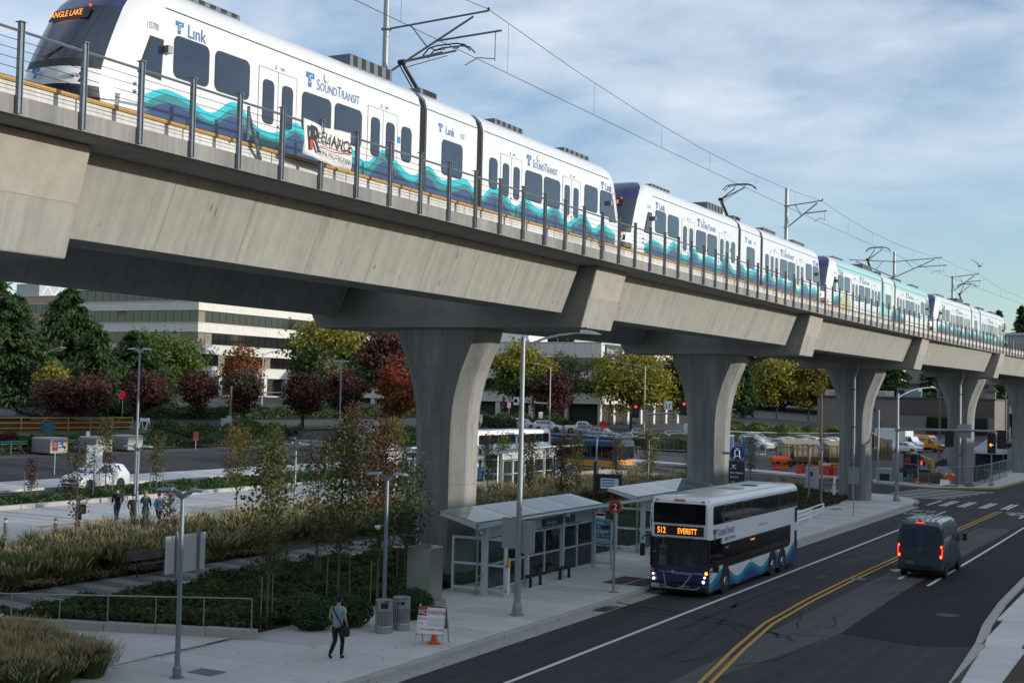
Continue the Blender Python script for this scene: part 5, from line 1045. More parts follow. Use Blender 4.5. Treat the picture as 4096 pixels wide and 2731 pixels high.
# bus stop pole with red disc
def bay_sign(x, y, h, num, label, base=None):
    t=thing('bus_stop_sign',label,'sign',(x,y,G(x) if base is None else base)); MB().tube((0,0,0),(0,0,h-.15),.055,12).build('pole',galv,t); MB().lathe([(.22,0),(.22,.03),(.1,.04)],n=14).build('base',galv,t)
    d=MB().lathe([(.25,-.05),(.27,-.03),(.27,.03),(.25,.05)],n=24).build('disc',mat('sign_red',(.42,.03,.02),.4),t); d.matrix_local=frame((0,0,h),(.89,.46,0),(0,0,1))
    MB().lathe([(.17,.051),(.17,.056)],n=20).build('disc_centre',black,d); text(num,.36,whitep,d,Matrix.Translation((0,-.13,.058)),align='CENTER'); return t
bs=bay_sign(-21.1,49.9,3.42,'2','red round bus bay sign with white number two at the kerb')
for i,(z,c,s_) in enumerate(((2.78,teal,'Metro'),(2.60,navy,'320'),(2.44,teal,'ST Express'),(2.26,navy,'511 512 513'),(2.10,teal,'Community'),(1.88,navy,'810 821 860'))):
    o=MB().box(-.66,-.05,-.35,-.33,z-.08,z+.08).build('route_panel',mat('route_teal',(.02,.20,.28),.5) if c is teal else mat('route_navy',(.01,.018,.05),.5),bs); text(s_,.13,whitep,o,frame((-.63,-.355,z-.045),(1,0,0),(0,0,1)),sx=.85)
bay_sign(-46.6,84.5,4.9,'3','red round bus bay sign with number three in the bus loop')
# real-time display, timetable, name pylon
t=thing('information_display','black post with a lit arrivals screen behind the shelter','display',(-33.6,76.3,G(-33.6))); MB().tube((0,0,0),(0,0,3.5),.16,10).build('post',black,t); MB().box(.2,1.75,-.06,.08,1.75,2.75).build('screen_housing',black,t); sc=MB().box(.36,1.56,-.07,-.06,1.85,2.5).build('screen',mat('lcd',(.20,.30,.36),.3,emit=.25),t)
for k in range(3): MB().box(.45,1.3,-.075,-.072,2.35-.17*k,2.41-.17*k).build('text_row',black,sc)
t=thing('timetable_stand','white timetable panels on a post beyond the shelter end','timetable',(-26.0,58.9,.18),.45); MB().lathe([(.12,0),(.07,.5),(.06,2.2)],n=10).build('post',galv,t)
for s in (-1,1): p=MB().box(s*.30-.24,s*.30+.24,-.05,-.02,.75,2.25).build('panel',whitep,t); MB().box(s*.30-.22,s*.30+.22,-.056,-.051,2.1,2.22).build('heading',black,p); [MB().box(s*.30-.20,s*.30+.14,-.055,-.051,.85+.11*k,.90+.11*k).build('text_row',mat('grey_rows',(.45,.46,.48),.6),p) for k in range(11)]
nv=mat('pylon_navy',(.010,.014,.035),.4)
t=thing('station_sign','dark navy Northgate Station pylon with a round blue train emblem','sign',(-24.85,77.2,1.36),.35); t.scale=(.84,.84,.84); MB().box(-.45,.45,-.1,.1,-1.44,.0).build('plinth',dark,t)
MB().box(-.56,.56,-.12,.12,.0,3.55).build('panel',nv,t,bevel=.02); MB().box(.565,.60,-.10,.10,0,3.55).build('edge_strip',galv,t); text('Northgate',.235,whitep,t,frame((-.46,-.125,2.62),(1,0,0),(0,0,1)),sx=.92); text('Station',.235,whitep,t,frame((-.46,-.125,2.33),(1,0,0),(0,0,1)),sx=.92)
MB().path([(-.42,-.13,2.95),(-.1,-.13,3.25)],.03,5).path([(-.35,-.13,3.25),(-.2,-.13,3.15)],.045,5).path([(-.2,-.13,3.02),(-.05,-.13,3.0)],.04,5).build('dragonfly_mark',mat('mark_grey',(.40,.44,.48),.5),t)
def sdisc(parent, x, z, r, m, txt=None, ts=.3, y=-.125): 
    o=MB().lathe([(r,0),(r,.008)],n=22).build('emblem_disc',m,parent); o.matrix_local=frame((x,y,z),(1,0,0),(0,0,1))
    if txt: text(txt,ts,whitep,o,Matrix.Translation((0,-ts*.36,.01)),align='CENTER',off=.01)
    return o
sdisc(t,-.28,1.95,.20,mat('line_green',(.03,.20,.05),.5),'1',.32); MB().box(-.54,.54,-.126,-.122,1.60,1.62).build('rule',whitep,t); sdisc(t,.2,1.32,.19,mat('disc_ring',(.30,.32,.35),.5)); sdisc(t,.2,1.32,.17,nv,'P',.27,-.135); sdisc(t,-.28,1.32,.19,mat('disc_ring',(.30,.32,.35),.5)); sdisc(t,-.28,1.32,.17,nv,None,.2,-.135); MB().box(-.37,-.19,-.15,-.146,1.24,1.42).build('bus_mark',whitep,t)
d=sdisc(t,.0,4.05,.50,mat('emblem_blue',(.015,.03,.15),.4),None,.3,-.05); mk_=MB().path([(-.16,-.18,.02),(-.16,.2,.02),(-.08,.26,.02),(.08,.26,.02),(.16,.2,.02),(.16,-.18,.02),(-.16,-.18,.02)],.035,5).path([(-.14,-.2,.02),(-.24,-.34,.02)],.03,5).path([(.14,-.2,.02),(.24,-.34,.02)],.03,5).path([(-.1,.36,.02),(.1,.36,.02)],.03,5); mk_.build('train_mark',whitep,d); MB().tube((-.5,0,4.05),(-1.0,.3,4.05),.09,6).build('bracket',galv,t)
# ---------------------------------------------------------------- cabinet, bins, sandwich board, cone
t=thing('utility_cabinet','tall brushed steel utility cabinet on a concrete pad beside the column','cabinet',(-25.55,42.6,.15),.0); MB().box(-.62,.62,-.55,.55,0,.22).build('pad',concrete,t); MB().box(-.50,.52,-.45,.42,.22,2.15).build('body',steel,t,bevel=.015); MB().add([(-.52,-.47,2.15),(.54,-.47,2.15),(.54,.44,2.15),(-.52,.44,2.15),(-.3,-.2,2.22),(.3,-.2,2.22),(.3,.2,2.22),(-.3,.2,2.22)],[(0,1,5,4),(1,2,6,5),(2,3,7,6),(3,0,4,7),(4,5,6,7)]).build('lid',steel,t)
for x in (-.45,.47):
    for y in (-.4,.36): MB().tube((x,y,2.15),(x,y,2.27),.02,6).build('lifting_eye',chrome,t)
perf=mat('bin_steel',(.40,.41,.42),.35,.7)
def bin_(x, y, label, slot, blue=False):
    t=thing('litter_bin',label,'litter bin',(x,y,.15),.5,'perforated steel litter bins')
    MB().lathe([(.27,0),(.28,.03),(.28,.22),(.27,.24)],n=20).build('base_ring',perf,t); MB().lathe([(.245,.2),(.245,.78)],n=18).build('liner',dark,t)
    g=MB()      # punched band: rows of bars leave square holes
    for k in range(20):
        a=2*math.pi*k/20; g.box(0,0,0,0,0,0) if False else g.tube((.27*math.cos(a),.27*math.sin(a),.22),(.27*math.cos(a),.27*math.sin(a),.76),.017,4,caps=False)
    for k in range(8): z=.26+.065*k; g.lathe([(.262,z-.014),(.276,z-.014),(.276,z+.014),(.262,z+.014)],n=20)
    g.build('perforated_band',perf,t); MB().lathe([(.28,.74),(.28,1.02),(.29,1.03),(.29,1.06),(.25,1.08),(.05,1.09)],n=20).build('top',perf,t)
    if slot: MB().cbox((.03,-.28,.90),(.24,.03,.17)).build('slot',black,t)
    else: MB().lathe([(.06,0),(.06,.02)],n=12).build('slot',black,t).matrix_local=frame((.06,-.285,.90),(1,0,0),(0,0,1)); MB().cbox((-.06,-.283,.9),(.16,.02,.03)).build('slot',black,t)
    MB().cbox((.1,-.282,1.04),(.18,.012,.035)).build('stickers',mat('sticker_blue',(.04,.16,.36),.5) if blue else black,t)
    return t
bin_(-23.72,37.05,'perforated steel litter bin with a wide black slot, in front of the lamp post',True); bin_(-23.55,37.85,'perforated steel recycling bin with a round keyhole slot and blue sticker',False,True)
t=thing('sandwich_board','white No Parking sandwich board standing on the sidewalk','sign',(-21.35,36.15,.15),.30)
al=mat('aluminium',(.40,.41,.42),.4,.7)
for s in (-1,1):
    MB().tube((-.42,s*.52,0),(-.40,s*.04,1.25),.02,6).tube((.42,s*.52,0),(.40,s*.04,1.25),.02,6).build('leg',al,t)
bd=MB().add([(-.44,-.39,.38),(.44,-.39,.38),(.43,-.085,1.18),(-.43,-.085,1.18),(-.44,-.375,.38),(.44,-.375,.38),(.43,-.07,1.18),(-.43,-.07,1.18)],[(0,1,2,3),(4,7,6,5),(0,4,5,1),(1,5,6,2),(2,6,7,3),(3,7,4,0)]).build('board',whitep,t); MB().add([(-.43,.40,.45),(.43,.40,.45),(.42,.09,1.18),(-.42,.09,1.18)],[(0,1,2,3)]).build('back_board',mat('board_grey',(.2,.2,.19),.7),t)
fb=lambda x,z:frame((x,-.397+(z-.38)*.381-.006,z),(1,0,0),(0,.381,1))
crim=mat('sign_crimson',(.30,.02,.045),.5)
MB().poly([(-.42,-.40+.55*.381-.004+.02,.93),(-.15,-.40+.55*.381-.004+.02,.93),(-.15,-.40+.78*.381-.004+.02,1.16),(-.42,-.40+.78*.381-.004+.02,1.16)]).build('red_block',crim,bd,loc=(0,-.022,0))
text('NO',.21,whitep,bd,fb(-.40,.965)@Matrix.Translation((0,0,.006)),sx=.8); text('PARKING',.19,crim,bd,fb(-.125,.965),sx=.78); text('FROM',.10,crim,bd,fb(-.40,.80)); text('TO',.10,crim,bd,fb(-.38,.66)); text('TOW-AWAY AREA',.10,crim,bd,fb(-.36,.50),sx=.95)
for z in (.78,.64): MB().add([(-.12,0,0),(.38,0,0),(.38,.038,.10),(-.12,.038,.10)],[(0,1,2,3)]).build('write_on_box',mat('box_grey',(.58,.60,.62),.6),bd,loc=(0,-.397+(z-.38)*.381-.004,z))
for i,(a,b,c,d_) in enumerate(((-.44,.44,.375,.39),(-.44,.44,1.17,1.185))): MB().box(a,b,-.405+(c-.38)*.381,-.39+(c-.38)*.381,c,d_).build('border',crim,bd)
def cone(x, y, label, h=.46, z=None, group=None, m=None):
    m=m or mat('cone_orange',(.72,.11,.015),.5)
    t=thing('traffic_cone',label,'traffic cone',(x,y,G(x) if z is None else z),random.uniform(0,1),group); MB().box(-.19,.19,-.19,.19,0,.035).build('base',m,t,bevel=.01); MB().lathe([(.135,.035),(.03,h)],n=14).build('body',m,t); MB().lathe([(.10,h*.42),(.079,h*.62)],n=14).build('collar',m if h<.5 else whitep,t); return t
cone(-21.4,36.35,'small orange traffic cone standing under the No Parking board')
t=thing('paper_bag','yellow and white paper bag held in the walking man\'s left hand','bag',(-22.80,32.84,.76),.3); MB().px([(-.09,.0),(.09,.0),(.12,.30),(-.10,.30)],-.05,.05).build('bag_body',mat('bag_yellow',(.60,.33,.04),.6),t); MB().px([(-.12,-.06),(.06,-.06),(.08,.10),(-.12,.12)],-.055,.056).build('white_wrap',whitep,t)
# ---------------------------------------------------------------- railing on the low wall, sign back, bench, bollards
A=Vector((-34.6,29.3)); Bv=Vector((-26.35,33.85)); dv=(Bv-A); 
lw=thing('low_wall','low pale concrete edging wall in front of the shrub bed','wall')
for k in range(6):
    a=A+dv*(k/6+.001); b=A+dv*((k+1)/6-.001); n=Vector((-dv.y,dv.x)).normalized()*.22
    MB().add([(a.x-n.x,a.y-n.y,0),(b.x-n.x,b.y-n.y,0),(b.x+n.x,b.y+n.y,0),(a.x+n.x,a.y+n.y,0),(a.x-n.x,a.y-n.y,T(a.x)+.40),(b.x-n.x,b.y-n.y,T(b.x)+.38),(b.x+n.x,b.y+n.y,T(b.x)+.38),(a.x+n.x,a.y+n.y,T(a.x)+.40)],[(0,1,5,4),(1,2,6,5),(2,3,7,6),(3,0,4,7),(4,5,6,7)]).build('wall_block',kerbm,lw)
hr=thing('handrail','thin stainless handrail with seven posts above the low wall','railing')
zt=1.40; pts=[A+dv*(.03+.95*k/6) for k in range(7)]
for p in pts: MB().tube((p.x,p.y,T(p.x)+.36),(p.x,p.y,zt+.0),.022,8).build('post',steel,hr)
MB().tube((pts[0].x,pts[0].y,zt),(pts[-1].x,pts[-1].y,zt),.024,8).build('top_rail',steel,hr)
t=thing('sign_panel','large blank back of a metal sign on two posts beside the bench','sign',(-34.15,38.9,G(-34.15)),math.atan2(1.35,-.05)); 
MB().box(-.55,1.75,.05,.08,.55,1.95).build('panel',mat('panel_alu',(.66,.67,.66),.6,0.,c2=(.58,.59,.58),nscale=1.5),t)
for x in (0,1.3): MB().tube((x,0,0),(x,0,2.1),.055,10).build('post',galv,t); MB().lathe([(.12,0),(.12,.04),(.07,.1)],(x,0,0),10).build('base',galv,t)
t=thing('park_bench','dark slatted park bench beside the striped walkway','bench',(-37.15,40.6,G(-37.15)),math.pi/2)
for k in range(4): MB().box(-1.0,1.0,-.42+.11*k,-.34+.11*k,.43,.46).build('seat_slat',mat('bench_slat',(.05,.042,.036),.7),t)
for k in range(3): MB().box(-1.0,1.0,.06+.02*k,.09+.02*k,.56+.13*k,.67+.13*k).build('back_slat',mat('bench_back',(.13,.115,.10),.7),t)
for x in (-.95,.95): MB().path([(x,-.4,0),(x,-.38,.62),(x,.05,.62)],.03,6).path([(x,.1,0),(x,.12,.9)],.03,6).build('leg',black,t)
gb_='steel bollards by the bus loop'
for x,y,l in ((-47.8,43.1,'steel bollard with a pale band by the lane, apart from the saplings'),(-46.4,44.7,'steel bollard with a pale band half hidden in the feather grass')):
    t=thing('bollard',l,'bollard',(x,y,G(x)),0,gb_); MB().lathe([(.085,0),(.085,.95),(.07,1.0)],n=12).build('post',mat('bollard_grey',(.16,.17,.18),.5,.3),t); MB().lathe([(.09,.78),(.09,.9)],n=12).build('band',whitep,t)
# white steel barrier by the sidewalk
t=thing('steel_barrier','white painted pipe barrier between the sidewalk and the low bed','barrier')
q=[(-22.5,81.9),(-22.75,86.),(-22.78,86.5),(-23.05,90.6)]
for a,b in ((0,1),(2,3)):
    for z,r in ((.92,.055),(.66,.045),(.40,.045)): MB().tube((*q[a],z+.15),(*q[b],z+.15),r,8).build('rail',whitep,t)
    for k in (a,b): MB().box(q[k][0]-.06,q[k][0]+.06,q[k][1]-.06,q[k][1]+.06,.15,1.07).build('post',whitep,t)
t=pole_post('road_sign','blank back of a grey sign on a thin post by the kerb','sign',-21.75,93.8,3.7,.035); MB().box(-.38,.38,-.02,.02,2.15,3.3).build('panel',mat('sign_back_green',(.26,.30,.28),.5,.3),t)
t=pole_post('road_sign','blank back of a sign on twin posts in the hedge strip','sign',-57.9,58.6,3.2,.04); MB().box(-.45,.45,-.03,.0,1.9,3.15).build('panel',mat('panel_alu',(.40,.41,.40)),t); t.rotation_euler=(0,0,.9)
t=pole_post('delineator_post','short post with a dark box near the corner','post',-24.9,108.0,2.6,.05); MB().cbox((0,0,2.2),(.18,.18,.7)).build('box',black,t)
t=thing('control_cabinet','pale grey traffic control cabinet beside the cross street','cabinet',(-30.6,116.4,G(-30.6)),.3); MB().box(-.55,.55,-.4,.4,0,1.9).build('body',mat('cab_grey',(.42,.43,.42),.6),t,bevel=.02); MB().box(-.6,.6,-.45,.45,-.1,.12).build('pad',concrete,t); MB().box(-.2,.0,-.41,-.40,1.1,1.5).build('vent',black,t)
t=thing('fire_hydrant','white fire connection pipe against the third viaduct column','hydrant',(-26.35,106.9,.16)); MB().lathe([(.17,0),(.17,.08),(.12,.1),(.12,.9),(.16,.95),(.16,1.05),(.1,1.2),(.02,1.3)],n=12).build('body',whitep,t); MB().path([(0,0,.7),(-.25,-.1,.7)],.08,8).path([(0,0,.95),(.05,-.2,1.3),(.1,-.1,1.9)],.09,8).build('outlet',whitep,t)
# ================================================================ VEGETATION
def quads(P, A, B, name):                # P centres, A/B half axes -> one mesh of leaf faces
    n=len(P); V=np.empty((n,4,3),np.float32); V[:,0]=P-A; V[:,1]=P-.15*A+B; V[:,2]=P+A; V[:,3]=P-.15*A-B
    me=bpy.data.meshes.new(name); me.vertices.add(4*n); me.vertices.foreach_set('co',V.reshape(-1)); me.loops.add(4*n); me.loops.foreach_set('vertex_index',np.arange(4*n,dtype=np.int32))
    me.polygons.add(n); me.polygons.foreach_set('loop_start',np.arange(0,4*n,4,dtype=np.int32)); me.polygons.foreach_set('loop_total',np.full(n,4,np.int32)); me.update(); me.validate(); return me
def rnd_axes(n, ln, wd, droop=0.):
    a=rng.normal(size=(n,3)); a[:,2]=a[:,2]*.6-droop; a/=np.linalg.norm(a,axis=1)[:,None]; b=rng.normal(size=(n,3)); b-=a*(a*b).sum(1)[:,None]; b/=np.linalg.norm(b,axis=1)[:,None]
    s=rng.uniform(.65,1.35,(n,1)); return a*ln/2*s, b*wd/2*s
def fol(name, c, c2, ns=.7, tr=.3, orand=.0): return mat('foliage_'+name,c,.75,c2=c2,nscale=ns,namt=.35,transl=tr,objrand=orand)
f_olive=fol('olive',(.055,.075,.02),(.11,.115,.032),1.2); f_brown=fol('brown',(.06,.04,.025),(.085,.075,.03),1.2); f_redb=fol('redbrown',(.13,.035,.02),(.10,.06,.025),1.0); f_yel=fol('yellow',(.20,.14,.02),(.10,.11,.025),1.0); f_purp=fol('purple',(.045,.028,.025),(.07,.045,.03),1.5)
f_maple=fol('maple_red',(.062,.022,.018),(.10,.038,.026),.5); f_orange=fol('maple_orange',(.26,.055,.02),(.20,.12,.02),.35); f_conif=fol('conifer',(.028,.065,.018),(.065,.115,.03),.5,.25); f_green=fol('green',(.06,.11,.02),(.13,.165,.03),.4); f_gold=fol('gold',(.30,.25,.03),(.19,.20,.03),.25); f_dark=fol('darkgreen',(.038,.066,.02),(.075,.11,.032),.8,.3); f_willow=fol('willow',(.12,.13,.05),(.17,.17,.08),.5); f_hedge=fol('hedge',(.03,.075,.018),(.055,.10,.025),1.5,.25)
bark=mat('bark',(.09,.07,.055),.9,c2=(.16,.13,.10),nscale=8,streak=True); barkd=mat('bark_dark',(.035,.028,.024),.9); stake=mat('stake',(.20,.15,.10),.85)
def branch_tree(h, z0, r, nb, seed, tr, up=.8):
    rs=random.Random(seed); mb=MB(); tips=[]
    lean=(rs.uniform(-.02,.02),rs.uniform(-.02,.02)); pt=lambda z:Vector((lean[0]*z,lean[1]*z,z))
    k=6
    for i in range(k): mb.tube(pt(h*.95*i/k),pt(h*.95*(i+1)/k),tr*(1-.75*i/k),7,tr*(1-.75*(i+1)/k),caps=False)
    for i in range(nb):
        z=z0+(h*.9-z0)*((i+rs.random())/nb); t=(z-z0)/(h-z0); L_=r*(.35+.75*math.sin(math.pi*min(1,.18+.80*t)))*rs.uniform(.6,1.1); a=i*2.4+rs.uniform(-.4,.4)
        p=pt(z); q=p+Vector((math.cos(a)*L_*.55,math.sin(a)*L_*.55,L_*up*.75)); e=q+Vector((math.cos(a)*L_*.45,math.sin(a)*L_*.45,L_*up*.9))
        mb.tube(p,q,tr*.32,5,tr*.2,caps=False); mb.tube(q,e,tr*.2,5,tr*.07,caps=False); tips+= [(p+(q-p)*.5,.6),(q,1.),(q+(e-q)*.5,1.),(e,.8)]
    tips.append((pt(h*.97),.6)); return mb,tips
_sap={}
def sapling(x, y, h, r, fm, label, seed, dens=1., stakes=False, leaf=.105, z=None, fm2=None):
    key=(seed,round(h,1),round(r,1),dens)
    t=thing('young_tree',label,'tree',(x,y,G(x)-.03 if z is None else z),random.uniform(0,6),'young trees planted in the beds')
    mb,tips=branch_tree(h,h*.24,r*.72,int(26*dens+8),seed,.022+.005*h)
    mb.build('trunk',bark,t,smooth=60)
    n=int(1500*dens*(h/5)); idx=rng.integers(0,len(tips),n); C_=np.array([tuple(tips[i][0]) for i in idx]); sp=.12+.03*h*.35
    P=C_+rng.normal(size=(n,3))*np.array([sp,sp,sp*1.25])*.8; A_,B_=rnd_axes(n,leaf*1.35,leaf*.75,.3)
    if fm2 is None: obj('crown',quads(P,A_,B_,'crown'),fm,t)
    else:
        m=P[:,2]>h*.52; obj('crown',quads(P[~m],A_[~m],B_[~m],'crown'),fm,t); obj('crown',quads(P[m],A_[m],B_[m],'crown'),fm2,t)
    if stakes:
        for s in (-1,1): MB().tube((s*.45,0,0),(s*.42,0,1.7),.022,6).build('stake',stake,t)
    return t
S=sapling
S(-27.2,35.4,6.1,1.25,f_olive,'tall olive leaved sapling behind the handrail end, beside the walking man',1,1.3,True); S(-28.2,40.9,6.6,1.35,f_olive,'tallest leafy sapling with stakes in the shrub bed, dark olive all over',2,1.4,True); S(-26.7,41.2,6.9,.95,f_olive,'slim sapling with rusty red upper leaves behind the litter bins',3,1.1,True,fm2=f_redb); S(-28.4,45.8,5.0,1.35,f_dark,'bushy dark green sapling against the first viaduct column',4,1.5,True)
S(-31.0,43.5,5.6,1.1,f_brown,'brownish sapling in the shrub bed behind the cabinet',6,.8,True)
S(-45.3,44.9,4.5,1.05,f_brown,'sparse dark sapling in front of the lone pedestrian',7,.55); S(-43.2,48.6,2.3,.8,f_purp,'short dark sapling beside the four walkers',8,.6); S(-48.6,60.2,4.8,1.1,f_yel,'sapling with golden upper leaves beside the lamp post in the loop',9,1.1,fm2=f_yel); S(-42.6,55.6,5.4,1.05,f_olive,'sapling in the feather grass beside the golden one',10,.9)
S(-43.4,66.0,5.2,1.1,f_yel,'yellow green sapling beside the first viaduct column',11,1.); S(-47.2,69.6,6.3,1.0,f_redb,'tall red leaved sapling behind the loop shelter',12,1.2); S(-41.5,62.0,4.6,1.2,f_dark,'dark green sapling in the feather grass below the loop shelter',13,1.2); S(-49.6,78.5,5.2,1.1,f_yel,'golden sapling in the platform beside the blue name board',14,1.)
S(-58.9,54.8,2.5,.45,f_purp,'small columnar purple sapling at the hedge, beside the white SUV',15,.6,True); S(-58.7,64.8,3.5,.75,f_olive,'columnar green sapling in the hedge behind the SUV',16,.8,True); S(-58.8,71.8,2.2,.5,f_purp,'small purple sapling in the hedge strip by the lot',17,.5,True); S(-58.7,60.4,4.8,.8,f_brown,'sapling in the hedge that crosses the white SUV',18,.7,True)
S(-44.6,82.6,4.3,.95,f_brown,'brown sapling beside the first column by the waiting bus',19,.8,True); S(-46.0,87.5,4.2,.9,f_green,'bright green sapling with stakes by the second double deck bus',20,.9,True); S(-40.3,80.5,4.6,.75,f_purp,'dark columnar sapling behind the first shelter roof',21,.9); S(-36.9,78.4,4.9,.85,f_redb,'rusty orange sapling behind the first shelter roof',22,1.); S(-38.2,83.5,5.0,.75,f_olive,'olive columnar sapling between the rusty one and the blue bus',23,.9)
S(-40.,95.,4.3,.9,f_brown,'brown sapling in front of the blue bus front',24,.9); S(-38.6,98.,5.0,1.1,f_yel,'yellow topped sapling beside the second column',25,1.1,fm2=f_yel); S(-36.6,102.5,4.2,1.0,f_brown,'brown sapling in front of the second column',26,.9); S(-34.3,97.0,3.9,.9,f_purp,'dark sapling against the second column base',27,.8); S(-36.0,115.8,4.2,1.0,f_brown,'brown sapling beside the station pylon',28,.9)
def big_tree(x, y, h, w0, fm, label, seed, n=8000, leaf=.30, zb=None, trunk=.22, low=.22, fm2=None, clump=70, dark_trunk=True, z=None, flat=1., cat='tree', group=None, name='broadleaf_tree', spread=.085):
    w=w0*(.84 if group==gm else 1.); h*=(1.12 if group==gm else 1.); n=int(n*(.72 if group==gm else 1.))
    t=thing(name,label,cat,(x,y,T(x) if z is None else z),0,group); rs=np.random.default_rng(seed); rr_=random.Random(seed)
    z0=h*low; mb=MB(); mb.tube((0,0,0),(0,0,z0+.1*h),trunk,8,trunk*.75,caps=False)
    # clumps spread through an uneven ellipsoid
    d=rs.normal(size=(clump,3)); d/=np.linalg.norm(d,axis=1)[:,None]; rad=rs.uniform(.35,1.,(clump,1))**.6*rs.uniform(.8,1.12,(clump,1))
    C_=d*rad*np.array([w/2,w/2,(h-z0)/2])*.88; C_[:,2]+=(h+z0)/2
    for c in C_[::3]: mb.tube((0,0,z0*.9+.1*h),tuple(c*np.array([.55,.55,.0])+np.array([0,0,z0+.55*(c[2]-z0)])),trunk*.4,5,trunk*.2,caps=False); mb.tube(tuple(c*np.array([.55,.55,.0])+np.array([0,0,z0+.55*(c[2]-z0)])),tuple(c),trunk*.2,5,trunk*.06,caps=False)
    mb.build('trunk',barkd if dark_trunk else bark,t)
    idx=rs.integers(0,clump,n); s=w*spread*rs.uniform(.7,1.4,(clump,1)); P=C_[idx]+rs.normal(size=(n,3))*s[idx]*np.array([1,1,.62*flat]); P[:,2]=np.maximum(P[:,2],z0*.8)
    A_,B_=rnd_axes(n,leaf*1.2,leaf*.85,.25)
    if fm2 is None: obj('crown',quads(P,A_,B_,'crown'),fm,t)
    else:
        m=(C_[idx][:,2]+rs.normal(size=n)*.4)>(h+z0)/2; obj('crown',quads(P[~m],A_[~m],B_[~m],'crown'),fm,t); obj('crown',quads(P[m],A_[m],B_[m],'crown'),fm2,t)
    return t
def conifer(x, y, h, w, label, seed, n=9000, z=None, leaf=.75, fm=None, group='conifers'):
    t=thing('conifer_tree',label,'tree',(x,y,T(x) if z is None else z),0,group); rs=np.random.default_rng(seed)
    MB().tube((0,0,0),(0,0,h*.97),.28*h/14,8,.03,caps=False).build('trunk',barkd,t)
    nb=int(150*max(.5,h/14)); mb=MB(); zz_=h*(.06+.92*np.sort(rs.random(nb))); L_=w/2*(1-(zz_/h))**.8*rs.uniform(.6,1.12,nb)+.25; a=rs.uniform(0,6.283,nb)
    k=rs.integers(0,nb,n); u=rs.random(n)**.75; dirx=np.cos(a[k]); diry=np.sin(a[k]); l=L_[k]*u
    P=np.stack([dirx*l,diry*l,zz_[k]+.18*L_[k]*u-.42*L_[k]*u**2],1)+rs.normal(size=(n,3))*np.stack([.12+.16*l,.12+.16*l,.10+.03*l],1)*.8
    ax=np.stack([dirx,diry,-.45+rs.normal(size=n)*.25],1)+rs.normal(size=(n,3))*.45; ax/=np.linalg.norm(ax,axis=1)[:,None]; b=np.cross(ax,np.array([0,0,1.])+rs.normal(size=(n,3))*.3); b/=np.linalg.norm(b,axis=1)[:,None]+1e-6
    s=rs.uniform(.6,1.3,(n,1)); obj('crown',quads(P,ax*leaf/2*s,b*leaf*.16*s,'crown'),fm or f_conif,t)
    for i in range(0,nb,3): mb.tube((0,0,float(zz_[i])),(float(math.cos(a[i])*L_[i]*.8),float(math.sin(a[i])*L_[i]*.8),float(zz_[i]-.1*L_[i])),.05,4,.015,caps=False)
    mb.build('limbs',barkd,t); return t
gm='dark red maples along the street'
big_tree(-101.6,99.6,5.3,8.8,f_maple,'widest dark red maple with a forked trunk behind the bike lockers',31,11000,.27,low=.26,group=gm,z=T(-101.6)-.2); big_tree(-105.,113.6,5.6,6.0,f_maple,'dark red maple beside the tall lamp post of the lot',32,7500,.27,group=gm); big_tree(-112.5,131.,5.9,6.0,f_maple,'dark red maple in front of the pillars of the white offices',33,7500,.28,group=gm); big_tree(-100.,124.7,6.6,5.6,f_maple,'brownish red maple beside the twin arm street light',34,7500,.28,group=gm,fm2=f_brown); big_tree(-98.,133.5,6.4,6.0,f_maple,'crimson topped maple below the bare mast arm',35,8000,.28,group=gm); big_tree(-93.5,136.,7.2,6.2,f_brown,'rusty maple between the crimson and the orange trees',36,8000,.28,group=gm,fm2=f_maple); big_tree(-88.2,139.5,8.4,6.6,f_orange,'bright orange red maple beside the first viaduct column',37,10000,.28,group=gm,fm2=fol('scarlet',(.26,.04,.02),(.20,.05,.02),.4))
big_tree(-114.,108.5,6.4,4.2,f_gold,'small golden tree at the edge of the dark conifers',38,4200,.30); big_tree(-129.,143.,10.6,10.6,f_green,'round green maple in front of the white office corner',39,12000,.36,dark_trunk=True); big_tree(-131.,162.,9.8,7.0,f_orange,'thin orange brown tree beside the green maple',40,3200,.34,spread=.07)
big_tree(-131.,186.,15.2,15.0,f_dark,'large dark green tree with yellow top before the white offices',41,13000,.5,fm2=f_gold); big_tree(-121.,172.,8.6,5.2,f_willow,'pale weeping willow like tree in front of the offices',42,4500,.34,flat=2.); big_tree(-103.,160.,13.5,9.0,f_dark,'dark green tree with red crown top beside the first column',43,11000,.4,fm2=f_maple); big_tree(-101.,198.,13.4,11.,f_green,'yellow green tree beside the first column',44,12000,.42,fm2=f_gold); big_tree(-94.5,196.,9.5,6.5,f_maple,'small dark red tree beside the green tree',45,5000,.4)
big_tree(-96.5,205.,13.2,9.5,f_willow,'thin half bare tree with pale yellow leaves before the offices',46,2600,.42,spread=.06,dark_trunk=False); big_tree(-85.,207.,13.6,14.,f_gold,'wide golden green tree behind the red traffic signals',47,17000,.42); big_tree(-77.5,216.,14.2,12.5,f_gold,'golden tree next to the second viaduct column',48,14000,.42,fm2=f_yel)
gh='golden trees behind the construction yard'
big_tree(-99.,340.,15.5,12.5,f_gold,'olive golden tree nearest the second column behind the yard',49,11000,.65,group=gh); big_tree(-92.,345.,15.8,12.,f_gold,'tall golden tree in the middle of the row behind the yard',50,11000,.65,group=gh,fm2=f_yel); big_tree(-84.5,350.,15.,12.,f_green,'yellow green tree beside the third column behind the yard',51,11000,.65,group=gh)
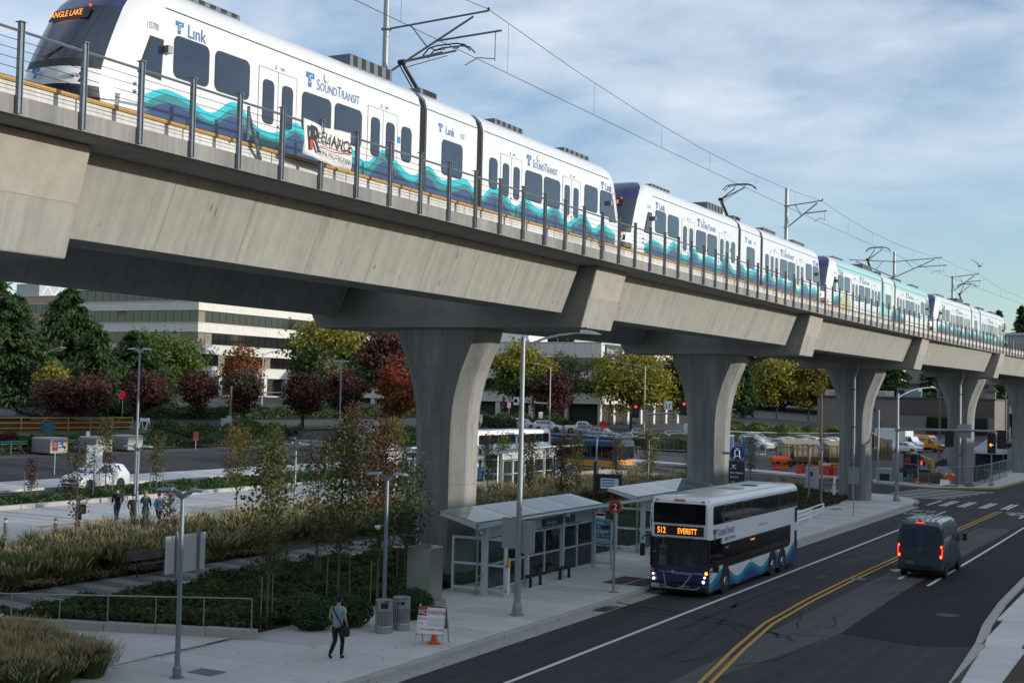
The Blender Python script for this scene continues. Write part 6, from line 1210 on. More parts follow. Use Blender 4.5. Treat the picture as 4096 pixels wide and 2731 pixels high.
conifer(-132.,128.3,15.6,20.,'tall dark conifer with a pointed top beside the white offices',61,26000,leaf=.85); conifer(-121.5,109.,14.2,18.,'broad conifer directly behind the small golden tree',62,22000,leaf=.85); conifer(-124.5,132.5,10.5,17.,'shorter spreading conifer in front of the white offices',63,20000,leaf=.85); conifer(-148.,127.,17.5,17.,'conifer beside the beige building',64,9000); conifer(-118.,119.,11.,14.,'low spreading conifer between the taller conifers',65,8000)
conifer(-103.,325.,16.5,8.5,'dark green conifer right behind the second column',66,8000,leaf=1.1); conifer(-66.,372.,20.,13.,'dark fir behind the low mall between the columns',67,9000,leaf=1.3); conifer(-60.,385.,19.,13.,'second dark fir behind the low mall between the columns',68,9000,leaf=1.3); conifer(-50.,400.,20.,14.,'dark fir beside the tan hotel',69,9000,leaf=1.3); conifer(-76.,380.,20.,13.,'third dark fir behind the low mall next to the third column',70,9000,leaf=1.3)
conifer(-61.,465.,39.5,14.,'tall far conifer rising above the end of the train',71,8000,z=0,leaf=2.); conifer(-53.6,462.,41.,16.,'tallest far conifer beside the viaduct end',72,8000,z=0,leaf=2.); conifer(-68.,470.,37.,12.,'far conifer top just behind the last train car',73,6000,z=0,leaf=2.)
conifer(-262.,246.,30.,20.,'dark conifer rising behind the beige building',74,9000,z=8,leaf=1.3); conifer(-246.,250.,33.,22.,'tall dark conifer between the beige and white offices',75,9000,z=8,leaf=1.3); conifer(-283.,250.,32.,22.,'dark conifer behind the rooftop plant box',76,9000,z=8,leaf=1.3)
# distant wood that reads as one mass
n=60000; th=R(1)*rng.uniform(2,62,n); d=rng.uniform(430,520,n); hgt=(16+7*np.sin(th*31)+5*np.sin(th*83+1)+3*np.sin(th*190))*rng.random(n)**.6
P=np.stack([-np.sin(th)*d,np.cos(th)*d,8+hgt-2],1); A_,B_=rnd_axes(n,3.2,2.2,.2); tag(obj('distant_wood',quads(P,A_,B_,'distant_wood'),fol('wood',(.02,.035,.014),(.05,.06,.02),.05,.1)),'dark wooded hillside behind the offices','trees',kind='stuff')
# ---------------------------------------------------------------- ground cover, shrubs, hedges
def cover(name, x0,x1,y0,y1,h,n,leaf,fm,label,lump=1.3,base=None,mask=None):
    X=rng.uniform(min(x0,x1),max(x0,x1),n); Y=rng.uniform(y0,y1,n)
    H=h*(.62+.38*np.sin(X*lump*1.7+1.3*np.sin(Y*lump))*np.sin(Y*lump*1.3+X*.7)); Z=np.array([T(a) for a in X])+.15+H*rng.random(n)**.55
    if mask is not None:
        k=mask(X,Y); X,Y,Z=X[k],Y[k],Z[k]; n=len(X)
    P=np.stack([X,Y,Z],1); A_,B_=rnd_axes(n,leaf*1.5,leaf*.7,-.35); return tag(obj(name,quads(P,A_,B_,name),fm),label,'plants',kind='stuff')
cover('ground_cover',-27.1,-34.0,29.4,48,.62,36000,.13,f_dark,'dark leafy ground cover filling the bed behind the handrail',mask=lambda X,Y:(Y>33.85+(X+26.35)*(dv.y/dv.x)+.3)); cover('ground_cover',-27.1,-33.9,29.6,56,.45,10500,.22,fol('reddish',(.05,.032,.014),(.07,.055,.02),1.2),'bronze sedge tufts among the dark ground cover',mask=lambda X,Y:(Y>34.2+(X+26.35)*(dv.y/dv.x)+.5)); cover('ground_cover',-27.1,-33.8,48,92,.5,20000,.16,f_dark,'dark ground cover behind the bus shelters')
cover('ground_cover',-25.4,-33.6,95,111.5,.45,9000,.2,f_brown,'low brown and green plants around the third column',mask=lambda X,Y:X<-25.2-(.0)); cover('ground_cover',-25.6,-28,100,110,.3,2500,.18,f_green,'bright low plants at the corner bed edge')
cover('hedge',-57.1,-60.5,10,124,.55,42000,.17,f_hedge,'low dense green hedge between the bus loop and the lot drive',.8); cover('locker_shrubs',-84.3,-87.4,60,112,1.3,12000,.22,f_dark,'dark shrubs behind the bike lockers',.5); cover('barberry_hedge',-85.2,-87.6,68,79.5,1.5,4500,.2,fol('barberry',(.07,.014,.022),(.10,.025,.03),1),'purple red barberry hedge behind the teal bike rail',.8)
for (x0,x1,y0,y1,h,l) in ((-88,-92,100,120,1.9,'dark bushes behind the third bike locker'),(-78,-84,120,150,1.6,'shrubs behind the pale electrical cabinet'),(-92,-97,175,200,2.4,'rounded olive bushes at the foot of the offices'),(-58,-66,160,176,1.7,'bushes beside the blue bus front'),(-57,-72,205,222,2.6,'green bushes along the yard fence'),(-50,-60,222,240,2.5,'green bushes behind the parked cars'),(-112,-117,120,200,1.6,'clipped bushes along the office lawn'),(-20.8,-23.2,143.,152,1.3,'weeds behind the wire fence at the far corner')): cover('shrub_mass',x0,x1,y0,y1,h,int(220*abs(x1-x0)*(y1-y0)**.75),.28,f_green if 'green' in l else f_dark,l,.4)
b=thing('round_shrub','round glossy green shrub between the bins and the steel cabinet','shrub',(-24.35,39.9,.15)); n=2600; d=rng.normal(size=(n,3)); d/=np.linalg.norm(d,axis=1)[:,None]; P=d*(rng.random((n,1))**.3)*np.array([.75,.75,.55])+np.array([0,0,.5]); A_,B_=rnd_axes(n,.13,.06,-.3); obj('crown',quads(P,A_,B_,'crown'),f_hedge,b); MB().tube((0,0,0),(0,0,.5),.04,6).build('stem',barkd,b)
for i,(x,y,r,l) in enumerate(((-25.9,36.2,.7,'leafy green shrub beside the walking man'),(-25.3,37.4,.75,'dense green shrub touching the litter bins'),(-27.6,35.0,.55,'small light green shrub at the corner of the low wall'))):
    o=dup(b,(x,y,.15),i,l); o.scale=(r/.7,r/.7,r/.75)
for i,(x,y,l) in enumerate(((-29.8,35.2,'bright green fern near the handrail'),(-28.4,36.3,'sword fern below the tall olive sapling'),(-27.3,37.6,'sword fern in the middle of the dark bed'),(-30.9,34.2,'bright fern behind the handrail middle'),(-26.4,48.6,'spiky fern behind the shelter glass'))):
    t=thing('fern',l,'plant',(x,y,G(x)),0,'ferns in the shrub bed'); mb=MB()
    for k in range(16):
        a=6.283*k/16+random.uniform(-.2,.2); L_=random.uniform(.45,.75); q=[Vector((math.cos(a)*L_*u,math.sin(a)*L_*u,.85*L_*(1.5*u-1.1*u*u))) for u in (0,.3,.65,1)]; w_=Vector((-math.sin(a),math.cos(a),0))
        for (p,q_),wd in zip(zip(q,q[1:]),((.02,.055),(.055,.045),(.045,.004))): mb.poly([tuple(p-w_*wd[0]),tuple(p+w_*wd[0]),tuple(q_+w_*wd[1]),tuple(q_-w_*wd[1])])
    mb.build('frond',fol('fern',(.05,.12,.02),(.08,.15,.03),3),t)
# ---------------------------------------------------------------- feather grasses
def grass(name, pts, nb, h, r, label, fm, fmt, wd=.012):
    pts=np.array(pts); nc=len(pts); n=nc*nb; base=np.repeat(pts,nb,0); a=rng.uniform(0,6.283,n); hh=np.repeat(rng.uniform(.75,1.2,nc),nb)*h*rng.uniform(.65,1.1,n); out=r*rng.uniform(.1,1.1,n)
    d=np.stack([np.cos(a),np.sin(a)],1); side=np.stack([-np.sin(a),np.cos(a)],1)*wd; b0=base[:,:2]+d*(rng.random((n,1))*.18)
    V=np.empty((n,6,3),np.float32); F=[]
    for k,(u,w_) in enumerate(((0,1.),(.55,.8),(1.,.15))):
        c=b0+d*(out*u**1.6)[:,None]; z=base[:,2]+hh*(u-.28*u**3)
        V[:,2*k,:2]=c-side*w_; V[:,2*k+1,:2]=c+side*w_; V[:,2*k,2]=z; V[:,2*k+1,2]=z
    me=bpy.data.meshes.new(name); me.vertices.add(6*n); me.vertices.foreach_set('co',V.reshape(-1)); i0=np.arange(n)*6; L_=np.stack([i0,i0+1,i0+3,i0+2,i0+2,i0+3,i0+5,i0+4],1).reshape(-1).astype(np.int32)
    me.loops.add(8*n); me.loops.foreach_set('vertex_index',L_); me.polygons.add(2*n); me.polygons.foreach_set('loop_start',np.arange(0,8*n,4,dtype=np.int32)); me.polygons.foreach_set('loop_total',np.full(2*n,4,np.int32)); me.update(); me.validate()
    o=tag(obj(name,me,fm),label,'grass',kind='stuff')
    m=rng.random(n)<.32; c=V[m][:,4]; top=c+np.stack([d[m][:,0]*.03,d[m][:,1]*.03,np.full(m.sum(),.02)],1); ax=np.stack([d[m][:,0]*.5,d[m][:,1]*.5,np.ones(m.sum())],1)+rng.normal(size=(m.sum(),3))*.25; ax/=np.linalg.norm(ax,axis=1)[:,None]; bb=np.cross(ax,rng.normal(size=ax.shape)); bb/=np.linalg.norm(bb,axis=1)[:,None]
    p=obj('seed_heads',quads(top,ax*h*.11,bb*wd*.9,'seed_heads'),fmt,o); p['kind']='stuff'; return o
gblade=mat('grass_blade',(.07,.12,.028),.8,c2=(.16,.175,.045),nscale=.9,transl=.25); gtip=mat('grass_plume',(.42,.32,.16),.85,c2=(.54,.44,.27),nscale=2,transl=.25)
pts=[]
for i in range(240): x=rng.uniform(-31.5,-26.3); y=rng.uniform(24.6,29.0); pts.append((x,y,T(x)+.1)) if (y<28.6+(x+31)*-.25 ) else None
grass('feather_grass',pts,330,1.0,.55,'tawny feather grass clump on the open paving in front of the low wall',gblade,gtip,.011)
pts=[]
while len(pts)<620:
    x=rng.uniform(-44.6,-37.6); y=24+rng.random()**1.2*86; pts.append((x,y,T(x)+.1))
grass('feather_grass',pts,130,1.35,.75,'long bed of feather grasses beside the striped walkway',gblade,gtip,.02)
pts=[(x,y,T(x)+.1) for x,y in zip(rng.uniform(-33.5,-30,70),rng.uniform(80,117,70))]; grass('feather_grass',pts,110,1.1,.6,'feather grasses behind the second shelter under the viaduct',gblade,gtip,.022)
grass('sedge',[(x,y,T(x)+.08) for x,y in zip(rng.uniform(-38.2,-37.3,90),rng.uniform(30,50,90))],70,.4,.5,'low rusty sedge along the striped walkway edge',mat('sedge',(.06,.042,.016),.85,c2=(.10,.065,.02),nscale=1.5),gtip,.015)

# fallen leaves blown along the paving
def litter(name, n, xr, yr, h, label):
    X=rng.uniform(*xr,n); Y=rng.uniform(*yr,n); Z=np.array([T(a) for a in X])+h; P=np.stack([X,Y,Z],1); a=rng.uniform(0,6.283,n); s_=rng.uniform(.02,.045,n)
    A_=np.stack([np.cos(a)*s_,np.sin(a)*s_,rng.uniform(-.3,.3,n)*s_],1); B_=np.stack([-np.sin(a)*s_*.6,np.cos(a)*s_*.6,rng.uniform(0,.4,n)*s_],1); return tag(obj(name,quads(P,A_,B_,name),fol('litter',(.16,.08,.03),(.24,.15,.05),3)),label,'leaves',kind='stuff')
litter('fallen_leaves',420,(-27,-20.7),(26,70),.166,'small fallen leaves scattered over the sidewalk slabs'); litter('fallen_leaves',160,(-20.28,-19.8),(30,100),.02,'fallen leaves and grit lying in the gutter')
# ================================================================ BUILDINGS
owhite=mat('office_white',(.62,.60,.56),.75,c2=(.56,.545,.51),nscale=.25,streak=True); obeige=mat('office_beige',(.42,.30,.22),.8,c2=(.38,.27,.20),nscale=.3); mull=mat('mullion',(.05,.045,.04),.6); slot=mat('blinds',(.20,.17,.13),.7)
def office(name, label, x0, x1, y0, y1, base, bands, roof, ground=True, wall=None, pw=1.9, faces=('S','E'), soffit=2.6):
    # bands: list of (z_bottom,z_top) of window rows; walls between them; S face looks to -Y, E face to +X
    wall=wall or owhite; t=thing(name,label,'building'); bot=bands[0][0]-1.9 if ground else base
    MB().box(x0+.9,x1-.9,y0+.9,y1-.9,base-.5,roof-.3).build('core',mat('office_core',(.03,.028,.026),.8),t)
    edges=[bot]+[e for b in bands for e in b]+[roof]
    for a,b in zip(edges[::2],edges[1::2]):
        MB().box(x0,x1,y0,y1,a,b).build('wall_band',wall,t); MB().box(x0-.12,x1+.12,y0-.12,y1+.12,b-.12,b+.003).box(x0-.12,x1+.12,y0-.12,y1+.12,a-.003,a+.12).build('cornice',mat('cornice',(.50,.49,.46),.7),t)
    pm={}
    for (a,b) in bands:
        for f in faces:
            L_=(x1-x0) if f=='S' else (y1-y0); n=int(L_/pw)
            for k in range(n):
                h=b-a; key=(f,round(h,2))
                if key not in pm: pm[key]=(MB().box(0,pw-.1,-.03,.03,0,h-.1) if f=='S' else MB().box(-.03,.03,0,pw-.1,0,h-.1)).mesh('window_pane')
                m=cladglass if random.random()<.9 else slot
                key2=key+(m.name,)
                if key2 not in pm: pm[key2]=pm[key].copy(); pm[key2].materials.append(m)
                loc=(x0+.5+L_*0+pw*k,y0+.45,a+.05) if f=='S' else (x1-.45,y0+.5+pw*k,a+.05)
                piece('window_pane',pm[key2],m,t,loc)
            for k in range(n+1):
                pass
    if ground:
        MB().box(x0+2.2,x1-2.2,y0+2.2,y1-2.2,base-.5,bot+.02).build('ground_floor_glass',cladglass,t)
        for f in faces:
            L_=(x1-x0) if f=='S' else (y1-y0); n=int(L_/6.5)
            for k in range(n+1):
                if f=='S': MB().box(x0+L_*k/n-.45 if k else x0,x0+L_*k/n+.45 if k<n else x1,y0,y0+.9,base-.5,bot+.02).build('pillar',wall,t)
                elif k: MB().box(x1-.9,x1,y0+L_*k/n-.45,y0+L_*k/n+.45 if k<n else y1,base-.5,bot+.02).build('pillar',wall,t)
            if f=='E': MB().box(x1-.3,x1-.2,y0+1,y1-.4,base+.9,base+1.0).build('balcony_rail',mull,t); MB().box(x1-.5,x1+.1,y0+.5,y1-.4,base-.5,base+.25).build('plinth',wall,t)
            else: MB().box(x0+.5,x1-1,y0-.1,y0+.5,base-.5,base+.25).build('plinth',wall,t)
    return t
oa=office('office_building','large white office building with dark ribbon windows behind the red maples',-189,-157.8,183.4,255,T(-159)-.2,[(11.6,13.7),(15.45,17.55),(19.3,21.4),(23.1,25.2)],27.2)
text('Northgate Plaza',1.05,blk,oa,frame((-157.6,216,10.0),(0,1,0),(0,0,1)),sx=.8)
ob=office('office_building','white three storey office building behind the golden trees with a lender sign',-150,-95.2,217.4,270,2.5,[(8.4,10.7),(12.5,14.7)],17.5)
MB().box(-95.2,-94.95,219,226.5,14.9,17.2).build('name_panel',mat('sign_slate',(.03,.05,.07),.5),ob); text('Homebridge',1.25,whitep,ob,frame((-94.93,219.4,15.7),(0,1,0),(0,0,1)),sx=.82); text('CENTER FOR',.9,mat('faded',(.50,.50,.49),.8),ob,frame((-112,217.37,16.1),(1,0,0),(0,0,1))); text('DIAGNOSTIC IMAGING',.9,mat('faded',(.50,.50,.49),.8),ob,frame((-114,217.37,15.0),(1,0,0),(0,0,1)))
MB().box(-128,-112,222,230,17.5,19.3).build('roof_plant',mat('plant_white',(.6,.6,.6),.7),ob)
oc=office('office_building','low beige building with a rooftop plant box behind the conifers',-290,-203,196,240,T(-200),[(18.0,19.8),(21.9,23.7)],25.5,ground=False,wall=obeige); MB().box(-219,-212.5,198,204,25.5,28.2).build('roof_plant',mat('plant_grey',(.34,.35,.36),.6),oc); MB().path([(-212.48,198.5,25.8),(-212.48,200.2,28.0),(-212.48,201.8,25.8),(-212.48,203.6,28.0)],.12,4).build('brace',whitep,oc)
# low mall on the right, with roof plant and graffitied parapet
mw=mat('mall_wall',(.19,.165,.155),.85,c2=(.16,.145,.135),nscale=.3); md=mat('mall_dark',(.085,.07,.062),.85)
t=thing('mall_building','low grey brown mall building with graffiti on its parapet beyond the yard','building'); 
MB().box(-78,-40,300,340,.5,9.0).build('wall',mw,t); MB().box(-60,-40,299.7,300,5.6,9.0).build('dark_fascia',md,t); MB().box(-78.3,-39.7,299.5,340,9.0,9.35).build('coping',mat('coping',(.05,.05,.05),.7),t)
for k,(a,b) in enumerate(((-76,-69.5),(-69.2,-66),(-65.5,-61))): p=MB().box(a,b,299.6,299.9,9.35,10.6).build('parapet_panel',mat('parapet_pale',(.45,.43,.41),.8),t); text(('TABER','KNOB','SOFIA')[k],1.1,mat('graffiti',(.32,.12,.11),.7),p,frame((a+.4,299.55,9.5),(1,0,0),(0,0,1)),sx=.8)
for a,b in ((-60.5,-56),(-52,-48)): u=MB().box(a,b,300.5,305,9.3,11.2).build('roof_unit',mat('unit_teal',(.14,.24,.24),.6),t); MB().box(a+.3,a+1.6,300.4,300.5,9.6,10.9).build('grille',dark,u)
for k in range(4): MB().box(-54+3.2*k,-51+3.2*k,299.6,299.75,1.6,5.2).build('shop_window',cladglass,t)
MB().box(-67,-64,299.6,299.8,1.0,3.9).build('blue_door',mat('door_blue',(.10,.16,.22),.6),t); MB().lathe([(.5,0),(.5,.1)],n=12).build('wall_vent',dark,t).matrix_local=frame((-65.5,299.9,6.3),(1,0,0),(0,0,1))
t=thing('mall_entrance','mall entrance with small hipped roof towers and a round sign','building')
me_=mat('entrance_tan',(.30,.245,.20),.85)
MB().box(-46,-18,330,350,.3,8.6).build('wall',md,t); MB().box(-46.5,-18,324,330,6.0,9.0).build('canopy_fascia',me_,t)
for x in (-44,-35,-27,-20): MB().box(x-.9,x+.9,323.4,325.2,.3,11.0).build('tower',me_,t); MB().add([(x-1.5,322.8,11),(x+1.5,322.8,11),(x+1.5,325.8,11),(x-1.5,325.8,11),(x,324.3,12.6)],[(0,1,4),(1,2,4),(2,3,4),(3,0,4),(0,1,2,3)]).build('tower_roof',mat('slate_roof',(.05,.055,.065),.7),t)
o=MB().lathe([(1.5,0),(1.5,.3)],n=20).build('round_sign',mat('sign_green_dark',(.05,.055,.04),.5),t); o.matrix_local=frame((-32.5,323.9,8.0),(1,0,0),(0,0,1)); MB().box(-31,-26.5,323.6,323.9,7.2,9.0).build('sign_letters',mat('sign_brown',(.07,.075,.06),.6),t); MB().box(-41.5,-38.6,323.6,323.9,6.2,7.8).build('window_sign',whitep,t)
for k in range(5): MB().box(-45+5*k,-41+5*k,329.8,330,.5,5.5).build('shop_glass',cladglass,t)
t=thing('hotel_building','tan and white hotel with square windows behind the mall entrance','building')
hw_=mat('hotel_tan',(.24,.19,.165),.85); MB().box(-80,5,410,440,0,23).build('wall',hw_,t); MB().box(-46,-26,409.5,410,14,34).build('white_bay',mat('hotel_white',(.55,.56,.58),.8),t); MB().box(-80.5,5.5,409.4,410,13.2,14).build('belt_course',md,t); MB().box(-52,20,415,440,23,28.6).build('upper_block',mat('hotel_grey',(.30,.31,.325),.8),t); MB().box(-30,-14,414.9,415.1,23.5,27.5).build('dark_panel',mat('panel_brown',(.10,.07,.06),.8),t); MB().box(-52.4,20.4,414.6,440,28.6,29.3).build('roof_edge',mat('roof_pale',(.42,.43,.45),.8),t)
for i,x in enumerate((-62,-52,-42,-31,-20,-10)):
    for z in (15.6,22.4,29.):
        if z<22 or -50<x<0: w=MB().box(x-2.4,x+2.4,409.2,409.45,z,z+4.4).build('window',mat('hotel_frame',(.35,.37,.38),.6),t); MB().box(x-2.1,x-.1,409.1,409.2,z+.3,z+4.1).box(x+.1,x+2.1,409.1,409.2,z+.3,z+4.1).build('pane',cladglass,w)
# ================================================================ LOT AND YARD OBJECTS
def locker(x, y, label, ad=False):
    t=thing('bike_locker',label,'bike locker',(x,y,T(x)+.03),.0,'beige bike lockers'); lk=mat('locker_beige',(.36,.33,.27),.7,c2=(.32,.295,.24),nscale=1); lg=mat('locker_grey',(.20,.20,.195),.7)
    MB().box(-1.1,1.0,-.95,.95,.06,1.35).build('shell',lk,t,bevel=.12); MB().box(-1.05,1.02,-.97,-.94,.15,1.22).build('side_door',lg,t); MB().box(1.0,1.02,-.75,.75,.2,.25).build('seam',lg,t)
    for k in (-.4,.1): MB().box(1.0,1.015,k,k+.01,.3,1.1).build('panel_seam',lg,t)
    if ad: 
        p=MB().box(1.01,1.04,-.62,.75,.5,1.15).build('poster',mat('poster_blue',(.02,.09,.28),.5),t); text('BIKE',.2,whitep,p,frame((1.045,-.35,.85),(0,1,0),(0,0,1))); text('LOCKERS',.2,whitep,p,frame((1.045,-.5,.62),(0,1,0),(0,0,1)),sx=.8); MB().box(1.04,1.05,.38,.70,.62,.98).build('poster_tile',mat('poster_orange',(.60,.26,.03),.5),p)
    return t
locker(-83.2,79.3,'bike locker with a blue poster on its side',True); lk2=locker(-83.0,84.1,'plain bike locker under a small yellow topped sign'); locker(-83.6,88.4,'bike locker with an open dark seam next to the dark bushes')
t=thing('bike_rail','turquoise pipe rail and bike racks beside the lockers','rail',(-84.0,0,T(-84)))
for z in (1.0,.82): MB().tube((0,62,z),(0,77.6,z),.035,6).build('rail',mat('turquoise',(.05,.24,.24),.5),t); MB().tube((0.2,80.6,z),(0.2,91,z),.035,6).build('rail',mat('turquoise',(.05,.24,.24),.5),t)
for k in range(6): MB().path([(0,64+2.4*k,1.0),(0,64+2.4*k,0),],.035,6).build('post',mat('turquoise',(.05,.24,.24),.5),t); MB().path([(.1,64.5+2.4*k,.95),(.5,65+2.4*k,.0),(.1,65.6+2.4*k,0)],.025,5).build('rack_loop',dark,t)
def psign(name, label, x, y, h, m, w=.4, hh=.55, txt=None, tm=None, base=None, rz=.45, cat='sign', ts=.16):
    t=pole_post(name,label,cat,x,y,h,.03,base=T(x)+.02 if base is None else base); t.rotation_euler=(0,0,rz); p=MB().box(-w/2,w/2,-.05,-.035,h-hh,h).build('panel',m,t)
    for i,s_ in enumerate(txt or []): text(s_,ts,tm,p,frame((0,-.055,h-.2-ts*1.15*i),(1,0,0),(0,0,1)),align='CENTER',sx=.8)
    return t
pk=mat('sign_pinkred',(.40,.09,.10),.6)
psign('road_sign','small red notice sign in the lot in front of the first locker',-71.5,68.6,2.3,pk,.42,.65,['NO','PARK'],whitep); psign('road_sign','small red notice sign on the dry verge beyond the lockers',-82.6,96.2,1.6,pk,.5,.8); psign('road_sign','small sign with a yellow top on the middle bike locker',-83.4,83.6,1.75,whitep,.32,.6); psign('road_sign','small grey sign at the end of the white pickup bed',-95.5,82.8,3.6,mat('sign_grey',(.16,.18,.20),.6),.4,.5)
psign('road_sign','white speed limit 25 sign beside the first column',-84.4,153.6,2.9,whitep,.75,1.15,['SPEED','LIMIT','25'],blk,ts=.26); psign('road_sign','white and red notice below the red leaved tree',-97.,186.,3.9,mat('notice_pink',(.6,.35,.34),.6),.6,1.1); psign('road_sign','double white notice by the street light',-86.5,176.,3.0,whitep,.6,.9)
def octo(label, x, y, h, r):
    t=pole_post('stop_sign',label,'stop sign',x,y,h,.05,base=T(x)); d=MB().lathe([(r,-.02),(r,.02)],n=8).build('octagon',mat('stop_red',(.40,.015,.02),.5),t); d.matrix_local=frame((0,-.06,h),(.89,.46,0),(0,0,1))@Matrix.Rotation(R(22.5),4,'Z'); return t
octo('red stop sign by the parked silver cars',-72.3,166.4,2.5,.58); octo('red stop sign on the street beside the tall lamp post',-112.5,118.,2.9,.55)
t=thing('yellow_railing','bright yellow pipe railing in front of the parked black car','railing',(0,0,0)); ym=mat('rail_yellow',(.50,.28,.03),.6)
for z in (.35,.85,1.35): MB().tube((-101.5,84,T(-101.5)+z),(-100.5,107,T(-100.5)+z),.045,6).build('rail',ym,t)
for k in range(9): y=84+23*k/8; x=-101.5+k/8; MB().tube((x,y,T(x)),(x,y,T(x)+1.4),.05,6).build('post',ym,t)
MB().box(-101.6,-101.2,84,90,T(-101.5)+1.3,T(-101.5)+1.55).build('beam',ym,t); MB().add([(-101.9,84,T(-101)+.05),(-100.9,107,T(-101)+.05),(-100.9,107,T(-101)+1.1),(-101.9,84,T(-101)+1.1)],[(0,1,2,3)]).build('rust_panel',mat('rust_panel',(.10,.045,.02),.8),t)
t=thing('yellow_railing','thin yellow railing at the street bend behind the third locker','railing')
for z in (.4,1.0): MB().tube((-91.5,99,T(-91.5)+z),(-96,113,T(-96)+z),.035,6).build('rail',ym,t)
for k in range(6): u=k/5; x=-91.5-4.5*u; MB().tube((x,99+14*u,T(x)),(x,99+14*u,T(x)+1.1),.035,6).build('post',ym,t)
t=thing('trash_bin','teal slatted trash bin on the far sidewalk','litter bin',(-98.5,93.5,T(-98.5))); MB().lathe([(.55,0),(.6,1.1)],n=12).build('body',mat('bin_teal',(.03,.13,.16),.6),t); MB().lathe([(.62,1.1),(.5,1.3),(.1,1.4)],n=12).build('lid',black,t)
for k in range(12): a=6.283*k/12; MB().tube((.6*math.cos(a),.6*math.sin(a),.05),(.63*math.cos(a),.63*math.sin(a),1.1),.035,5).build('slat',mat('bin_teal',(.03,.13,.16),.6),t)
t=thing('barricade','white A frame barricade at the end of the yellow railing','barricade',(-100.3,108.6,T(-100.3)))
for x in (-.5,.5): MB().path([(x,-.45,0),(x,0,1.35),(x,.45,0)],.05,5).build('leg',whitep,t)
MB().box(-.6,.6,-.1,.1,.95,1.3).build('board',whitep,t)
t=thing('vending_box','pale blue mail box by the far sidewalk','mailbox',(-97.0,118.0,T(-97))); MB().box(-.5,.5,-.45,.45,.15,1.5).build('body',mat('pale_blue',(.28,.36,.42),.6),t,bevel=.08)
for x in (-.4,.4): MB().box(x-.06,x+.06,-.06,.06,0,.15).build('leg',dark,t)
t=thing('electrical_cabinet','pale grey electrical cabinet at the end of the lot','cabinet',(-76.6,115.2,T(-76.6)+.03),.25); MB().box(-1.1,1.1,-.7,.7,0,2.5).build('body',mat('elec_grey',(.34,.36,.38),.6,c2=(.30,.32,.34),nscale=1),t,bevel=.03); MB().box(-.2,.2,-.3,.3,2.5,2.85).build('vent_hood',mat('elec_grey',(.34,.36,.38)),t); MB().box(-.01,.01,-.72,-.70,.1,2.4).build('door_seam',dark,t); MB().box(-1.3,1.3,-.9,.9,-.1,.06).build('pad',concrete,t)
for (x,y,h,l) in ((-88.,107.6,5.6,'thin wooden utility post in front of a dark red maple'),(-37.9,147.6,9.6,'wooden utility pole between the tan containers'),(-33.5,196,11.5,'rusty wooden pole beside the white box truck'),(-33,262,15,'far wooden pole beside the fourth column')):
    t=thing('utility_pole',l,'pole',(x,y,T(x))); MB().tube((0,0,0),(0,0,h),.16,8,.11).build('shaft',wood,t); MB().box(-.3,.3,-.2,-.17,1.9,2.6).build('notice',mat('pole_notice',(.35,.36,.36),.7),t)
    if h==9.6: MB().lathe([(.26,0),(.26,1.0)],n=8).build('yellow_wrap',ym,t)
# containers
tanm=mat('container_tan',(.33,.27,.17),.75,c2=(.29,.235,.15),nscale=.6); tanb=mat('container_brown',(.13,.075,.03),.75)
def container(x, y, L_, W_, h, rz, label, m=tanm, two=True):
    t=thing('storage_container',label,'container',(x,y,T(x)),rz); MB().box(0,L_,0,W_,.25,h).build('body',m,t); 
    if two: MB().box(-.02,L_+.02,-.02,W_+.02,.25,.9).build('brown_band',tanb,t)
    MB().add([(-.1,-.1,h),(L_+.1,-.1,h),(L_+.1,W_+.1,h),(-.1,W_+.1,h),(-.1,W_/2,h+.5),(L_+.1,W_/2,h+.5)],[(0,1,5,4),(2,3,4,5),(0,4,3),(1,2,5),(0,1,2,3)]).build('roof',mat('container_roof',(.38,.30,.18),.8),t)
    for k in range(int(L_/.6)): MB().box(.3+.6*k,.36+.6*k,-.045,-.005,.95,h-.05).build('rib',m,t)
    MB().box(.2,L_-.2,.2,W_-.2,0,.25).build('skid',dark,t); return t
c_=container(-43.6,153.5,4.2,6,2.3,R(25),'tan storage container with a pitched roof next to the orange forklift'); container(-39.4,157.6,4.6,6,2.3,R(28),'longer tan storage container behind the traffic drums'); text('STORAGE',.5,mat('faded_tan',(.22,.15,.07),.8),c_,frame((.6,-.06,1.6),(1,0,0),(0,0,1)))
t=thing('crate_stack','tall brown plywood crates standing beside the third column','crate',(-40.0,175.6,T(-40)),R(25)); 
for k in range(4): MB().box(1.05*k,1.05*k+1.0,0,1.1,0,2.9-.15*(k%2)).build('crate',mat('crate_brown',(.16,.125,.08),.8,c2=(.12,.095,.065),nscale=1),t); MB().box(1.05*k+.4,1.05*k+.55,-.03,0,.5,2.4).build('batten',mat('batten',(.06,.05,.04),.8),t)
# forklift
t=thing('forklift','orange forklift with a black mast and roll cage in the yard','forklift',(-42.4,148.6,T(-42)),R(-52)); fo=mat('forklift_orange',(.52,.075,.015),.5)
MB().px([(-1.2,.35),(-1.25,1.0),(-.7,1.2),(.2,1.15),(.9,.75),(.9,.35)],-.6,.6).build('body',fo,t,bevel=.06); MB().box(-.6,.6,-1.45,-1.0,.35,1.05).build('counterweight',fo,t,bevel=.08)
for x in (-.5,.5):
    MB().path([(x,-.7,1.1),(x,-.65,2.15),(x,.5,2.15),(x,.7,.9)],.04,6).build('cage_bar',black,t); MB().box(x*.7-.06,x*.7+.06,.95,1.1,.1,2.3).build('mast_rail',black,t); MB().box(x*.6-.06,x*.6+.06,1.1,2.2,.12,.18).build('fork',dark,t)
    for y,r in ((-.85,.30),(.6,.36)): wheel(t,(.62 if x>0 else -.62),y,r,.2,1 if x>0 else -1,rim=fo,hub=False)
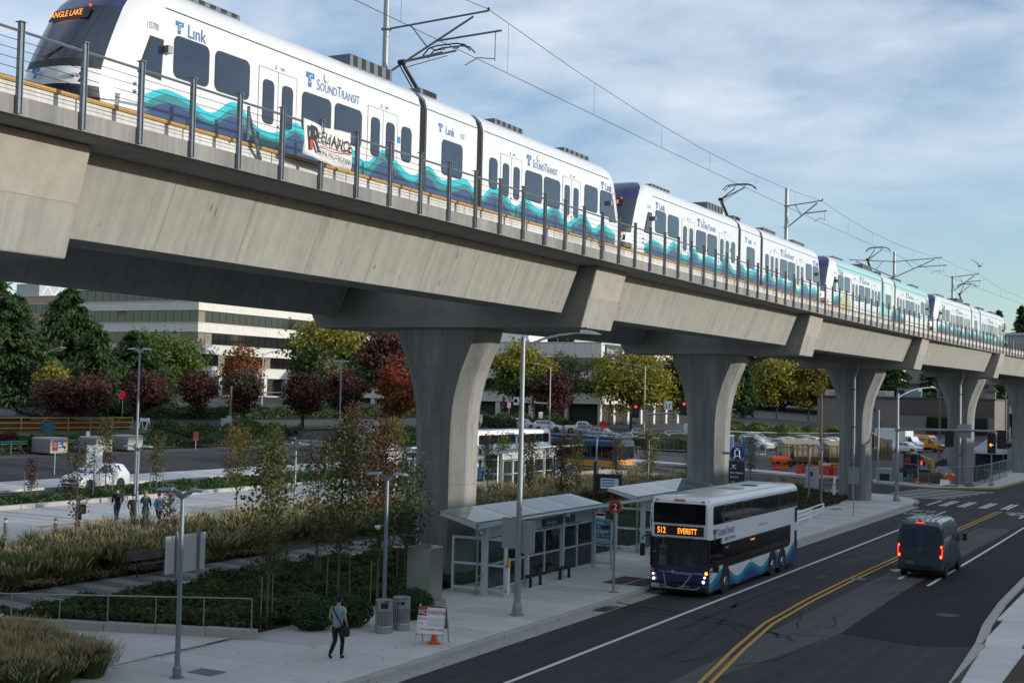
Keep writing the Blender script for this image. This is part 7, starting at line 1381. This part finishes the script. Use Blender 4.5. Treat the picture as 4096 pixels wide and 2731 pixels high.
MB().box(-.5,.5,-.65,.5,2.13,2.19).build('overhead_guard',black,t); MB().box(-.25,.25,-.3,.2,1.1,1.25).box(-.25,.25,-.4,-.3,1.2,1.6).build('seat',black,t); MB().box(-.5,.5,1.0,1.06,.6,1.5).build('load_grille',black,t)
# telehandler
t=thing('telehandler','yellow telehandler with raised boom and brown bucket at the yard edge','telehandler',(-26.0,139.2,.2),R(35)); ye=mat('tele_yellow',(.50,.27,.03),.5)
MB().px([(-2.0,.6),(-2.1,1.2),(.2,1.4),(1.6,1.1),(1.6,.6)],-.9,.9).build('chassis',dark,t,bevel=.05); MB().box(-1.0,-.15,-.9,.8,1.2,2.6).build('cab',glass_d,t)
for (x,y) in ((-1.0,-.9),(-.15,-.9),(-1.0,.8),(-.15,.8)): MB().tube((x,y,1.2),(x,y,2.65),.05,6).build('cab_pillar',black,t)
MB().box(-1.05,-.1,-.95,.85,2.6,2.7).build('cab_roof',black,t)
MB().prism([(.25,2.0,2.45),(.25,2.0,2.85),(.25,-2.6,2.25),(.25,-2.6,1.95)],(.4,0,0)).build('boom',ye,t); MB().prism([(.3,-2.5,2.2),(.3,-2.9,2.0),(.3,-2.9,.6),(.3,-2.6,.7)],(.3,0,0)).build('boom_head',ye,t)
MB().px([(-2.6,.15),(-3.4,.12),(-3.6,.75),(-2.75,1.0)],-1.1,1.2).build('bucket',mat('bucket_brown',(.10,.055,.04),.8),t)
for s in (-1,1):
    for y in (-1.5,1.2): wheel(t,s*1.12,y,.62,.42,s,rim=ye,hub=False)
# drums, cones, barriers
oj=mat('drum_orange',(.46,.06,.018),.6); gd='orange traffic drums in the yard'
for i in range(15):
    x=-37.2+.30*i+random.uniform(-.1,.1); y=136.2+.10*i+random.uniform(-.5,.7); t=thing('traffic_drum','orange and white traffic drum in the row along the yard edge','traffic drum',(x,y,T(x)+.05),0,gd); MB().lathe([(.30,0),(.30,.1),(.24,.12),(.20,1.0),(.16,1.03)],n=10).build('body',oj,t)
    for z in (.35,.68): MB().lathe([(.235-.04*z,z),(.228-.04*z,z+.15)],n=10).build('reflective_band',whitep,t)
    MB().box(-.05,.05,-.02,.02,1.03,1.2).build('handle',oj,t)
def jersey(x,y,rz,m,label):
    t=thing('plastic_barrier',label,'barrier',(x,y,T(x)+.05),rz); MB().px([(-.3,0),(-.3,.2),(-.1,.5),(-.1,.85),(.1,.85),(.1,.5),(.3,.2),(.3,0)],-1.0,1.0).build('body',m,t); MB().box(-.9,.9,-.31,-.29,.08,.14).build('rib',m,t); t.scale=(.85,.8,.7)
jersey(-40.4,140.6,.3,oj,'red orange plastic barrier in front of the forklift'); jersey(-24.9,136.2,.3,oj,'low orange plastic barrier below the telehandler bucket')
t=thing('barrier_board','white and red striped barrier board by the third column','barrier',(-34.1,137.8,T(-34)),.2); MB().box(-1.1,1.1,-.03,.03,1.0,1.35).build('board',whitep,t); MB().box(-.2,1.0,-.036,-.031,1.05,1.3).build('red_stripe',mat('stripe_red',(.45,.08,.06),.6),t)
for x in (-.8,.8): MB().tube((x,0,0),(x,0,1.5),.04,6).build('leg',whitep,t)
t=thing('wrapped_pallet','teal plastic wrapped pallet of blocks by the far kerb','pallet',(-28.6,136.4,T(-28)),.2); MB().box(-.8,.8,-.6,.6,.12,1.35).build('load',mat('wrap_plastic',(.22,.38,.36),.25,c2=(.32,.46,.44),nscale=6),t,bevel=.08); MB().box(-.85,.85,-.6,.6,0,.12).build('pallet_base',wood,t)
# fenced corner
fm_=mat('fence_wire',(.20,.21,.22),.5,.6)
def fence(pts, label, h=1.9, sheet_=None):
    t=thing('wire_fence',label,'fence')
    for (a,b) in zip(pts,pts[1:]):
        za,zb=T(a[0])+.12,T(b[0])+.12; MB().tube((*a,za),(*a,za+h),.035,6).tube((*b,zb),(*b,zb+h),.035,6).tube((*a,za+h),(*b,zb+h),.03,6).tube((*a,za+.1),(*b,zb+.1),.03,6).build('panel_frame',galv,t)
        d=Vector((b[0]-a[0],b[1]-a[1],zb-za)); n=max(4,int(d.length/.16)); mb=MB()
        for k in range(1,n): p=Vector((*a,za))+d*k/n; mb.tube(p+Vector((0,0,.1)),p+Vector((0,0,h)),.006,3,caps=False)
        for k in range(1,9): mb.tube(Vector((*a,za+h*k/9)),Vector((*b,zb+h*k/9)),.005,3,caps=False)
        mb.build('wire_mesh',fm_,t)
    return t
f1=fence([(-31.5,135.6),(-27.6,135.4),(-23.7,133.2),(-21.2,133.9),(-19.9,136.8),(-19.7,141),(-19.6,146),(-19.6,151),(-19.6,157)],'wire fence panels around the construction yard at the far corner')
MB().box(-22.2,-21.4,133.35,133.42,1.1,1.4).build('notice',whitep,f1); fence([(-62,181),(-58.5,186.5),(-55.5,192),(-53.5,198),(-52,205),(-50.5,213),(-48.5,221),(-45,228)],'long wire fence behind the parked white cars',2.1); fence([(-62,158),(-57,161),(-52,164.5),(-50.,167)],'wire fence behind the portable toilets beside the second column',2.2)
tt=thing('canopy_tent','white pop up canopy tent at the edge of the yard','tent',(-23.4,171.,.15)); 
MB().add([(-1.9,-1.9,2.3),(1.9,-1.9,2.3),(1.9,1.9,2.3),(-1.9,1.9,2.3),(0,0,3.9),(-1.9,-1.9,2.0),(1.9,-1.9,2.0),(1.9,1.9,2.0),(-1.9,1.9,2.0)],[(0,1,4),(1,2,4),(2,3,4),(3,0,4),(0,5,6,1),(1,6,7,2),(2,7,8,3),(3,8,5,0)]).build('canopy',mat('tent_white',(.60,.62,.66),.6,transl=.2),tt)
for x in (-1.85,1.85):
    for y in (-1.85,1.85): MB().tube((x,y,0),(x,y,2.3),.03,6).build('leg',galv,tt)
MB().box(-1.85,1.85,1.8,1.84,0,2.0).build('side_sheet',mat('tarp_black',(.02,.022,.03),.7),tt)
def heap(name, label, cat, x, y, s, m, seed):
    rs=np.random.default_rng(seed); bm=bmesh.new(); bmesh.ops.create_icosphere(bm,subdivisions=3,radius=1)
    ph=rs.uniform(0,6,6)
    for v in bm.verts:
        c=v.co; k=1+.16*math.sin(4*c.x+ph[0])*math.sin(5*c.y+ph[1])+.12*math.sin(7*c.z+ph[2]+3*c.x); v.co=Vector((c.x*s[0]*k,c.y*s[1]*k,max(-.05,c.z)*s[2]*k))
    me=bpy.data.meshes.new(name); bm.to_mesh(me); bm.free(); o=obj(name,me,m,None,60,loc=(x,y,T(x)+.13)); return tag(o,label,cat)
heap('covered_pile','grey plastic sheet over a pile behind the fence','pile',-23.5,138.6,(1.5,1.2,1.5),mat('plastic_sheet',(.30,.29,.26),.5,c2=(.36,.35,.32),nscale=2),1); heap('tarp_heap','black tarpaulin heap behind the plastic covered pile','pile',-24.2,143.6,(1.9,1.4,2.1),mat('tarp_black',(.02,.022,.03),.7),2); heap('green_netting','crumpled green netting on the ground inside the fence','netting',-26.0,137.5,(1.3,.8,.5),mat('net_green',(.05,.16,.11),.8),3); heap('green_netting','small green netting scrap on the far sidewalk','netting',-20.2,134.9,(.5,.4,.28),mat('net_green',(.05,.16,.11),.8),4)
t=thing('fallen_sign','toppled orange road works sign on the far sidewalk','sign',(-21.9,132.8,.12),.3); MB().add([(-.55,0,.75),(.1,-.1,1.35),(.75,0,.95),(.1,.1,.4)],[(0,1,2,3)]).build('orange_panel',mat('works_orange',(.72,.11,.03),.5),t); MB().add([(-.75,-.1,.05),(.2,-.1,.3),(.1,.05,.75),(-.65,.05,.7)],[(0,1,2,3)]).build('white_panel',whitep,t); MB().path([(-.6,.1,.05),(.9,-.1,.1),(.3,.2,.9)],.04,5).build('stand',mat('stand_rust',(.25,.12,.10),.7),t)
for i,(x,y,l) in enumerate(((-51.2,163.6,'blue portable toilet next to the second column'),(-53.4,162.2,'pale blue kiosk with a lit front beside the portable toilet'))):
    t=thing('portable_toilet',l,'portable toilet',(x,y,T(x)),R(25)); MB().box(-.65,.65,-.65,.65,0,2.4).build('cabin',mat('toilet_blue',(.05,.13,.24),.6) if i==0 else mat('kiosk_blue',(.12,.26,.36),.5),t,bevel=.05); MB().box(-.45,.45,-.68,-.65,.15,2.1).build('door',mat('toilet_door',(.07,.18,.30),.6),t); MB().box(-.7,.7,-.7,.7,2.4,2.55).build('roof',whitep,t,bevel=.05)
t=thing('recycling_drum','pale grey cylinder bin on the loop platform','litter bin',(-44.9,97.2,T(-44.9)+.27)); MB().lathe([(.5,0),(.5,1.55),(.45,1.62),(.1,1.65)],n=16).build('body',perf,t); MB().lathe([(.51,1.1),(.51,1.2)],n=16).build('band',galv,t)
# seagull
t=thing('seagull','gull with raised wings flying above the last train cars','bird',(-26.,179.85,25.8),R(40)); gm_=mat('gull',(.12,.13,.14),.8)
MB().loft([[(r*math.cos(a),y,.9*r*math.sin(a)) for a in [6.283*k/8 for k in range(8)]] for y,r in ((-.36,.01),(-.28,.05),(-.2,.06),(-.05,.11),(.15,.10),(.32,.04),(.48,.02))]).build('body',gm_,t,smooth=60)
for s in (-1,1):
    MB().add([(s*.05,-.12,.05),(s*.05,.12,.05),(s*.45,.02,.42),(s*.45,-.16,.45),(s*1.0,.10,.72),(s*1.0,-.0,.75),(s*1.35,.22,1.08)],[(0,1,2,3),(3,2,4,5),(5,4,6)]).build('wing',gm_,t)
MB().ball((0,-.38,.02),.055,8).build('head',gm_,t); MB().tube((0,-.42,.01),(0,-.52,-.01),.015,5,.003).build('beak',mat('beak',(.4,.25,.05),.6),t)
# ================================================================ PEOPLE
def skin(name, V, E, Rr, material, parent, root=0, sub=2):
    me=bpy.data.meshes.new(name); me.from_pydata([tuple(v) for v in V],E,[]); o=obj(name,me,material,parent)
    o.modifiers.new('skin','SKIN'); sv=me.skin_vertices[0].data
    for i,r in enumerate(Rr): sv[i].radius=(r,r) if not isinstance(r,tuple) else r
    sv[root].use_root=True; o.modifiers['skin'].use_smooth_shade=True
    s=o.modifiers.new('sub','SUBSURF'); s.levels=sub; s.render_levels=sub; return o
skinm=mat('skin',(.42,.24,.16),.6); skin_d=mat('skin_tan',(.30,.16,.10),.6)
DEF=dict(kr=(.10,.12,.50),ar=(.09,.08,.09),tr=(.10,.24,.03),kl=(-.10,.04,.50),al=(-.09,-.28,.16),tl=(-.09,-.16,.03),er=(.26,-.05,1.16),wr=(.23,.13,.98),el=(-.26,-.05,1.16),wl=(-.23,.13,.98))
def person(label, loc, rz, shirt, pants, hair, pose=None, h=1.78, sleeve=.5, cap=None, skinmat=None, long_hair=False, face=0., shoe=None, group=None, hips=(0,0,.95), mask=False):
    q=dict(DEF); q.update(pose or {}); q={k:Vector(v) for k,v in q.items()}; sk=skinmat or skinm; s=h/1.78
    t=thing('person',label,'person',loc,rz,group); t.scale=(s,s,s)
    P=Vector(hips); o=P-Vector((0,0,.95)); up=lambda x,y,z:Vector((x,y,z))+o
    V=[P,up(0,0,1.14),up(0,.0,1.36),up(0,-.005,1.50),up(0,.01,1.58),up(0,.025,1.66),up(0,.015,1.74)]; E=[(0,1),(1,2),(2,3),(3,4),(4,5),(5,6)]; Rr=[.10,.085,.095,.06,.055,.078,.07]
    def limb(pts, rad, start):
        i=start
        for p,r in zip(pts,rad): V.append(p); Rr.append(r); E.append((i,len(V)-1)); i=len(V)-1
        return i
    for sgn,k in ((1,'r'),(-1,'l')):
        sh=up(.185*sgn,0,1.43); e=q['e'+k]; w=q['w'+k]; i=limb([sh,(sh+e)/2,e,(e+w)/2,w],[.05,.043,.038,.034,.027],2)
        d=(w-e).normalized(); a=Vector((sgn,0,0)); a=(a-d*a.dot(d)).normalized(); n=d.cross(a); fwd=n if n.y>0 else -n
        pm=w+d*.055; ip=limb([pm],[.032],i)
        for f,(off_,ln) in enumerate(((-.024,.075),(-.008,.088),(.008,.085),(.024,.068))):
            b=w+d*.10+fwd*off_; limb([b,b+d*ln*.5-a*sgn*.0-a*.012*sgn,b+d*ln-a*.035*sgn],[.0095,.0085,.007],ip)
        tb=w+d*.04+fwd*.035; limb([tb,tb+d*.035+fwd*.016,tb+d*.062+fwd*.012],[.011,.0095,.008],ip)
        hp=up(.095*sgn,0,.91); kn=q['k'+k]; an=q['a'+k]; to=q['t'+k]; limb([hp,(hp+kn)/2,kn,(kn+an)/2,an,to],[.075,.065,.05,.042,.028,.02],0)
    skin('body',V,E,Rr,sk,t)
    # clothes a little larger than the body
    V2=[up(0,0,.84),up(0,0,1.14),up(0,0,1.36),up(0,-.005,1.475)]; E2=[(0,1),(1,2),(2,3)]; R2=[.155,.145,.155,.085]
    for sgn,k in ((1,'r'),(-1,'l')):
        sh=up(.185*sgn,0,1.435); e=q['e'+k]; w=q['w'+k]; pts=[sh,sh.lerp(e,.55)] if sleeve<=.5 else [sh,sh.lerp(e,.5),e,e.lerp(w,.5),e.lerp(w,.93)]; rad=[.078,.072] if sleeve<=.5 else [.08,.066,.058,.052,.046]
        i=2
        for p,r in zip(pts,rad): V2.append(p); R2.append(r); E2.append((i,len(V2)-1)); i=len(V2)-1
    skin('shirt' if sleeve<=.5 else 'jacket',V2,E2,R2,shirt,t,sub=1)
    V3=[up(0,0,1.0)]; E3=[]; R3=[.14]
    for sgn,k in ((1,'r'),(-1,'l')):
        hp=up(.095*sgn,0,.88); i=0
        for p,r in zip([hp,hp.lerp(q['k'+k],.5),q['k'+k],q['k'+k].lerp(q['a'+k],.5),q['k'+k].lerp(q['a'+k],1.0)],[.105,.09,.07,.066,.058]): V3.append(p); R3.append(r); E3.append((i,len(V3)-1)); i=len(V3)-1
    skin('trousers',V3,E3,R3,pants,t,sub=1)
    for k in 'rl':
        an=q['a'+k]; to=q['t'+k]; hl=an+Vector((0,-.03,-.045)); skin('shoe',[an+Vector((0,0,.03)),hl,an.lerp(to,.5)+Vector((0,0,-.02)),to],[(0,1),(1,2),(2,3)],[.05,.045,.048,.036],shoe or black,t,1,1)
    hc=up(0,.02,1.69); fr=Vector((math.sin(face),math.cos(face),0)); rt=Vector((fr.y,-fr.x,0))
    if cap:
        MB().add([],[]); c=MB(); c.ball(tuple(hc+Vector((0,-.005,.045))),.108,12,(.94,1.05,.78)); c.build('cap',cap,t,smooth=80)
        b=hc+fr*.10+Vector((0,0,.035)); MB().add([tuple(b-rt*.075),tuple(b+rt*.075),tuple(b+rt*.06+fr*.085+Vector((0,0,-.012))),tuple(b-rt*.06+fr*.085+Vector((0,0,-.012)))],[(0,1,2,3)]).build('cap_brim',teal if cap is CAP else cap,t)
        MB().ball(tuple(hc-fr*.035+Vector((0,0,-.015))),.088,10,(1,1,.75)).build('hair',hair,t,smooth=80)
    else:
        m=MB(); m.ball(tuple(hc-fr*.02+Vector((0,0,.03))),.108,12,(1,1.02,.92))
        if long_hair: m.loft([[tuple(hc-fr*.045+rt*(r*math.cos(a))+fr*(.55*r*math.sin(a))+Vector((0,0,z))) for a in [6.283*k/10 for k in range(10)]] for z,r in ((.06,.10),(-.06,.115),(-.2,.12),(-.32,.08))])
        m.build('hair',hair,t,smooth=80)
    f=MB(); f.tube(tuple(hc+fr*.085+Vector((0,0,-.005))),tuple(hc+fr*.115+Vector((0,0,-.03))),.012,6,.016)
    for sg in (-1,1): f.ball(tuple(hc+rt*sg*.092+Vector((0,0,-.01))),.024,6,(.5,.8,1.2))
    f.build('nose_and_ears',sk,t)
    e_=MB()
    for sg in (-1,1): e_.ball(tuple(hc+fr*.088+rt*sg*.033+Vector((0,0,.012))),.011,6)
    e_.build('eyes',black,t); 
    if mask: MB().ball(tuple(hc+fr*.05+Vector((0,0,-.045))),.062,8,(1,1,.8)).build('face_mask',whitep,t)
    else: MB().cbox(tuple(hc+fr*.088+Vector((0,0,-.058))),(.045,.012,.012)).build('mouth',mat('lips',(.28,.10,.08),.6),t)
    return t
def cl(n,c): return mat('cloth_'+n,c,.85,c2=tuple(v*.8 for v in c),nscale=14,namt=.6)
CAP=cl('cap_black',(.012,.013,.02))
tee=cl('pale_blue_tee',(.27,.37,.41)); bkp=cl('black_trousers',(.010,.010,.012)); hairb=cl('dark_hair',(.015,.012,.010)); hairbl=cl('blond_hair',(.28,.17,.08)); jean=cl('jeans',(.04,.075,.14)); bkt=cl('black_top',(.012,.012,.014)); nav=cl('navy_top',(.02,.03,.06)); bluj=cl('blue_jacket',(.02,.09,.17)); gryj=cl('grey_jacket',(.10,.11,.12)); grn=cl('green_skirt',(.03,.07,.06))
man=person('man in a pale blue T-shirt and black cap walking away with a black shoulder bag',(-22.55,32.75,.15),.10,tee,bkp,hairb,pose=dict(wl=(-.20,.10,1.0),wr=(.27,.05,.95),er=(.28,-.08,1.18)),h=1.8,cap=CAP,face=-.5)
bag=MB().box(.16,.42,-.17,.0,.66,.95).build('shoulder_bag',cl('bag',(.014,.014,.016)),man,bevel=.06)
sp=MB()
pth=[(-.13,.05,1.50),(-.12,-.13,1.46),(-.02,-.165,1.34),(.10,-.165,1.18),(.22,-.15,1.0),(.28,-.1,.94)]
for a,b in zip(pth,pth[1:]): a=Vector(a); b=Vector(b); sp.tube(a,b,.022,6)
sp.build('bag_strap',black,man)
walk=lambda f:dict(kr=(.09,.16*f,.50),ar=(.09,.20*f,.09),tr=(.10,.35*f,.04),kl=(-.09,.03*f,.49),al=(-.09,-.22*f,.12),tl=(-.09,-.10*f,.03))
gw='people walking by the bus loop'
person('person in a black shirt, blue jeans and cap striding along the bus lane',(-49.3,51.6,T(-49.3)+.16),R(60),bkt,jean,hairb,walk(1.1),1.80,.9,cap=cl('navy_cap',(.015,.018,.03)),group=gw,shoe=whitep,face=-.4)
person('person all in black with a small bag walking toward the saplings',(-47.4,50.7,T(-47.4)+.16),R(-118),bkt,cl('charcoal',(.03,.03,.035)),hairb,walk(.7),1.66,.9,group=gw,mask=True)
w_=person('long haired person in a navy top holding one hand to the mouth',(-47.5,51.7,T(-47.5)+.16),R(-125),nav,bkp,hairbl,dict(walk(.6),er=(.27,.10,1.20),wr=(.08,.20,1.48)),1.72,.9,long_hair=True,group=gw,mask=True)
skt=MB().lathe([(.16,1.0),(.20,.8),(.24,.62)],n=14); skt.build('jacket_tied_at_waist',grn,w_,smooth=60)
person('person in a blue jacket and dark cap at the edge of the walking group',(-46.9,52.0,T(-46.9)+.16),R(-100),bluj,bkp,hairb,walk(.5),1.66,.9,cap=cl('dark_cap',(.02,.02,.022)),group=gw)
pk_=person('person in a grey jacket with a backpack, seen behind a sparse sapling',(-46.9,46.6,T(-46.9)+.16),R(150),gryj,cl('brown_trousers',(.05,.042,.038)),cl('grey_hair',(.30,.29,.27)),walk(.6),1.76,.9,group=gw)
MB().box(-.16,.16,-.30,-.12,1.02,1.46).build('backpack',bkt,pk_,bevel=.05)
person('person in dark clothes standing behind a sapling on the loop platform',(-50.9,84.2,T(-50.9)+.16),R(170),bkt,bkp,cl('grey_hair',(.30,.29,.27)),walk(.4),1.7,.9)
person('person in a blue jacket standing at the black pickup in the lot',(-74.2,65.0,T(-74.2)+.02),R(-60),cl('bright_blue',(.02,.07,.19)),bkp,hairb,walk(.2),1.74,.9)
person('bus driver in a blue shirt seated at the wheel behind the windshield',(-18.26,52.55,.42),math.pi,cl('driver_blue',(.10,.15,.21)),nav,hairb,dict(kr=(.12,.42,.50),ar=(.12,.52,.10),tr=(.12,.66,.05),kl=(-.12,.42,.50),al=(-.12,.52,.10),tl=(-.12,.66,.05),er=(.27,.16,.90),wr=(.2,.40,1.0),el=(-.27,.16,.90),wl=(-.2,.40,1.0)),1.75,.9,hips=(0,0,.55))
# ================================================================ INVENTED BLOCKS BEYOND THE FRAME, ADDED TO SHADE THE STREET
def shade_block(name, label, x0,x1,y0,y1,h, wall):
    t=thing(name,label,'building'); MB().box(x0,x1,y0,y1,-.1,h).build('wall',wall,t); MB().box(x0-.25,x1+.25,y0-.25,y1+.25,h,h+.35).build('parapet',concrete2,t); return t
m_=shade_block('shade_block_garage','long low concrete shade block in the form of a parking garage, added across the street',26,60,-80,330,10.2,concrete2)  # invented garage, out of view, keeps the low sun off the street
wmesh=None
for k in range(40):
    y=-75+10*k
    for z in (1.2,4.4,7.6): 
        if wmesh is None: wmesh=MB().box(-.02,.05,0,8.4,0,1.5).mesh('opening')
        piece('opening',wmesh,black,m_,(25.97,y,z))
st=shade_block('shade_block_hall','large grey sky blocking mass in the form of a station hall, added at the viaduct end',-44,14,-70,-14,25,mat('shade_hall_wall',(.16,.165,.17),.8))  # invented hall, out of view, cuts sky light on faces turned towards it
wm3=MB().box(0,3.6,-.02,.05,0,4.2).mesh('window')
for k in range(13):
    for z in (2,8,16): piece('window',wm3,glass_d,st,(-42+4.2*k,-13.99,z))
